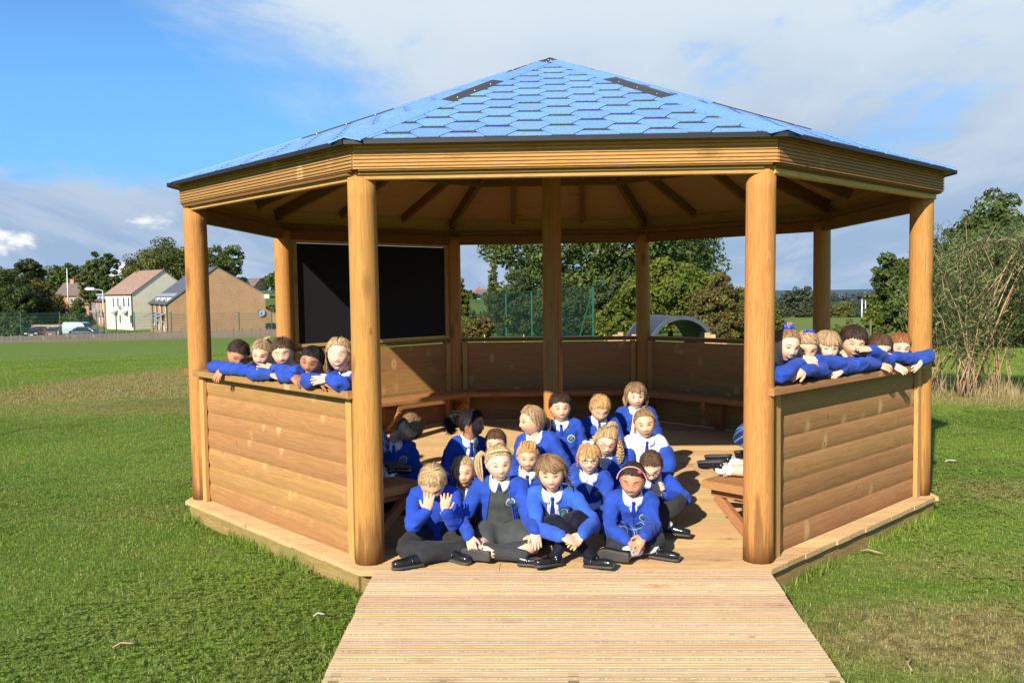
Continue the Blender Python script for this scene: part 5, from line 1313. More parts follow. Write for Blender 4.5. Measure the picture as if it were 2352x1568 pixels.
# ---- shoes
def make_shoe(kind):
    X1, Y1, Z1 = Vector((1, 0, 0)), Vector((0, 1, 0)), Vector((0, 0, 1))
    mb = MB(); secs = [(-.045, .018, .020, .006), (-.040, .024, .030, .004), (-.015, .026, .034 if kind == 'boy' else .022, .004), (.02, .027, .030 if kind == 'boy' else .014, .002), (.05, .031, .022, 0), (.08, .032, .020, 0), (.105, .026, .016, 0), (.118, .015, .010, 0)]
    v, f = loft([(X1*x+Z1*(h*.5+.012), Y1, Z1, w_, h*.5+.010) for x, w_, h, _ in secs], 16, 2.4); mb.add(v, f)
    up = remesh(mb, .0045, 2, 'shoe'); V = [Vector(p.co) for p in up.vertices]; F = [tuple(q.vertices) for q in up.polygons]; bpy.data.meshes.remove(up)
    out = [(V, F)]
    s = MB(); s.add(*loft([(X1*x+Z1*.000, Y1, Z1, w_+.003, .008) for x, w_, h, _ in secs], 16, 3.0)); out.append((s.v, s.f))
    if kind != 'boy':
        v, f = tube([(.004, -.030, .014), (.004, -.024, .036), (.004, -.010, .050), (.004, .010, .050), (.004, .024, .036), (.004, .030, .014)], [.0045]*6, 6, flat=1.8); out.append((v, f))
        v, f = ball((.004, .027, .036), (.008, .004, .008), 8, 4); out.append((v, f))
    else:
        v, f = tube([(.016, -.030, .022), (.018, -.018, .044), (.018, .018, .044), (.016, .030, .022)], [.006]*4, 6, flat=2.0); out.append((v, f))
    return out
def mk_shoe(kind):
    parts = make_shoe(kind); V, F, MI = [], [], []
    for i, (v, f) in enumerate(parts):
        n = len(V); V += [tuple(p) for p in v]; F += [tuple(n+q for q in g_) for g_ in f]; MI += [{0: 0, 1: 1, 2: 0, 3: 2}[i]]*len(f)
    return mesh('shoe', V, F, (M_shoe, M_sole, M_silver), MI, True)
SHOE = {'boy': mk_shoe('boy'), 'girl': mk_shoe('girl')}
def place_shoe(parent, kind, ankle, toe, sole):
    x = Vector(toe).normalized(); z = -Vector(sole); z = (z-x*z.dot(x)).normalized(); y = z.cross(x)
    Mx = Matrix((x, y, z)).transposed().to_4x4(); Mx.translation = Vector(ankle)-z*.045+x*.012; return obj('shoe', SHOE[kind], parent, Mx)

class Kid:
    def __init__(s, label, head, hrot, base=None, skin='fair', hair='fair', scale=1.0, seed=0, group=None, headscale=1.0):
        s.label = label; s.seed = seed; s.k = scale; s.hairc = hair; s.sk = SK[skin]; s.skn = skin
        s.H = Vector(head); b = base or (s.H.x, s.H.y, 0.0)
        s.root = empty('person', b); tag(s.root, label, 'child', group); s.o = Vector(b)
        yaw, pitch, roll = hrot
        s.HM = Matrix.Translation(s.H-s.o)@Matrix.Rotation(R_(yaw), 4, 'Z')@Matrix.Rotation(R_(pitch), 4, 'X')@Matrix.Rotation(R_(roll), 4, 'Y')@Matrix.Scale(.93*headscale, 4)
        s.body = MB(); s.rnd = random.Random(seed*31+5); s.parts = []
        s.cheek = s.rnd.uniform(.6, 1.4); s.thin = s.rnd.uniform(.95, 1.04)
    def torso(s, pelvis, yaw, neck=None, w_=1.0, shrug=0.0, sh_fwd=.0):
        """pelvis: world; the chest frame follows"""
        s.P = Vector(pelvis)-s.o; s.N = (Vector(neck)-s.o) if neck is not None else s.HM@Vector((0, .020, -.090))
        up = (s.N-s.P).normalized(); r = Vector((math.cos(R_(yaw)), math.sin(R_(yaw)), 0)); r = (r-up*r.dot(up)).normalized(); fr = -(up.cross(r)) 
        fr = r.cross(up)*-1.0
        # front points away from the back: facing -Y for yaw 0
        f0 = Vector((math.sin(R_(yaw)), -math.cos(R_(yaw)), 0))
        if fr.dot(f0) < 0: fr = -fr
        s.r, s.fr, s.up = r, fr, up; L = (s.N-s.P).length; s.L = L
        P, N = s.P, s.N
        bow = -fr*.018
        s.secs = [(P-up*.055, .098, .080), (P-up*.01, .112, .092), (P+up*L*.25+bow*.6, .104, .086), (P+up*L*.5+bow, .112, .090), (P+up*L*.72+bow, .115, .090), (N-up*.056+bow*.5, .108, .076), (N-up*.026, .074, .056), (N-up*.010, .052, .048), (N+up*.004, .040, .042)]
        s.SH = {q: N-up*(.052-shrug)+r*g_*.101*w_+fr*sh_fwd for q, g_ in (('r', -1), ('l', 1))}
        s.w = w_
        neckv, neckf = tube([P+up*L*.8, N-up*.02, N+up*.02, s.HM@Vector((0, .02, -.062)), s.HM@Vector((0, .02, -.02))], [.05, .036, .034, .036, .040], 16); s.body.add(neckv, neckf, None, .05)
        s.body.add(*loft([(c, r, fr, a*.80, b*.80) for c, a, b in s.secs[:-2]], 14), None, 0.0)
    def head(s, hair=None, ears=True, eyes='squint', mouth='smile', brow=None, hairline=None, fringe=0.0, blush=.5):
        v = head_pts(HD, s.cheek, s.thin); x, y, z = v[:, 0], v[:, 1], v[:, 2]
        g = lambda x0, z0, r_: np.exp(-((x-x0)**2+(z-z0)**2)/r_**2)*(y < 0)
        bl = blush*(.75*(g(.038, -.032, .018)+g(-.038, -.032, .018))+.6*g(0, -.03, .012)+.45*g(0, -.085, .014))+.15*g(0, .0, .05)*0
        s.body.add([Vector(p) for p in v], HF_, s.HM, list(np.clip(bl, 0, 1)))
        for sgn in (-1, 1):
            ev, ef = ball((0, 0, 0), (.006, .017, .027), 12, 8)
            ev = [Vector((p.x-(.003 if abs(p.y) < .010 and abs(p.z) < .016 else 0)*-1*0, p.y, p.z*(1 if p.z > 0 else .88))) for p in ev]
            Me = s.HM@Matrix.Translation((sgn*.0650*s.thin, .006, -.004))@Matrix.Rotation(sgn*R_(24), 4, 'Z')@Matrix.Rotation(R_(-10), 4, 'X')
            s.body.add(ev, ef, Me, .55)
            iv, if_ = ball((sgn*.0035, -.003, .002), (.0048, .009, .016), 8, 6); s.body.add(iv, if_, Me, .95)
        bv = BVHTree.FromPolygons([Vector(p) for p in v], HF_)
        def fp(x, z, off):
            h = bv.ray_cast(Vector((x, -.3, z)), Vector((0, 1, 0)))
            if h[0] is None: h = bv.find_nearest(Vector((x, -.08, z)))
            return h[0]-Vector((0, off, 0))
        s.fp = fp
        def ribbon(name, fx, fz, th, off, mat, n=8, parent=None, thick=.0012):
            P, F = [], []
            for i in range(n+1):
                u = i/n
                for q, o_ in ((1, off), (0, off+thick), (-1, off)): P.append(s.HM@fp(fx(u), fz(u)+q*th(u), o_))
            for i in range(n):
                for k in range(2): a = i*3+k; F.append((a, a+1, a+4, a+3))
            return obj(name, mesh(name, [tuple(p) for p in P], F, (mat,), smooth=True), s.root if parent is None else parent)
        hm = HM[brow or s.hairc]; rn = s.rnd
        tilt = rn.uniform(-.002, .003); frown = .0016 if eyes in ('squint', 'closed') else 0; tilt = rn.uniform(-.001, .002)
        for sgn in (-1, 1):
            b = ribbon('eyebrow', lambda u: sgn*(.013+.033*u), lambda u: .0195+tilt+.0050*math.sin(math.pi*(u*.75+.12))-frown*(1-u), lambda u: .0022*(math.sin(math.pi*min(1, u*.85+.12))+.15), .0008, hm, 6)
            att = b.data.attributes.new('strand', 'FLOAT', 'POINT'); att.data.foreach_set('value', np.full(len(b.data.vertices), .12 if s.hairc not in ('blond', 'fair', 'gold') else .0, dtype=np.float32))
            if eyes == 'open':
                e = ribbon('eye', lambda u: sgn*.0278+.0135*(2*u-1), lambda u: .0005+.0008*math.sin(math.pi*u), lambda u: .0046*math.sin(math.pi*u)**.8+.0002, .0006, M_eye, 8, thick=.0022)
                ribbon('iris', lambda u: sgn*.0278+.0060*(2*u-1), lambda u: .0010, lambda u: .0050*math.sin(math.pi*u)**.5, .0024, M_iris, 6, e, .0012)
                ribbon('eyelashes', lambda u: sgn*.0278+.0150*(2*u-1), lambda u: .0002+.0056*math.sin(math.pi*u)**.8, lambda u: .0014, .0022, M_lash, 8, e)
            elif eyes == 'squint':
                e = ribbon('eye', lambda u: sgn*.0278+.0125*(2*u-1), lambda u: .0008+.0018*math.sin(math.pi*u), lambda u: .0032*math.sin(math.pi*u)**.7+.0002, .0006, M_iris, 8, thick=.0012)
                ribbon('eyelashes', lambda u: sgn*.0278+.0145*(2*u-1), lambda u: .0012+.0042*math.sin(math.pi*u)-.001*abs(2*u-1), lambda u: .0013*math.sin(math.pi*(u*.8+.1)), .0020, M_lash, 8, e)
                ribbon('lower_lid', lambda u: sgn*.0278+.0120*(2*u-1), lambda u: -.0050+.0016*math.sin(math.pi*u), lambda u: .0009*math.sin(math.pi*(u*.8+.1)), .0006, M_lash if s.skn in ('brown', 'tan') else M_lip, 6, e)
            else:
                e = ribbon('eyelashes', lambda u: sgn*.0278+.0150*(2*u-1), lambda u: -.0005-.0038*math.sin(math.pi*u)+(.003 if u < .05 or u > .95 else 0)*0, lambda u: .0013*math.sin(math.pi*(u*.8+.1)), .0010, M_lash, 8)
        lip = M_lipd if s.skn in ('brown', 'tan') else M_lip
        if mouth == 'teeth':
            m_ = ribbon('lips', lambda u: .0255*(2*u-1), lambda u: -.0575+.0070*(2*u-1)**2, lambda u: .0080*math.sin(math.pi*(u*.94+.03))**.7, .0008, lip, 10)
            ribbon('mouth', lambda u: .0210*(2*u-1), lambda u: -.0570+.0062*(2*u-1)**2, lambda u: .0054*math.sin(math.pi*(u*.94+.03))**.7, .0022, M_mouth, 10, m_, .0004)
            ribbon('teeth', lambda u: .0180*(2*u-1), lambda u: -.0560+.0056*(2*u-1)**2, lambda u: .0038*math.sin(math.pi*(u*.94+.03))**.6, .0028, M_teeth, 10, m_, .0010)
        elif mouth == 'smile':
            m_ = ribbon('lips', lambda u: .0225*(2*u-1), lambda u: -.0565+.0058*(2*u-1)**2, lambda u: .0050*math.sin(math.pi*(u*.94+.03))**.8, .0008, lip, 10)
            ribbon('mouth', lambda u: .0215*(2*u-1), lambda u: -.0555+.0064*(2*u-1)**2, lambda u: .0013*math.sin(math.pi*(u*.9+.05)), .0026, M_mouth, 10, m_, .0003)
        else:
            m_ = ribbon('lips', lambda u: .0170*(2*u-1), lambda u: -.0560-.0012*(2*u-1)**2, lambda u: .0050*math.sin(math.pi*(u*.94+.03))**.8, .0008, lip, 8)
            ribbon('mouth', lambda u: .0160*(2*u-1), lambda u: -.0555-.0014*(2*u-1)**2, lambda u: .0010*math.sin(math.pi*(u*.9+.05)), .0026, M_mouth, 8, m_, .0003)
        n_ = MB()
        for sgn in (-1, 1):
            c = fp(sgn*.0052, -.0385, -.0003); n_.add(*ball(c, (.0026, .002, .0016), 8, 4), s.HM)
        obj('nostrils', n_.mesh('nostrils', (M_lipd if s.skn in ('brown', 'tan') else plainc('nostril', (0.30, 0.10, 0.07)),)), s.root)
    # hair ------------------------------------------------------------
    def hair(s, style='short', thick=.012, front=.060, side=.004, back=-.050, part=None, fringe=None, fluff=1.0, tousle=0.0, long=0.0, locks=150, sweep=0.0, wind=0.0):
        thick *= .85; mb = MB(); A, Vn = 84, 22; rn = s.rnd; so = Vector((s.seed*5.1, 2, 1))
        def hl(p):         # hairline height for azimuth p, 0 = front
            c = abs((p+math.pi) % (2*math.pi)-math.pi)
            if c < .95:
                z = front+(-.018*(c/.95)**3)+.0045*mnoise.noise(Vector((p*7, 0, 3))+so)+.003*mnoise.noise(Vector((p*19, 0, 3))+so)
                if fringe is not None: z = fringe+(.012*(c/.95)**2)+.004*math.sin(p*9+s.seed)
                return z
            if c < 1.45: t_ = (c-.95)/.5; zf = (front-.018) if fringe is None else fringe+.012; return zf*(1-t_)+side*t_
            if c < 1.62: return side
            if c < 2.1: t_ = (c-1.62)/.48; return (side+.020)*(1-t_)+back*t_*1.0
            return back
        def pt(p, v, extra=0.0):
            z = hl(p); te = math.acos(max(-.98, min(.98, z/.0975))); t_ = te*v
            d = np.array([[math.sin(t_)*math.sin(p), -math.sin(t_)*math.cos(p), math.cos(t_)]]); q = head_pts(d, s.cheek, s.thin)[0]; q = Vector(q)
            n = Vector((q.x/.0052, q.y/.0080, q.z/.0095)).normalized()
            e = thick*(1-(.55 if fringe is not None else .88)*v**3.2)*(.55+.45*min(1, 2.2*v+.25))
            if style == 'tied': e = thick*(.85-.78*v**1.6)
            str_ = mnoise.noise(Vector((p*6.0, v*1.5, 0))+so)*.0034*fluff+mnoise.noise(Vector((p*22.0, v*2.0, 3))+so)*.0009*fluff
            if tousle: str_ += mnoise.noise(Vector((q.x*38, q.y*38, q.z*38))+so)*tousle
            e = e+str_+extra
            if part is not None and q.y < .05: e -= .0055*math.exp(-((q.x-part)/.004)**2)*(q.z > .03)
            if v > .995: e = -.002
            return q+n*e
        ps = [2*math.pi*k/A for k in range(A)]
        pts = [pt(p, .03+.97*j/(Vn-1)) for j in range(Vn) for p in ps]
        tone = [min(1, max(0, .42+1.3*mnoise.noise(Vector((p*11.0, j*.10, 7))+so)+.8*mnoise.noise(Vector((p*40.0, j*.2, 7))+so))) for j in range(Vn) for p in ps]
        f = [q for q in grid_faces(A, Vn, True)]; f.append(tuple(range(A))[::-1])
        mb.add(pts, f, s.HM, tone)
        # loose locks laid over the shell
        for i in range(int(locks*2.6)):
            p = rn.uniform(0, 2*math.pi) if rn.random() < .5 else rn.gauss(0, 1.2); v0 = rn.uniform(.0, .85); dv = rn.uniform(.08, .16)*(.7 if style == 'short' else 1); cu = rn.gauss(sweep, .10); w_ = rn.uniform(.0009, .0026); lift = rn.uniform(.0004, .0036)*(1+fluff*.5)*(1.9 if i % 8 == 0 else 1); L_ = 5
            row = []; Q = None
            for k in range(L_):
                v_ = min(1.09 if fringe is not None or style == 'short' else 1.0, v0+k*dv); q = pt(p+cu*k*.5, min(v_, .965), lift*(.3+k*.35))
                if v_ > .965: q = q+Vector((0, -.0012 if q.y < 0 else .001, -.095*(v_-.965)))
                row.append(q)
            P, F = [], []
            for k, q in enumerate(row):
                t_ = (row[min(k+1, L_-1)]-row[max(k-1, 0)]).normalized(); n = q.normalized(); sd_ = t_.cross(n).normalized()*w_*(1-.9*(k/(L_-1))**2); P += [q-sd_, q+n*w_*.5, q+sd_]
            for k in range(L_-1):
                for m_ in range(2): a = k*3+m_; F.append((a, a+1, a+4, a+3))
            to = min(1, max(0, rn.gauss(.5, .38))); mb.add(P, F, s.HM, to)
        if long:
            # curtain of hair hanging from the back and sides
            U, W_ = 40, 10; a0, a1 = 1.15, 2*math.pi-1.15; P, tn = [], []
            for j in range(W_):
                for i in range(U):
                    p = a0+(a1-a0)*i/(U-1); zt_ = .02; z = zt_-(long+zt_)*j/(W_-1)
                    rad = Vector((math.sin(p)*.078, -math.cos(p)*.098, 0)); rad *= 1+.05*math.sin(j*.8+p*5)+mnoise.noise(Vector((p*10, j*.35, 5))+so)*.07
                    shrink = 1-.25*max(0, (-z-.06)/.1)
                    q = Vector((rad.x*shrink+wind*(j/(W_-1))**1.6, rad.y*shrink, z+mnoise.noise(Vector((p*16, 0, 2))+so)*.012*(j/(W_-1)))); P.append(q); tn.append(min(1, max(0, .5+.9*mnoise.noise(Vector((p*18, j*.12, 7))+so))))
            F = grid_faces(U, W_); P2 = [q*.96 for q in P]; n = len(P); F = F+[tuple(n+a for a in q[::-1]) for q in grid_faces(U, W_)]
            mb.add(P+P2, F, s.HM, tn+tn)
        s.hairmb = mb
        return mb
    def tail(s, pts, rads, curly=0, n=10, ridges=True):
        rn = s.rnd; so = Vector((s.seed, 0, 0))
        P, Rr = spline(pts, rads, 5)
        if not curly:
            for w_ in range(34):
                a = rn.uniform(0, 6.28); rr_ = rn.uniform(.2, .85); off = Vector((math.cos(a), math.sin(a)*.8, math.sin(a+1)*.5))*rr_; Q = [p+off*r*(1+.12*math.sin(i*.6+w_)) for i, (p, r) in enumerate(zip(P, Rr))]
                v, f = tube(Q, [max(.0007, r*.22*rn.uniform(.7, 1.15)) for r in Rr], 5); s.hairmb.add(v, f, s.HM, rn.uniform(.15, .95))
        else:
            for w_ in range(curly):
                a = rn.uniform(0, 6.28); fq = rn.uniform(.9, 1.5)*rn.choice((-1, 1)); m0 = rn.randint(0, max(0, len(P)//3)); Q = []
                off = Vector((rn.gauss(0, .5), rn.gauss(0, .5), rn.gauss(0, .3)))
                P_, R2 = spline(P[m0:], Rr[m0:], 3)
                for i, (p, r) in enumerate(zip(P_, R2)): Q.append(p+off*r*.8+Vector((math.cos(a+i*fq), math.sin(a+i*fq), .4*math.cos(a*2+i*fq)))*r*.42)
                v, f = tube(Q, [.0042*rn.uniform(.7, 1.2)*(1-.6*i/len(Q)) for i in range(len(Q))], 5); s.hairmb.add(v, f, s.HM, rn.uniform(.1, 1))
    def hair_done(s):
        obj('hair', s.hairmb.mesh('hair', (HM[s.hairc],), 'strand'), s.root)
    # limbs -----------------------------------------------------------
    def arm(s, side, elbow, wrist, hand='relax', d=None, palm=(0, 0, -1), show=True):
        S = s.SH[side]; E, W_ = Vector(elbow)-s.o, Vector(wrist)-s.o
        s.body.add(*tube([S, E, W_-(W_-E).normalized()*.006], [.030, .024, .0155], 10), None, 0.0)
        d = Vector(d) if d is not None else (W_-E)
        s.__dict__.setdefault('arms', []).append((S, E, W_))
        if show: add_hand(s.body, hand, W_+(W_-E).normalized()*.006, d, palm, side, s.k*.98)
    def armrel(s, side, e, w_, **k):
        """elbow and wrist in the chest frame (right, front, up) measured from the shoulder"""
        S = s.SH[side]; g = 1 if side == 'l' else -1
        f = lambda q: S+s.r*q[0]*g+s.fr*q[1]+s.up*q[2]+s.o
        s.arm(side, f(e), f(w_), **k)
    def legs(s, joints):
        s.J = [[Vector(p)-s.o for p in J] for J in joints]      # hip, knee, ankle
        return s.J
    def bare(s, frac0=0.0): 
        for h, k, a in s.J:
            P, Rr = spline([h, h.lerp(k, .5), k, k.lerp(a, .45), a], [.056, .050, .038, .034, .024], 3); s.body.add(*tube(P, Rr, 12), None, .12)
    def wear_legs(s, name, mat, r0_=1.0, cut=None, kind='trouser', wr=.004, voxel=.009):
        mb = MB()
        for h, k, a in s.J:
            if kind == 'trouser': pts, rd = [h, h.lerp(k, .5), k, k.lerp(a, .45), k.lerp(a, .90)], [.066, .062, .052, .049, .043]
            elif kind == 'tights': pts, rd = [h, h.lerp(k, .5), k, k.lerp(a, .45), a], [.060, .053, .041, .037, .027]
            P, Rr = spline(pts, [q*r0_ for q in rd], 3); mb.add(*tube(P, Rr, 14))
        if kind == 'trouser' or kind == 'tights': mb.add(*ball(s.P-s.up*.01, (.112, .095, .085), 16, 10))
        me = remesh(mb, voxel, 3, name)
        if wr: wrinkle(me, wr, s.seed+3, 18, [(tuple(k), .07, 1.2) for h, k, a in s.J])
        obj(name, finish(me, mat), s.root)
    def sock(s, mat, i0=.35, i1=1.02, r=1.0, frill=False):
        for h, k, a in s.J:
            p0, p1 = k.lerp(a, i0), k.lerp(a, i1); rr = lambda t: (.0385 if t < .05 else (.037 if t < .5 else .027))*r
            P, Rr = spline([p0, p0.lerp(p1, .4), p1], [.040*r if i0 < .3 else .033*r, .036*r if i0 < .5 else .029*r, .0275*r], 3); v, f = tube(P, Rr, 12)
            o = obj('sock', MBm(v, f, 'sock', mat), s.root)
            if frill:
                for q in range(2):
                    v, f = [], []; n = 28
                    ax = (p1-p0).normalized(); sd_ = ax.orthogonal().normalized(); u_ = ax.cross(sd_)
                    for j in range(n):
                        an = 6.283*j/n; d_ = sd_*math.cos(an)+u_*math.sin(an); wv = .005*math.sin(j*2.3+q); c = p0+ax*(.008+.012*q)
                        v += [c+d_*.026, c+d_*(.043+wv)+ax*(.010+wv)]
                    for j in range(n): a_ = 2*j; b_ = 2*((j+1) % n); f.append((a_, b_, b_+1, a_+1))
                    obj('frill', MBm(v, f, 'frill', mat), o)
    def skirt(s, mat, reach=.62, name='skirt', drop=0.0, flare=1.0, hi=0.0):
        mb = MB()
        if hi: mb.add(*loft([(s.P+s.up*hi-s.fr*.02, s.r, s.fr, .130, .118), (s.P+s.up*hi*.5-s.fr*.035, s.r, s.fr, .142, .135), (s.P-s.up*.04-s.fr*.045, s.r, s.fr, .150, .150)], 20))
        mb.add(*loft([(s.P+s.up*.035, s.r, s.fr, .095, .080), (s.P+s.up*.02, s.r, s.fr, .106, .090), (s.P, s.r, s.fr, .120, .100), (s.P-s.up*.05, s.r, s.fr, .125, .105)], 20))
        K = []
        for h, k, a in s.J: e = h.lerp(k, reach); K.append(e); mb.add(*tube([h, h.lerp(e, .5), e], [.070, .070, .068*flare], 14))
        if len(K) == 2:
            (h0, h1) = (s.J[0][0], s.J[1][0])
            for t_ in (.0, .2, .4, .6, .8, 1.0):
                e = K[0].lerp(K[1], t_); h = h0.lerp(h1, t_); e = e+(h-e)*.18*math.sin(math.pi*t_); mb.add(*tube([h, e+Vector((0, 0, -.008*math.sin(math.pi*t_)))], [.058, .046], 12))
        me = remesh(mb, .009, 5, name); wrinkle(me, .005, s.seed+9, 14); obj(name, finish(me, mat), s.root)
    def shoes(s, kind, specs):
        for (h, k, a), (toe, sole) in zip(s.J, specs): place_shoe(s.root, kind, a, toe, sole)
    # tops ------------------------------------------------------------
    def cf(s, p):      # into the chest frame: x right, y back, z up, from the neck
        q = Vector(p)-s.N; return Vector((q.dot(s.r), -q.dot(s.fr), q.dot(s.up)))
    def cw(s, x, y, z): return s.N+s.r*x-s.fr*y+s.up*z
    def top(s, mat, kind='jumper', inner=None, vdeep=.105, collar=True, tie=True, badge=True, hem=1.0, open_w=.045, tiemat=None, tielen=.065):
        mb = MB(); g = 1.10
        secs = [(c, s.r, s.fr, a*(g if i > 0 else g*.98)*(hem if i < 2 else 1)*(s.w if i > 3 and i < 6 else 1), b*g) for i, (c, a, b) in enumerate(s.secs[:8])]
        lv_, lf_ = loft(secs, 22); mb.add(lv_, lf_); s.tbv = BVHTree.FromPolygons(lv_, lf_)
        jts = []
        for S, E, W_ in getattr(s, 'arms', []):
            inn = S-(S-s.N).normalized()*.045
            P, Rr = spline([inn, S, S.lerp(E, .5), E, E.lerp(W_, .5), W_-(W_-E).normalized()*.004], [.044, .044, .042, .041, .037, .0300], 4)
            mb.add(*tube(P, Rr, 14)); cu = (W_-E).normalized(); mb.add(*tube([W_-cu*.026, W_+cu*.002], [.0270, .0255], 12)); jts.append((tuple(E), .06, 1.6)); jts.append((tuple(S), .05, .7))
        me = remesh(mb, .0075, 4, 'top')
        jts.append((tuple(s.P+s.up*.03), .09, 1.0)); wrinkle(me, .0088, s.seed+1, 21, jts)
        inv = lambda p: s.cf(p)
        bm = bmesh.new(); bm.from_mesh(me)
        neck_w = .050
        def wz(z):     # half width of the opening at chest height z
            if kind == 'jumper' or kind == 'cardigan': return neck_w*(z+vdeep)/vdeep if z > -vdeep else -1
            if kind == 'open': return open_w+.012*max(0, -z-.1)*3
            return -1
        if kind in ('jumper', 'cardigan'):
            for sg in (-1, 1):
                a_, b_ = s.cw(sg*neck_w, 0, 0), s.cw(0, 0, -vdeep); n = (b_-a_).cross(s.fr).normalized()
                bmesh.ops.bisect_plane(bm, geom=bm.verts[:]+bm.edges[:]+bm.faces[:], plane_co=a_, plane_no=n, dist=1e-6)
        elif kind == 'open':
            for sg in (-1, 1):
                a_, b_ = s.cw(sg*open_w, 0, 0), s.cw(sg*(open_w+.04), 0, -.3); n = (b_-a_).cross(s.fr).normalized()
                bmesh.ops.bisect_plane(bm, geom=bm.verts[:]+bm.edges[:]+bm.faces[:], plane_co=a_, plane_no=n, dist=1e-6)
        armbox = lambda c: False
        inn, sleeves = [], getattr(s, 'arms', [])
        def onarm(p):
            for S, E, W_ in sleeves:
                for a_, b_, r_ in ((S, E, .050), (E, W_, .048)):
                    d_ = b_-a_; t_ = max(0, min(1, (p-a_).dot(d_)/d_.length_squared)); lim = .75 if a_ is S else -1
                    if (p-(a_+d_*t_)).length < r_ and t_ > (.45 if a_ is S else 0): return True
            return False
        if kind in ('jumper', 'cardigan', 'open'):
            for f in bm.faces:
                c = f.calc_center_median(); q = inv(c)
                if kind == 'open': ins = q.y < -.012 and abs(q.x) < open_w+.04*max(0, -q.z)/.3 and q.z < .03
                else: ins = q.y < -.012 and q.z > -vdeep and abs(q.x) < neck_w*(q.z+vdeep)/vdeep
                if ins and not onarm(c): inn.append(f)
        outv = me.copy() if hasattr(me, 'copy') else None
        s.bv = BVHTree.FromBMesh(bm)
        if inn:
            bmesh.ops.recalc_face_normals(bm, faces=bm.faces)
            d = bmesh.ops.split(bm, geom=list({v for f in inn for v in f.verts})*0+inn)
            keep = [f for f in d['geom'] if isinstance(f, bmesh.types.BMFace)]
            vs_ = {v for f in keep for v in f.verts}; idx = {v: i for i, v in enumerate(vs_)}
            for v in vs_: v.normal_update()
            iv = [tuple(v.co-v.normal*.0025) for v in idx]; iff = [tuple(idx[v] for v in f.verts) for f in keep]
            bmesh.ops.delete(bm, geom=keep, context='FACES')
            nm = 'shirt' if inner is not C_grey else 'pinafore'
            obj(nm, mesh(nm, iv, iff, (inner or C_white,), smooth=True), s.root)
        bm.to_mesh(me); bm.free()
        name = {'jumper': 'jumper', 'cardigan': 'cardigan', 'open': 'cardigan', 'shirt': 'shirt', 'plain': 'jumper'}[kind]
        T_ = obj(name, finish(me, mat), s.root); s.T = T_
        def drape(x, z, off):
            o_ = s.cw(x, -.30, z); h0_ = s.tbv.ray_cast(o_, -s.fr*1.0, .6)
            b_ = h0_[0] if h0_[0] is not None else s.cw(x, -.08, z)
            h = s.bv.ray_cast(b_+s.fr*.022, -s.fr*1.0, .045)
            return (h[0] if h[0] is not None else b_)+s.fr*off
        s.drape = drape
        if inn:    # ribbed neckband along the opening
            for sg in (-1, 1):
                if kind == 'open': P = [drape(sg*(open_w+.04*max(0, -z)/.3), z, .0005) for z in np.linspace(-.02, -min(.24, s.L+.02), 12)]
                else: P = [drape(sg*neck_w*(z+vdeep)/vdeep, z, .0005) for z in np.linspace(-.012, -vdeep, 9)]
                v, f = tube(P, [.0042]*len(P), 6); obj('neckband', MBm(v, f, 'neckband', mat), T_)
        if kind == 'cardigan' or kind == 'open':
            if kind == 'cardigan':
                P = [drape(0, z, .0008) for z in np.linspace(-vdeep, -s.L-.03, 9)]; v, f = tube(P, [.006]*len(P), 6, flat=.35, side=s.r); obj('placket', MBm(v, f, 'placket', mat), T_)
            for i in range(4):
                z = -vdeep-.015-i*.038; x = 0 if kind == 'cardigan' else (open_w+.04*max(0, -z)/.3+.009)
                c = drape(x, z, .004); v, f = ball(c, (.0042, .0025, .0042), 8, 4); obj('button', MBm(v, f, 'button', C_tie), T_)
        if collar: s.collar(inner if inner not in (None, C_grey) else C_white, drape)
        if tie:
            zb = -vdeep+.012 if kind != 'open' else -tielen
            v = []; f = []; zs = np.linspace(-.018, zb, 8)
            for i, z in enumerate(zs):
                w_ = .0065 if i else .009; w_ = .0085 if i == 0 else (.0060+.010*i/7)
                if kind != 'open': w_ = min(w_, max(.003, .050*(z+vdeep)/vdeep*.8+.002))
                v += [drape(-w_, z, .002), drape(0, z, .0065), drape(w_, z, .002)]
            for i in range(7):
                for k in range(2): a_ = i*3+k; f.append((a_, a_+1, a_+4, a_+3))
            t_ = obj('tie', MBm(v, f, 'tie', tiemat or C_tie), s.root)
            v, f = ball(drape(0, -.018, .006), (.010, .008, .009), 10, 6); obj('knot', MBm(v, f, 'knot', tiemat or C_tie), t_)
        if badge: s.badge(drape, .058, -.105 if s.L > .2 else -.09)
    def collar(s, mat, drape):
        n = 26; v = []; 
        for sg in (-1, 1):
            P, F = [], []
            for i in range(n):
                t_ = i/(n-1); a = math.pi*(1-t_)*.985+.12*t_      # from the back round to the front
                ca, sa = math.cos(a), math.sin(a)*sg            # a=pi: back
                wing = max(0, (t_-.62)/.38); 
                top_ = s.cw(sa*.043, -ca*.043-.004, .020-.022*t_**2); bx, by, bz = sa*(.062+.004*wing), -ca*.060, -.004-.020*t_-.022*wing**.8
                if t_ > .55:
                    x_ = sg*max(.006, abs(bx)+(.012 if wing > .5 else 0)*wing); q = drape(x_, bz-.004, .005); qq = s.cf(q); w2 = min(1, (t_-.55)/.2); bot = s.cw(bx*(1-w2)+x_*w2, by*(1-w2)+qq.y*w2, bz)
                else: bot = s.cw(bx, by, bz)
                mid = (top_+bot)/2+(((top_+bot)/2)-s.cw(0, 0, -.01)).normalized()*.005
                P += [top_, mid, bot, bot-(bot-s.cw(0, 0, bz)).normalized()*.003]
            for i in range(n-1):
                for k in range(3): a_ = i*4+k; F.append((a_, a_+1, a_+5, a_+4))
            obj('collar', MBm(P, F, 'collar', mat), s.root)
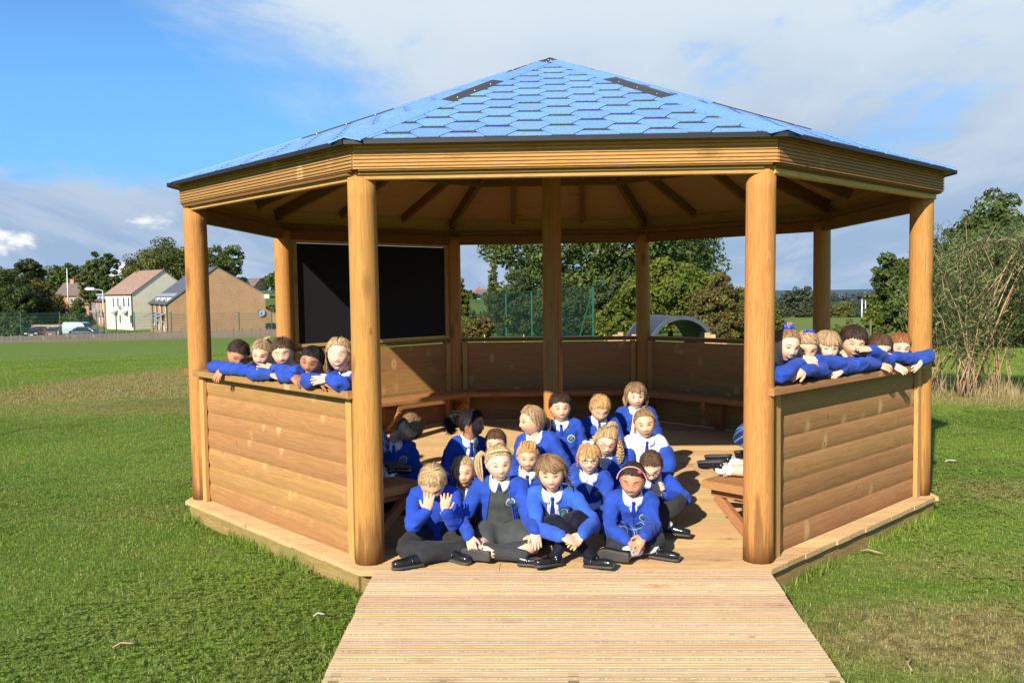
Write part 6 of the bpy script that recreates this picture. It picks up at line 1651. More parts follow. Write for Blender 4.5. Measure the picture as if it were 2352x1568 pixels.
    def badge(s, drape, x0, z0):
        R0 = .0245
        def disc(name, r0_, r1_, mat, off, a0=0, a1=6.2832, cx=0, cz=0, n=20, parent=None):
            v, f = [], []
            for i in range(n+1):
                a = a0+(a1-a0)*i/n
                for r_ in (r0_, (r0_+r1_)/2, r1_): v.append(drape(x0+cx+r_*math.cos(a), z0+cz+r_*math.sin(a), off))
            for i in range(n):
                for k in range(2): q = i*3+k; f.append((q, q+1, q+4, q+3))
            return obj(name, MBm(v, f, name, mat), parent or s.T)
        b = disc('badge', .0002, R0, B_ring, .0016)
        disc('badge_field', .0002, R0*.84, B_navy, .0022, parent=b); disc('badge_centre', .0002, R0*.58, B_teal, .0028, parent=b)
        disc('badge_hill', .0002, R0*.56, B_green, .0034, math.pi, 2*math.pi, cz=.001, parent=b); disc('badge_arch', R0*.38, R0*.54, B_red, .0038, .5, 2.4, parent=b); disc('badge_arch', R0*.26, R0*.36, B_yel, .0042, .6, 2.2, parent=b)
        for i in range(9):        # the ring of tiny lettering reads only as pale ticks
            a = .35+i*.30; disc('badge_letter', R0*.64, R0*.78, B_pale, .0028, a-.07, a+.07, n=2, parent=b)
    def glasses(s, mat):
        mb = MB()
        for sg in (-1, 1):
            P = [s.fp(sg*.0278+.0175*math.cos(a), .001+.0125*math.sin(a), 0) for a in np.linspace(0, 6.283, 17)]; y0_ = min(p.y for p in P)-.004
            P = [Vector((p.x, y0_+.0025*abs(p.x)/.04, p.z)) for p in P]; mb.add(*tube(P, [.0013]*17, 6, caps=False), s.HM)
            mb.add(*tube([P[0 if sg > 0 else 8], Vector((sg*.066, -.03, .004)), Vector((sg*.076, .005, .004))], [.0012]*3, 6), s.HM)
        mb.add(*tube([Vector((-.0125, y0_, .004)), Vector((0, y0_-.002, .007)), Vector((.0125, y0_, .004))], [.0013]*3, 6), s.HM)
        g = obj('glasses', mb.mesh('glasses', (mat,)), s.root)
        for sg in (-1, 1):
            v = [Vector((sg*.0278+.017*math.cos(a), y0_+.002, .001+.012*math.sin(a))) for a in np.linspace(0, 6.283, 16)[:-1]]
            obj('lens', mesh('lens', [tuple(s.HM@p) for p in v], [tuple(range(15))], (M_lens,)), g)
    def bow(s, at_, mat, sc=1.0, name='hair_bow'):
        mb = MB(); p = Vector(at_)
        for sg in (-1, 1): v, f = ball((sg*.017*sc, 0, .004*sc), (.016*sc, .006*sc, .011*sc), 10, 6); mb.add(v, f, s.HM@Matrix.Translation(p)@Matrix.Rotation(sg*.3, 4, 'Y'))
        mb.add(*ball((0, -.002, 0), .006*sc, 8, 6), s.HM@Matrix.Translation(p)); obj(name, mb.mesh(name, (mat,)), s.root)
    def done(s):
        obj('body', s.body.mesh('body', (s.sk,), 'blush'), s.root)
def MBm(v, f, name, mat): return mesh(name, [tuple(p) for p in v], f, (mat,), smooth=True)
_pl = {}
def plainc(name, col):
    if name not in _pl: _pl[name] = plain(name, col)
    return _pl[name]
M_lens = bpy.data.materials.new('spectacle_lens'); M_lens.use_nodes = True
_t = NT(M_lens.node_tree); _g = _t.node('ShaderNodeBsdfGlossy'); _g.inputs['Roughness'].default_value = .05; _tr = _t.node('ShaderNodeBsdfTransparent'); _ms = _t.node('ShaderNodeMixShader'); _ms.inputs[0].default_value = .10
_o = [n for n in _t.n if n.type == 'OUTPUT_MATERIAL'][0]; _t.link(_tr.outputs[0], _ms.inputs[1]); _t.link(_g.outputs[0], _ms.inputs[2]); _t.link(_ms.outputs[0], _o.inputs[0])
Lp = lambda q: at(q[0], q[1], Y=q[2])
def seated(K, lab, hp, rot, back=.12, dx=0.0, yaw=0, pz=.092, **kw):
    h = Lp(hp); a = R_(yaw); p = Vector((h.x-math.sin(a)*back+dx, h.y+math.cos(a)*back, pz))
    k = Kid(lab, h, rot, base=(p.x, p.y, 0.0), **kw); k.torso(p, yaw, w_=K.get('w', 1.0), shrug=K.get('shrug', 0), sh_fwd=K.get('shf', 0)); k.pw = p; k.yaw = yaw; return k
def loc(k, x, f, z): a = R_(k.yaw); return Vector((k.pw.x+math.cos(a)*x+math.sin(a)*f, k.pw.y+math.sin(a)*x-math.cos(a)*f, z))
def crossed(k, spread=.20, fwd=.15, kz=.10):
    return k.legs([(loc(k, -.062, .02, .085), loc(k, -spread, fwd, kz), loc(k, .07, .24, .052)), (loc(k, .062, .02, .085), loc(k, spread, fwd, kz), loc(k, -.07, .21, .062))])
def La(q): p = Lp(q); p.z = max(p.z, .056); return p
def pleg(k, kr, ar, kl, al): return k.legs([(loc(k, -.062, .02, .090), Lp(kr), La(ar)), (loc(k, .062, .02, .090), Lp(kl), La(al))])
def kneel(k, z=.06):
    return k.legs([(k.pw+Vector((s_*.065, 0, -.01)), loc(k, s_*.085, .07, z), loc(k, s_*.08, -.17, z-.01)) for s_ in (-1, 1)])
def rest(k, spread=.06, shoe='girl', legsmat=None):
    k.armrel('r', (.055, .04, -.15), (.02, .15, -.19), hand='relax', palm=(0, 0, -1)); k.armrel('l', (.055, .04, -.15), (.02, .15, -.19), hand='relax', palm=(0, 0, -1))
SH2 = [((.9, -.25, 0), (-.2, -.3, -1)), ((-.9, -.25, 0), (.2, -.3, -1))]
GR = 'schoolchildren in royal blue uniforms sitting on the gazebo deck'
# 1 boy covering his eyes
k = seated(dict(w=1.05), 'blond boy in blue sweatshirt bowing his head and covering his eyes with both hands', (994, 1106, -2.27), (4, 42, 0), back=.19, hair='blond', skin='fair', seed=1, group=GR)
k.head(eyes='closed', mouth='neutral'); k.hair('short', thick=.010, front=.058, back=-.052, side=.0, locks=260, fluff=1.2); k.hair_done()
k.arm('r', Lp((948, 1204, -2.36)), Lp((981, 1172, -2.44)), 'cup', (.12, .10, 1), (0, .55, .6)); k.arm('l', Lp((1046, 1202, -2.34)), Lp((1022, 1174, -2.44)), 'cup', (.12, .10, 1), (0, .55, .6))
pleg(k, (932, 1262, -2.34), (1036, 1284, -2.40), (1064, 1258, -2.34), (958, 1300, -2.50)); k.wear_legs('trousers', C_trous, wr=.008)
k.top(C_mblue, 'plain', collar=False, tie=False, hem=1.06); k.shoes('boy', [((.80, -.6, 0), (.1, -.1, -1)), ((-.92, -.42, 0), (0, -.1, -1))]); k.done()
# 2 girl in pinafore
k = seated(dict(w=1.08), 'blonde girl in grey pinafore and open blue cardigan', (1146, 1063, -2.22), (10, 4, -4), back=.13, hair='blond', skin='pale', seed=2, group=GR, headscale=1.03)
k.head(eyes='squint', mouth='teeth', blush=.5); k.hair('tied', thick=.009, front=.062, side=.006, back=-.05, locks=170, sweep=.1)
k.tail([(-.070, .040, .045), (-.098, .045, .052), (-.112, .03, .010), (-.108, .015, -.050), (-.098, .005, -.095)], [.012, .024, .027, .020, .006]); 
v, f = tube([(-.05+.1*i/8*1.0, -.052-.014*math.sin(math.pi*i/8), .078+.012*math.sin(math.pi*i/8)) for i in range(9)], [.006+.002*(i % 2) for i in range(9)], 8); k.hairmb.add(v, f, k.HM, .9); k.hair_done()
k.arm('r', Lp((1062, 1192, -2.26)), Lp((1078, 1231, -2.44)), 'relax', (.25, -.2, -1), (.3, .8, -.2)); k.arm('l', Lp((1214, 1190, -2.26)), Lp((1230, 1220, -2.46)), 'relax', (.10, -.2, -1), (-.2, .8, -.3))
pleg(k, (1106, 1262, -2.42), (1206, 1291, -2.50), (1222, 1256, -2.40), (1122, 1290, -2.44)); k.bare()
k.skirt(C_grey, reach=.66, name='pinafore_skirt'); k.sock(C_sock, .10, 1.0, 1.05)
k.top(C_blue, 'open', inner=C_grey, open_w=.046, hem=1.05, tielen=.034); k.shoes('girl', [((.97, -.20, 0), (.1, -.35, -.9)), ((-.75, .35, 0), (-.45, -.85, -.15))])
for s_ in (-1, 1): k.o and obj('bow_trim', MBm(*ball(k.drape(s_*.048, -k.L+.055, .002), (.016, .004, .007), 8, 5), 'bow_trim', C_grey), k.root)
k.done()
# 3 girl with knees up
k = seated(dict(w=1.08), 'girl in paler blue cardigan hugging her raised knees in black tights', (1266, 1086, -2.24), (-2, 6, -3), back=.17, hair='lbrown', skin='fair', seed=3, group=GR, headscale=1.04)
k.head(eyes='squint', mouth='teeth', blush=.6); k.hair('loose', thick=.013, front=.050, side=-.02, back=-.055, fringe=.034, part=None, locks=320, sweep=.35, long=.085, wind=.030, fluff=1.5)
for i in range(7):
    rn = k.rnd; a = rn.uniform(-.05, .04); k.tail([(.055, .02, a), (.078+rn.uniform(0, .01), .03, a-.014), (.098+rn.uniform(0, .03), .03+rn.uniform(-.02, .02), a+rn.uniform(-.05, -.02))], [.010, .0055, .001])
k.hair_done()
k.arm('r', Lp((1238, 1212, -2.38)), Lp((1290, 1232, -2.60)), 'relax', (.95, -.1, -.30), (0, .5, -.7)); k.arm('l', Lp((1358, 1198, -2.36)), Lp((1338, 1228, -2.58)), 'relax', (-.75, -.2, -.65), (0, .8, -.4))
pleg(k, (1281, 1200, -2.45), (1356, 1278, -2.52), (1329, 1189, -2.42), (1275, 1274, -2.50)); k.wear_legs('tights', C_navy, kind='tights', wr=0, voxel=.0075); k.skirt(C_tartan, reach=.35, name='skirt')
k.top(C_lblue, 'open', inner=C_white, open_w=.026, tielen=.155); k.shoes('girl', [((.80, -.50, .1), (0, -.2, -1)), ((-.75, -.6, .1), (0, -.3, -1))]); k.done()
# 4 girl with hairband
k = seated(dict(), 'dark-haired girl with pink hairband and blue tartan skirt, rightmost of the front row', (1453, 1101, -2.22), (-14, 14, 4), back=.14, hair='dbrown', skin='tan', seed=4, group=GR)
k.head(eyes='closed', mouth='teeth', blush=.3); k.hair('tied', thick=.010, front=.058, side=.004, back=-.052, locks=150)
v, f = tube([(math.sin(a)*.085, -.030-.012*math.cos(a), .002+math.cos(a)*.098) for a in np.linspace(-1.45, 1.45, 19)], [.0055]*19, 6, flat=.6); obj('hairband', MBm([k.HM@p for p in v], f, 'hairband', M_pink), k.root)
v, f = ball((.045, -.052, .078), (.014, .008, .012), 10, 6); obj('flower', MBm([k.HM@p for p in v], f, 'flower', M_flower), k.root); k.tail([(0, .09, .02), (0, .12, .0), (0, .12, -.06)], [.02, .026, .01]); k.hair_done()
k.arm('r', Lp((1398, 1212, -2.30)), Lp((1440, 1240, -2.44)), 'relax', (.85, -.2, -.35), (0, .6, -.7)); k.arm('l', Lp((1500, 1208, -2.28)), Lp((1479, 1232, -2.48)), 'flat', (-.60, -.25, -.70), (0, .8, -.5))
pleg(k, (1411, 1254, -2.38), (1506, 1276, -2.38), (1512, 1244, -2.34), (1436, 1287, -2.46)); k.wear_legs('tights', C_tights, kind='tights', wr=0, voxel=.0075); k.skirt(C_tartan, reach=.50, name='skirt', flare=1.1); k.sock(C_wsock, .62, .98, 1.12)
k.top(C_blue, 'cardigan'); k.shoes('girl', [((.85, -.45, 0), (.3, -.35, -.9)), ((-.85, .35, 0), (-.3, -.9, -.2))]); k.done()
# 5 boy with glasses, hands clasped
k = seated(dict(), 'short-haired boy in glasses resting his chin on clasped hands at the right of the group', (1496, 1070, -1.82), (-8, 30, -3), back=.20, yaw=0, hair='brown', skin='pale', seed=5, group=GR)
k.head(eyes='closed', mouth='neutral'); k.hair('short', thick=.006, front=.056, back=-.05, locks=160, fluff=.6); k.hair_done(); k.glasses(M_glk)
k.arm('r', Lp((1470, 1160, -1.86)), Lp((1497, 1132, -1.98)), 'curl', (.6, -.3, .55), (.5, .5, 0)); k.arm('l', Lp((1572, 1146, -1.84)), Lp((1526, 1134, -1.98)), 'curl', (-.75, -.2, .35), (-.5, .5, 0))
pleg(k, (1462, 1178, -1.98), (1532, 1206, -2.02), (1556, 1152, -1.92), (1500, 1206, -2.05)); k.wear_legs('trousers', C_trous, wr=.007); k.top(C_mblue, 'plain', collar=True, tie=False, badge=False)
k.shoes('boy', [((.95, -.2, -.05), (0, -.3, -1)), ((-.8, -.5, -.1), (0, -.2, -1))]); k.sock(C_wsock, .85, 1.05, 1.1); k.done()
# 6 blonde behind boy 1
k = seated(dict(), 'blonde girl peering out behind the boy covering his eyes', (1065, 1083, -1.64), (3, 0, -3), back=.10, hair='blond', skin='fair', seed=6, group=GR)
k.head(eyes='squint', mouth='smile'); k.hair('tied', thick=.010, front=.058, side=.0, back=-.05, locks=200, fluff=1.4, long=.05); k.hair_done()
rest(k); crossed(k); k.wear_legs('tights', C_sock, kind='tights', wr=0); k.skirt(C_grey); k.top(C_blue, 'cardigan', tie=False, badge=False); k.shoes('girl', SH2); k.done()
# 7 blonde with plaits across
k = seated(dict(), 'smiling blonde girl with hair plaited across the top and blue tie in the second row', (1212, 1048, -1.54), (2, 8, 2), back=.10, hair='gold', skin='fair', seed=7, group=GR)
k.head(eyes='open', mouth='teeth'); k.hair('tied', thick=.010, front=.052, side=.0, back=-.05, locks=150, fluff=1.3)
for j in range(6):
    x = -.045+.018*j; P = [(x*.92, -.066+abs(x)*.35, .058), (x*.96, -.052+abs(x)*.2, .080), (x, -.014, .096), (x*.9, .03, .098)]; k.tail(P, [.004, .0075, .0075, .005])
k.hair_done()
rest(k); crossed(k); k.wear_legs('tights', C_sock, kind='tights', wr=0); k.skirt(C_grey); k.top(C_blue, 'jumper'); k.shoes('girl', SH2); k.done()
# 8 girl in black glasses
k = seated(dict(), 'strawberry-blonde girl with fringe and dark spectacles in striped dress and cardigan', (1353, 1052, -1.72), (-2, 4, 2), back=.10, hair='gold', skin='pale', seed=8, group=GR)
k.head(eyes='open', mouth='teeth', blush=.6); k.hair('tied', thick=.012, front=.05, side=-.008, back=-.05, fringe=.026, locks=320, fluff=1.0, long=.045); k.bow((-.008, -.03, .112), C_stripe, 1.2)
k.hair_done(); k.glasses(M_glk); k.armrel('r', (.07, .02, -.15), (.02, .14, -.20)); k.arm('l', Lp((1398, 1160, -1.78)), Lp((1378, 1196, -1.92)), 'relax', (-.4, -.5, -.6), (0, .5, -1))
crossed(k, .17, .17); k.bare(); k.skirt(C_stripe, reach=.6, name='dress_skirt'); k.sock(C_sock, .3, 1.0); k.top(C_blue, 'cardigan', inner=C_stripe, tie=False, vdeep=.115); k.shoes('girl', SH2); k.done()
# 9 girl in profile with curly black ponytail
k = seated(dict(), 'girl with curly black ponytail turned in profile to the right', (1083, 974, -1.22), (74, 0, 4), back=.08, dx=-.03, yaw=22, pz=.11, hair='black', skin='brown', seed=9, group=GR)
k.head(eyes='open', mouth='teeth', blush=.15); k.hair('tied', thick=.012, front=.056, side=-.006, back=-.05, locks=240, fluff=2.0, tousle=.003)
k.tail([(0, .085, .050), (.0, .130, .045), (.0, .155, .0), (.0, .150, -.065)], [.028, .044, .046, .028], curly=46); k.hair_done()
rest(k); crossed(k); k.wear_legs('tights', C_tights, kind='tights', wr=0); k.skirt(C_grey); k.top(C_blue, 'open', inner=C_white, open_w=.030, badge=False, tielen=.10); k.shoes('girl', SH2); k.done()
# 10 boy hidden behind girl 2
k = seated(dict(), 'short-haired boy almost hidden behind the girl in the grey pinafore', (1139, 1018, -1.36), (-5, 6, 0), back=.10, hair='brown', skin='fair', seed=10, group=GR)
k.head(eyes='squint', mouth='smile'); k.hair('short', thick=.005, front=.050, back=-.05, locks=160, fluff=.6); k.hair_done()
rest(k); crossed(k); k.wear_legs('trousers', C_trous); k.top(C_blue, 'jumper', badge=False); k.shoes('boy', SH2); k.done()
# 11 blonde girl in profile facing left
k = seated(dict(), 'fair-haired girl turned in profile to the left with a brown ponytail behind', (1222, 966, -1.38), (-66, 2, 3), back=.08, dx=.06, yaw=-16, pz=.20, hair='fair', skin='fair', seed=11, group=GR)
k.head(eyes='open', mouth='smile', blush=.5); k.hair('tied', thick=.012, front=.060, side=-.012, back=-.05, locks=300, fluff=1.3, sweep=0)
k.tail([(0, .090, .005), (-.004, .118, -.010), (-.006, .128, -.050), (0, .118, -.090)], [.016, .024, .022, .006]); k.hair_done()
rest(k); kneel(k); k.wear_legs('tights', C_tights, kind='tights', wr=0); k.skirt(C_grey, reach=.5); k.top(C_blue, 'cardigan', vdeep=.06, tie=False, badge=False); k.shoes('girl', [((0, 1, 0), (0, .2, 1))]*2); k.done()
# 12 girl with red glasses and curls
k = seated(dict(), 'curly blonde girl in red spectacles with her eyes shut, hair tied up on top', (1392, 1014, -1.42), (2, 12, 8), back=.12, pz=.11, hair='blond', skin='pale', seed=12, group=GR, headscale=1.02)
k.head(eyes='closed', mouth='smile', blush=.6); k.hair('tied', thick=.013, front=.054, side=-.01, back=-.05, locks=300, fluff=1.8); k.tail([(0, .0, .098), (.008, .012, .122), (.045, .035, .115), (.070, .05, .07)], [.010, .018, .020, .010], curly=16)
k.tail([(.062, .0, .050), (.082, .0, .0), (.094, -.005, -.055), (.098, -.01, -.115)], [.016, .026, .032, .022], curly=34); k.tail([(-.060, .01, .045), (-.082, .0, .0), (-.088, 0, -.04)], [.016, .020, .012], curly=16); k.hair_done(); k.glasses(M_glr)
v, f = ball((0, -.002, .104), (.014, .014, .006), 10, 6); obj('hair_tie', MBm([k.HM@p for p in v], f, 'hair_tie', C_white), k.root)
k.arm('r', Lp((1322, 1080, -1.44)), Lp((1322, 1084, -1.58)), 'relax', (-.4, -.9, -.1), (0, 0, -1)); k.armrel('l', (.07, .04, -.14), (.0, .16, -.19)); crossed(k); k.bare(); k.skirt(C_stripe, name='dress_skirt'); k.sock(C_wsock, .5, 1.0); k.top(C_blue, 'cardigan', inner=C_stripe, tie=False, badge=False); k.shoes('girl', SH2); k.done()
# 13 girl in white shirt, cardigan slipped off
k = seated(dict(w=1.04), 'girl in white shirt and tie with her blue cardigan slipped off her shoulders', (1481, 972, -1.32), (-4, 4, -6), back=.10, pz=.16, hair='lbrown', skin='fair', seed=13, group=GR)
k.head(eyes='squint', mouth='smile'); k.hair('tied', thick=.009, front=.064, side=.004, back=-.05, locks=220); k.tail([(0, -.005, .092), (.003, .006, .110), (.010, .03, .10), (-.04, .06, .03), (-.068, .045, -.04), (-.07, .03, -.095)], [.010, .013, .014, .012, .012, .004]); k.hair_done()
v, f = ball((0, -.008, .098), (.010, .010, .005), 10, 6); obj('hair_tie', MBm([k.HM@p for p in v], f, 'hair_tie', C_white), k.root)
k.arm('r', Lp((1440, 1075, -1.34)), Lp((1460, 1115, -1.46)), 'relax', (.5, -.5, -.5)); k.arm('l', Lp((1534, 1068, -1.34)), Lp((1520, 1112, -1.46)), 'relax', (-.5, -.5, -.5)); kneel(k); k.wear_legs('tights', C_tights, kind='tights', wr=0); k.skirt(C_grey, reach=.5)
k.top(C_white, 'shirt', badge=False, collar=True, tie=True, inner=C_white)
mb = MB()
for S, E, W_ in k.arms: P, Rr = spline([S.lerp(E, .45), E, W_-(W_-E)*.06], [.060, .056, .043], 4); mb.add(*tube(P, Rr, 14))
mb.add(*loft([(c-k.fr*.008, k.r, k.fr, a*1.17, b*1.18) for c, a, b in k.secs[:4]], 20)); me = remesh(mb, .008, 4); wrinkle(me, .006, 13, 18); obj('cardigan', finish(me, C_blue), k.root); k.shoes('girl', [((0, 1, 0), (0, .2, 1))]*2); k.done()
# 14 dark-haired boy at the back
k = seated(dict(w=1.02), 'dark-haired boy with badge on his jumper kneeling in front of the centre post', (1287, 936, -1.22), (6, 2, -2), back=.06, dx=.02, pz=.285, hair='dbrown', skin='fair', seed=14, group=GR)
k.head(eyes='squint', mouth='teeth', blush=.5); k.hair('short', thick=.013, front=.052, back=-.05, locks=300, fluff=1.3); k.hair_done(); k.armrel('r', (.035, .01, -.16), (.0, .10, -.24)); k.armrel('l', (.035, .01, -.16), (.0, .10, -.24)); kneel(k); k.wear_legs('trousers', C_trous); k.top(C_blue, 'jumper', vdeep=.085); k.shoes('boy', [((0, 1, 0), (0, .2, 1))]*2); k.done()
# 15 blond boy looking down
k = seated(dict(), 'blond boy at the back looking down beside the curly-haired girl', (1378, 938, -.92), (6, 26, 0), back=.08, pz=.225, hair='gold', skin='fair', seed=15, group=GR)
k.head(eyes='closed', mouth='smile'); k.hair('short', thick=.011, front=.050, back=-.05, locks=300, fluff=1.2); k.hair_done(); rest(k); kneel(k); k.wear_legs('trousers', C_trous); k.top(C_blue, 'jumper', badge=False); k.shoes('boy', [((0, 1, 0), (0, .2, 1))]*2); k.done()
# 16 girl at the very back
k = seated(dict(w=1.05), 'brown-haired girl kneeling furthest back in open cardigan and white shirt', (1460, 909, -.62), (3, 4, -3), back=.05, pz=.27, hair='lbrown', skin='pale', seed=16, group=GR)
k.head(eyes='open', mouth='smile', blush=.6); k.hair('loose', thick=.014, front=.05, side=-.015, back=-.055, fringe=.042, locks=260, fluff=1.6, tousle=.002, long=.055)
for sg in (-1, 1): k.tail([(sg*.062, .03, .02), (sg*.086, .02, -.02), (sg*.082, .005, -.075)], [.016, .020, .008])
k.hair_done(); k.armrel('r', (.05, .02, -.16), (.01, .12, -.22)); k.armrel('l', (.05, .02, -.16), (.01, .12, -.22)); kneel(k); k.wear_legs('tights', C_tights, kind='tights', wr=0); k.skirt(C_grey, reach=.5); k.top(C_blue, 'open', inner=C_white, open_w=.026, tie=False, badge=False); k.shoes('girl', [((0, 1, 0), (0, .2, 1))]*2); k.done()
# 17 boy leaning with tilted head at the left
k = seated(dict(), 'laughing brown-haired boy tilting his head sideways beside the left bench', (939, 984, -1.28), (2, 2, 42), back=.07, dx=-.10, pz=.11, hair='lbrown', skin='fair', seed=17, group=GR)
k.N = Lp((905, 1012, -1.25))-k.o; k.body = MB(); k.torso(k.pw, 6, neck=Lp((905, 1012, -1.25)))
k.head(eyes='closed', mouth='teeth', blush=.5); k.hair('bowl', thick=.020, front=.045, side=-.020, back=-.06, fringe=.034, locks=320, fluff=1.4); k.hair_done(); k.armrel('r', (.04, .02, -.17), (.0, .10, -.26)); k.armrel('l', (.035, .02, -.17), (-.02, .10, -.27)); crossed(k); k.wear_legs('trousers', C_trous); k.top(C_blue, 'jumper', vdeep=.085); k.shoes('boy', SH2); k.done()

# ------------------------------------------------ children leaning over the half walls
LN, LU, LC = Vector((-.7071, -.7071, 0)), Vector((.7071, -.7071, 0)), oc(RP, 0)
RN, RU, RC = Vector((.7071, -.7071, 0)), Vector((.7071, .7071, 0)), oc(RP, 2)
def onrail(px, py, out, n, c, zmin=.912):
    v = ray(px, py); d = (c+n*out-CAM).dot(n)/v.dot(n); p = CAM+v*d
    if zmin: p.z = max(p.z, zmin)
    return p
def leaner(side, lab, hx, hy, rot, hout, arms, styl, top=C_blue, skirt=None, hair='brown', skin='fair', seed=30, eyes='squint', mouth='smile', collar=False, hs=.945, extra=None, legs='trousers', pin=.26, dt=0.0, bl=.5, feet=None, pz=.635, hi=0.0):
    n, u, c = (LN, LU, LC) if side == 'L' else (RN, RU, RC)
    h = onrail(hx, hy, hout, n, c, None); t_ = (h-c).dot(u); out = hout
    pel = c+u*(t_+dt)-n*pin; pel.z = pz
    k = Kid(lab, h, rot, base=(pel.x, pel.y, 0.348), hair=hair, skin=skin, seed=seed, group='children leaning over the %s half wall' % ('left' if side == 'L' else 'right'), headscale=hs)
    yaw = -45 if side == 'L' else 45; nk = h-n*(.055+.5*max(0, hout)); nk.z = h.z-.090
    k.torso(pel, yaw, neck=nk, shrug=.012); k.pw = pel; k.yaw = yaw
    k.head(eyes=eyes, mouth=mouth, blush=bl); k.hair(**styl); 
    if extra: extra(k)
    k.hair_done()
    for sd, e, w_, hd, pl, kind in arms:
        E = onrail(e[0], e[1], e[2] if len(e) > 2 else .07, n, c, .915); W_ = onrail(w_[0], w_[1], w_[2] if len(w_) > 2 else .09, n, c, .908)
        k.arm(sd, E, W_, kind, hd, pl)
    ft = feet or [pel-n*.05-u*.07+Vector((0, 0, .405-pz)), pel-n*.05+u*.07+Vector((0, 0, .405-pz))]
    k.legs([(pel-u*.06, pel+n*min(.13, pin-.075)-u*.07+Vector((0, 0, .400-pz)), ft[0]), (pel+u*.06, pel+n*min(.13, pin-.075)+u*.07+Vector((0, 0, .400-pz)), ft[1])])
    if legs == 'trousers': k.wear_legs('trousers', C_trous, kind='tights', wr=.004)
    else: k.bare(); k.sock(C_wsock, .80, 1.00, 1.0, frill=True)
    if skirt: k.skirt(skirt, reach=.80, flare=1.15, hi=hi)
    k.top(top, 'plain', collar=collar, tie=False, badge=False, hem=1.0)
    k.shoes('boy' if legs == 'trousers' else 'girl', [(tuple(-n+Vector((0, 0, -.15))), tuple(-n*.2+Vector((0, 0, 1))))]*2); k.done(); return k
SH_ = dict(style='short', thick=.010, front=.056, back=-.05, locks=280, fluff=1.1)
dn_ = (-.3, -.3, -1)
leaner('L', 'dark-haired boy leaning his cheek on his arms, leftmost on the left wall', 546, 812, (28, 34, 18), .00, [('r', (490, 842), (545, 846), (.9, -.3, -.1), (0, .75, -.65), 'relax'), ('l', (566, 848), (512, 848, .11), (-.5, -.2, -.8), (.3, .8, -.2), 'relax')], dict(SH_, thick=.006), hair='dbrown', skin='tan', seed=31)
leaner('L', 'fair child with a tuft of hair, second from the left on the left wall', 604, 812, (-4, 14, 6), -.06, [('r', (582, 864, .10), (622, 859, .12), (.9, -.2, -.35), (0, .3, -1), 'relax')], dict(SH_, style='tied', fluff=1.6), hair='fair', seed=32, mouth='teeth',
       extra=lambda k: [k.tail([(0, .01, .085), (.018, .02, .112), (.045, .02, .118)], [.018, .020, .006]) for _ in range(1)])
leaner('L', 'brown-haired boy with closed eyes third from the left on the left wall', 650, 810, (8, 8, -5), -.02, [('l', (678, 856, .08), (628, 847, .06), (-.95, -.1, .1), (0, .75, -.65), 'flat'), ('r', (628, 858, .05), (650, 862, .09), (.8, -.3, -.4), (0, .75, -.65), 'relax')], dict(SH_, thick=.010, front=.050), hair='brown', seed=33, eyes='closed', mouth='smile')
leaner('L', 'black-haired child laughing with mouth hidden behind a blue sleeve on the left wall', 716, 830, (-2, 8, 14), -.03, [('l', (705, 880, .11), (736, 872, .12), (.9, -.2, -.3), (0, .75, -.65), 'relax'), ('r', (652, 866, .08), (670, 864, .12), (.75, -.3, -.5), (0, .75, -.65), 'relax')], dict(style='tied', thick=.010, front=.052, side=-.005, back=-.05, locks=220, fluff=.9), hair='black', skin='brown', seed=34, mouth='teeth', bl=.2, extra=lambda k: k.tail([(.03, .08, -.02), (.045, .07, -.06), (.05, .05, -.10)], [.022, .024, .012]))
n, u, c = LN, LU, LC
pf = lambda px, py, Y: at(px, py, Y=Y)
leaner('L', 'blonde girl grinning with shut eyes beside the front left post', 779, 815, (4, -2, 2), -.03, [('l', (786, 884, .09), (757, 870, .10), (-.95, -.1, -.1), (0, .75, -.65), 'flat'), ('r', (748, 876, .06), (738, 870, .10), (.8, -.4, -.3), (0, .75, -.65), 'relax')], dict(style='loose', thick=.012, front=.062, side=-.02, back=-.055, locks=300, fluff=1.0, part=.0, long=.095), hair='blond', skin='pale', seed=35, eyes='closed', mouth='teeth', collar=True, legs='bare', skirt=C_tartan, bl=.5, dt=-.07, pin=.17, pz=.54, hi=.07,
       feet=[pf(898, 1090, -1.95), pf(880, 1082, -1.85)])
leaner('R', 'girl with hair scraped up in a blue scrunchie next to the front right post', 1806, 792, (14, 14, 8), -.02, [('r', (1792, 862, .08), (1840, 832, .06), (.9, -.1, -.2), (0, .75, -.65), 'relax'), ('l', (1850, 846, .05), (1836, 836, .06), (-.6, -.5, -.2), (0, .75, -.65), 'relax')], dict(style='tied', thick=.006, front=.066, side=.006, back=-.05, locks=200, fluff=.6), hair='lbrown', skin='pale', seed=41, mouth='teeth', bl=.5, pin=.15, pz=.56, hi=.07, dt=.05, legs='bare', skirt=C_tartan,
       feet=[pf(1652, 1078, -2.03), pf(1668, 1064, -1.90)], extra=lambda k: [k.tail([(-.005, .01, .090), (-.005, .02, .125), (0, .035, .13)], [.016, .022, .012]), [obj('scrunchie', MBm([k.HM@p for p in v], f, 'scrunchie', M_bow), k.root) for v, f in [tube([(-.005+.026*math.cos(a)*(1+.2*math.sin(5*a)), .012+.022*math.sin(a), .108+.010*math.sin(3*a)) for a in np.linspace(0, 6.283, 25)], [.0095]*25, 7)]]])
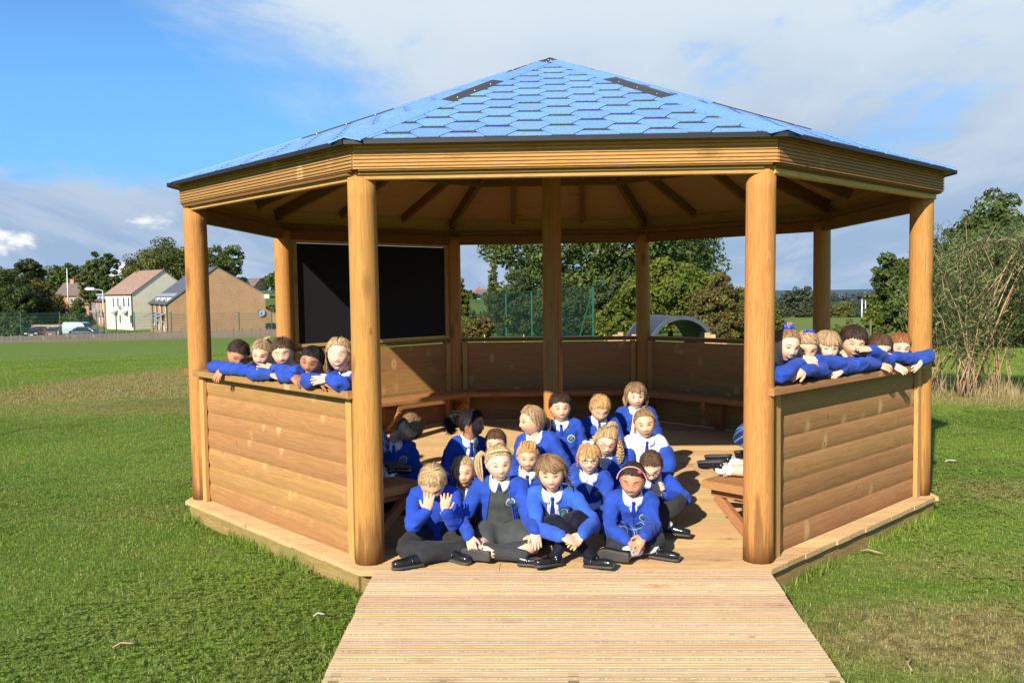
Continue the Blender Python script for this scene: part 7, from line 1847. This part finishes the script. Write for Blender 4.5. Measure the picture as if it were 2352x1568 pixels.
leaner('R', 'blonde girl with a bright blue bow in her hair looking down over the right wall', 1850, 796, (-2, 22, 4), -.05, [('r', (1888, 848, .07), (1848, 850, .11), (-.85, -.25, -.35), (0, .75, -.65), 'relax'), ('l', (1898, 846, .04), (1882, 832, .05), (-.8, -.3, 0), (0, .75, -.65), 'relax')], dict(style='tied', thick=.010, front=.056, side=-.01, back=-.05, locks=260, fluff=1.0, sweep=.5), hair='fair', seed=42, mouth='smile', extra=lambda k: k.bow((0, -.01, .112), M_bow, 1.1))
leaner('R', 'fair child with fringe and squinting eyes, third from the left on the right wall', 1899, 796, (0, 10, 2), -.03, [('r', (1928, 836, .08), (1878, 826, .06), (-.98, -.1, .05), (0, .75, -.65), 'flat'), ('l', (1956, 842, .06), (1935, 848, .1), (-.7, -.3, -.3), (0, .75, -.65), 'relax')], dict(style='bowl', thick=.013, front=.05, side=-.02, back=-.06, fringe=.030, locks=300, fluff=1.2), hair='fair', skin='pale', seed=43, mouth='neutral')
def eyeshade(k): pass
leaner('R', 'dark-haired boy shading his eyes with a raised hand on the right wall', 1960, 786, (-6, 12, 10), -.02, [('r', (1968, 836, .09), (2014, 836, .08), (.9, -.2, -.3), (0, .75, -.65), 'relax'), ('l', (2040, 832, .09), (2003, 802, .10), (-.95, -.1, .02), (0, .5, -.8), 'flat')], dict(SH_, thick=.017, front=.044, side=-.012, locks=320), hair='dbrown', skin='fair', seed=44, mouth='teeth', hs=1.0)
leaner('R', 'brown-haired girl with wisps over her forehead half hidden behind a raised sleeve', 2021, 798, (4, 26, 2), -.06, [('l', (2070, 838, .04), (2046, 834, .06), (-.8, -.3, -.2), (0, .75, -.65), 'relax'), ('r', (2030, 845, .05), (2048, 842, .09), (.7, -.4, -.4), (0, .75, -.65), 'relax')], dict(style='loose', thick=.011, front=.058, side=-.02, back=-.055, locks=260, fluff=1.4, part=-.02, long=.05), hair='brown', skin='pale', seed=45, mouth='neutral')
leaner('R', 'red-haired boy at the right end hooking his arm round the right post', 2066, 796, (-6, 14, 4), -.02, [('r', (2096, 826, .09), (2052, 818, .08), (-.9, -.2, 0), (0, .75, -.65), 'relax'), ('l', (2133, 818, .10), (2116, 838, .135), (-.75, -.25, -.5), (.2, .9, 0), 'cup')], dict(SH_, thick=.010), hair='red', skin='pale', seed=46, mouth='neutral')
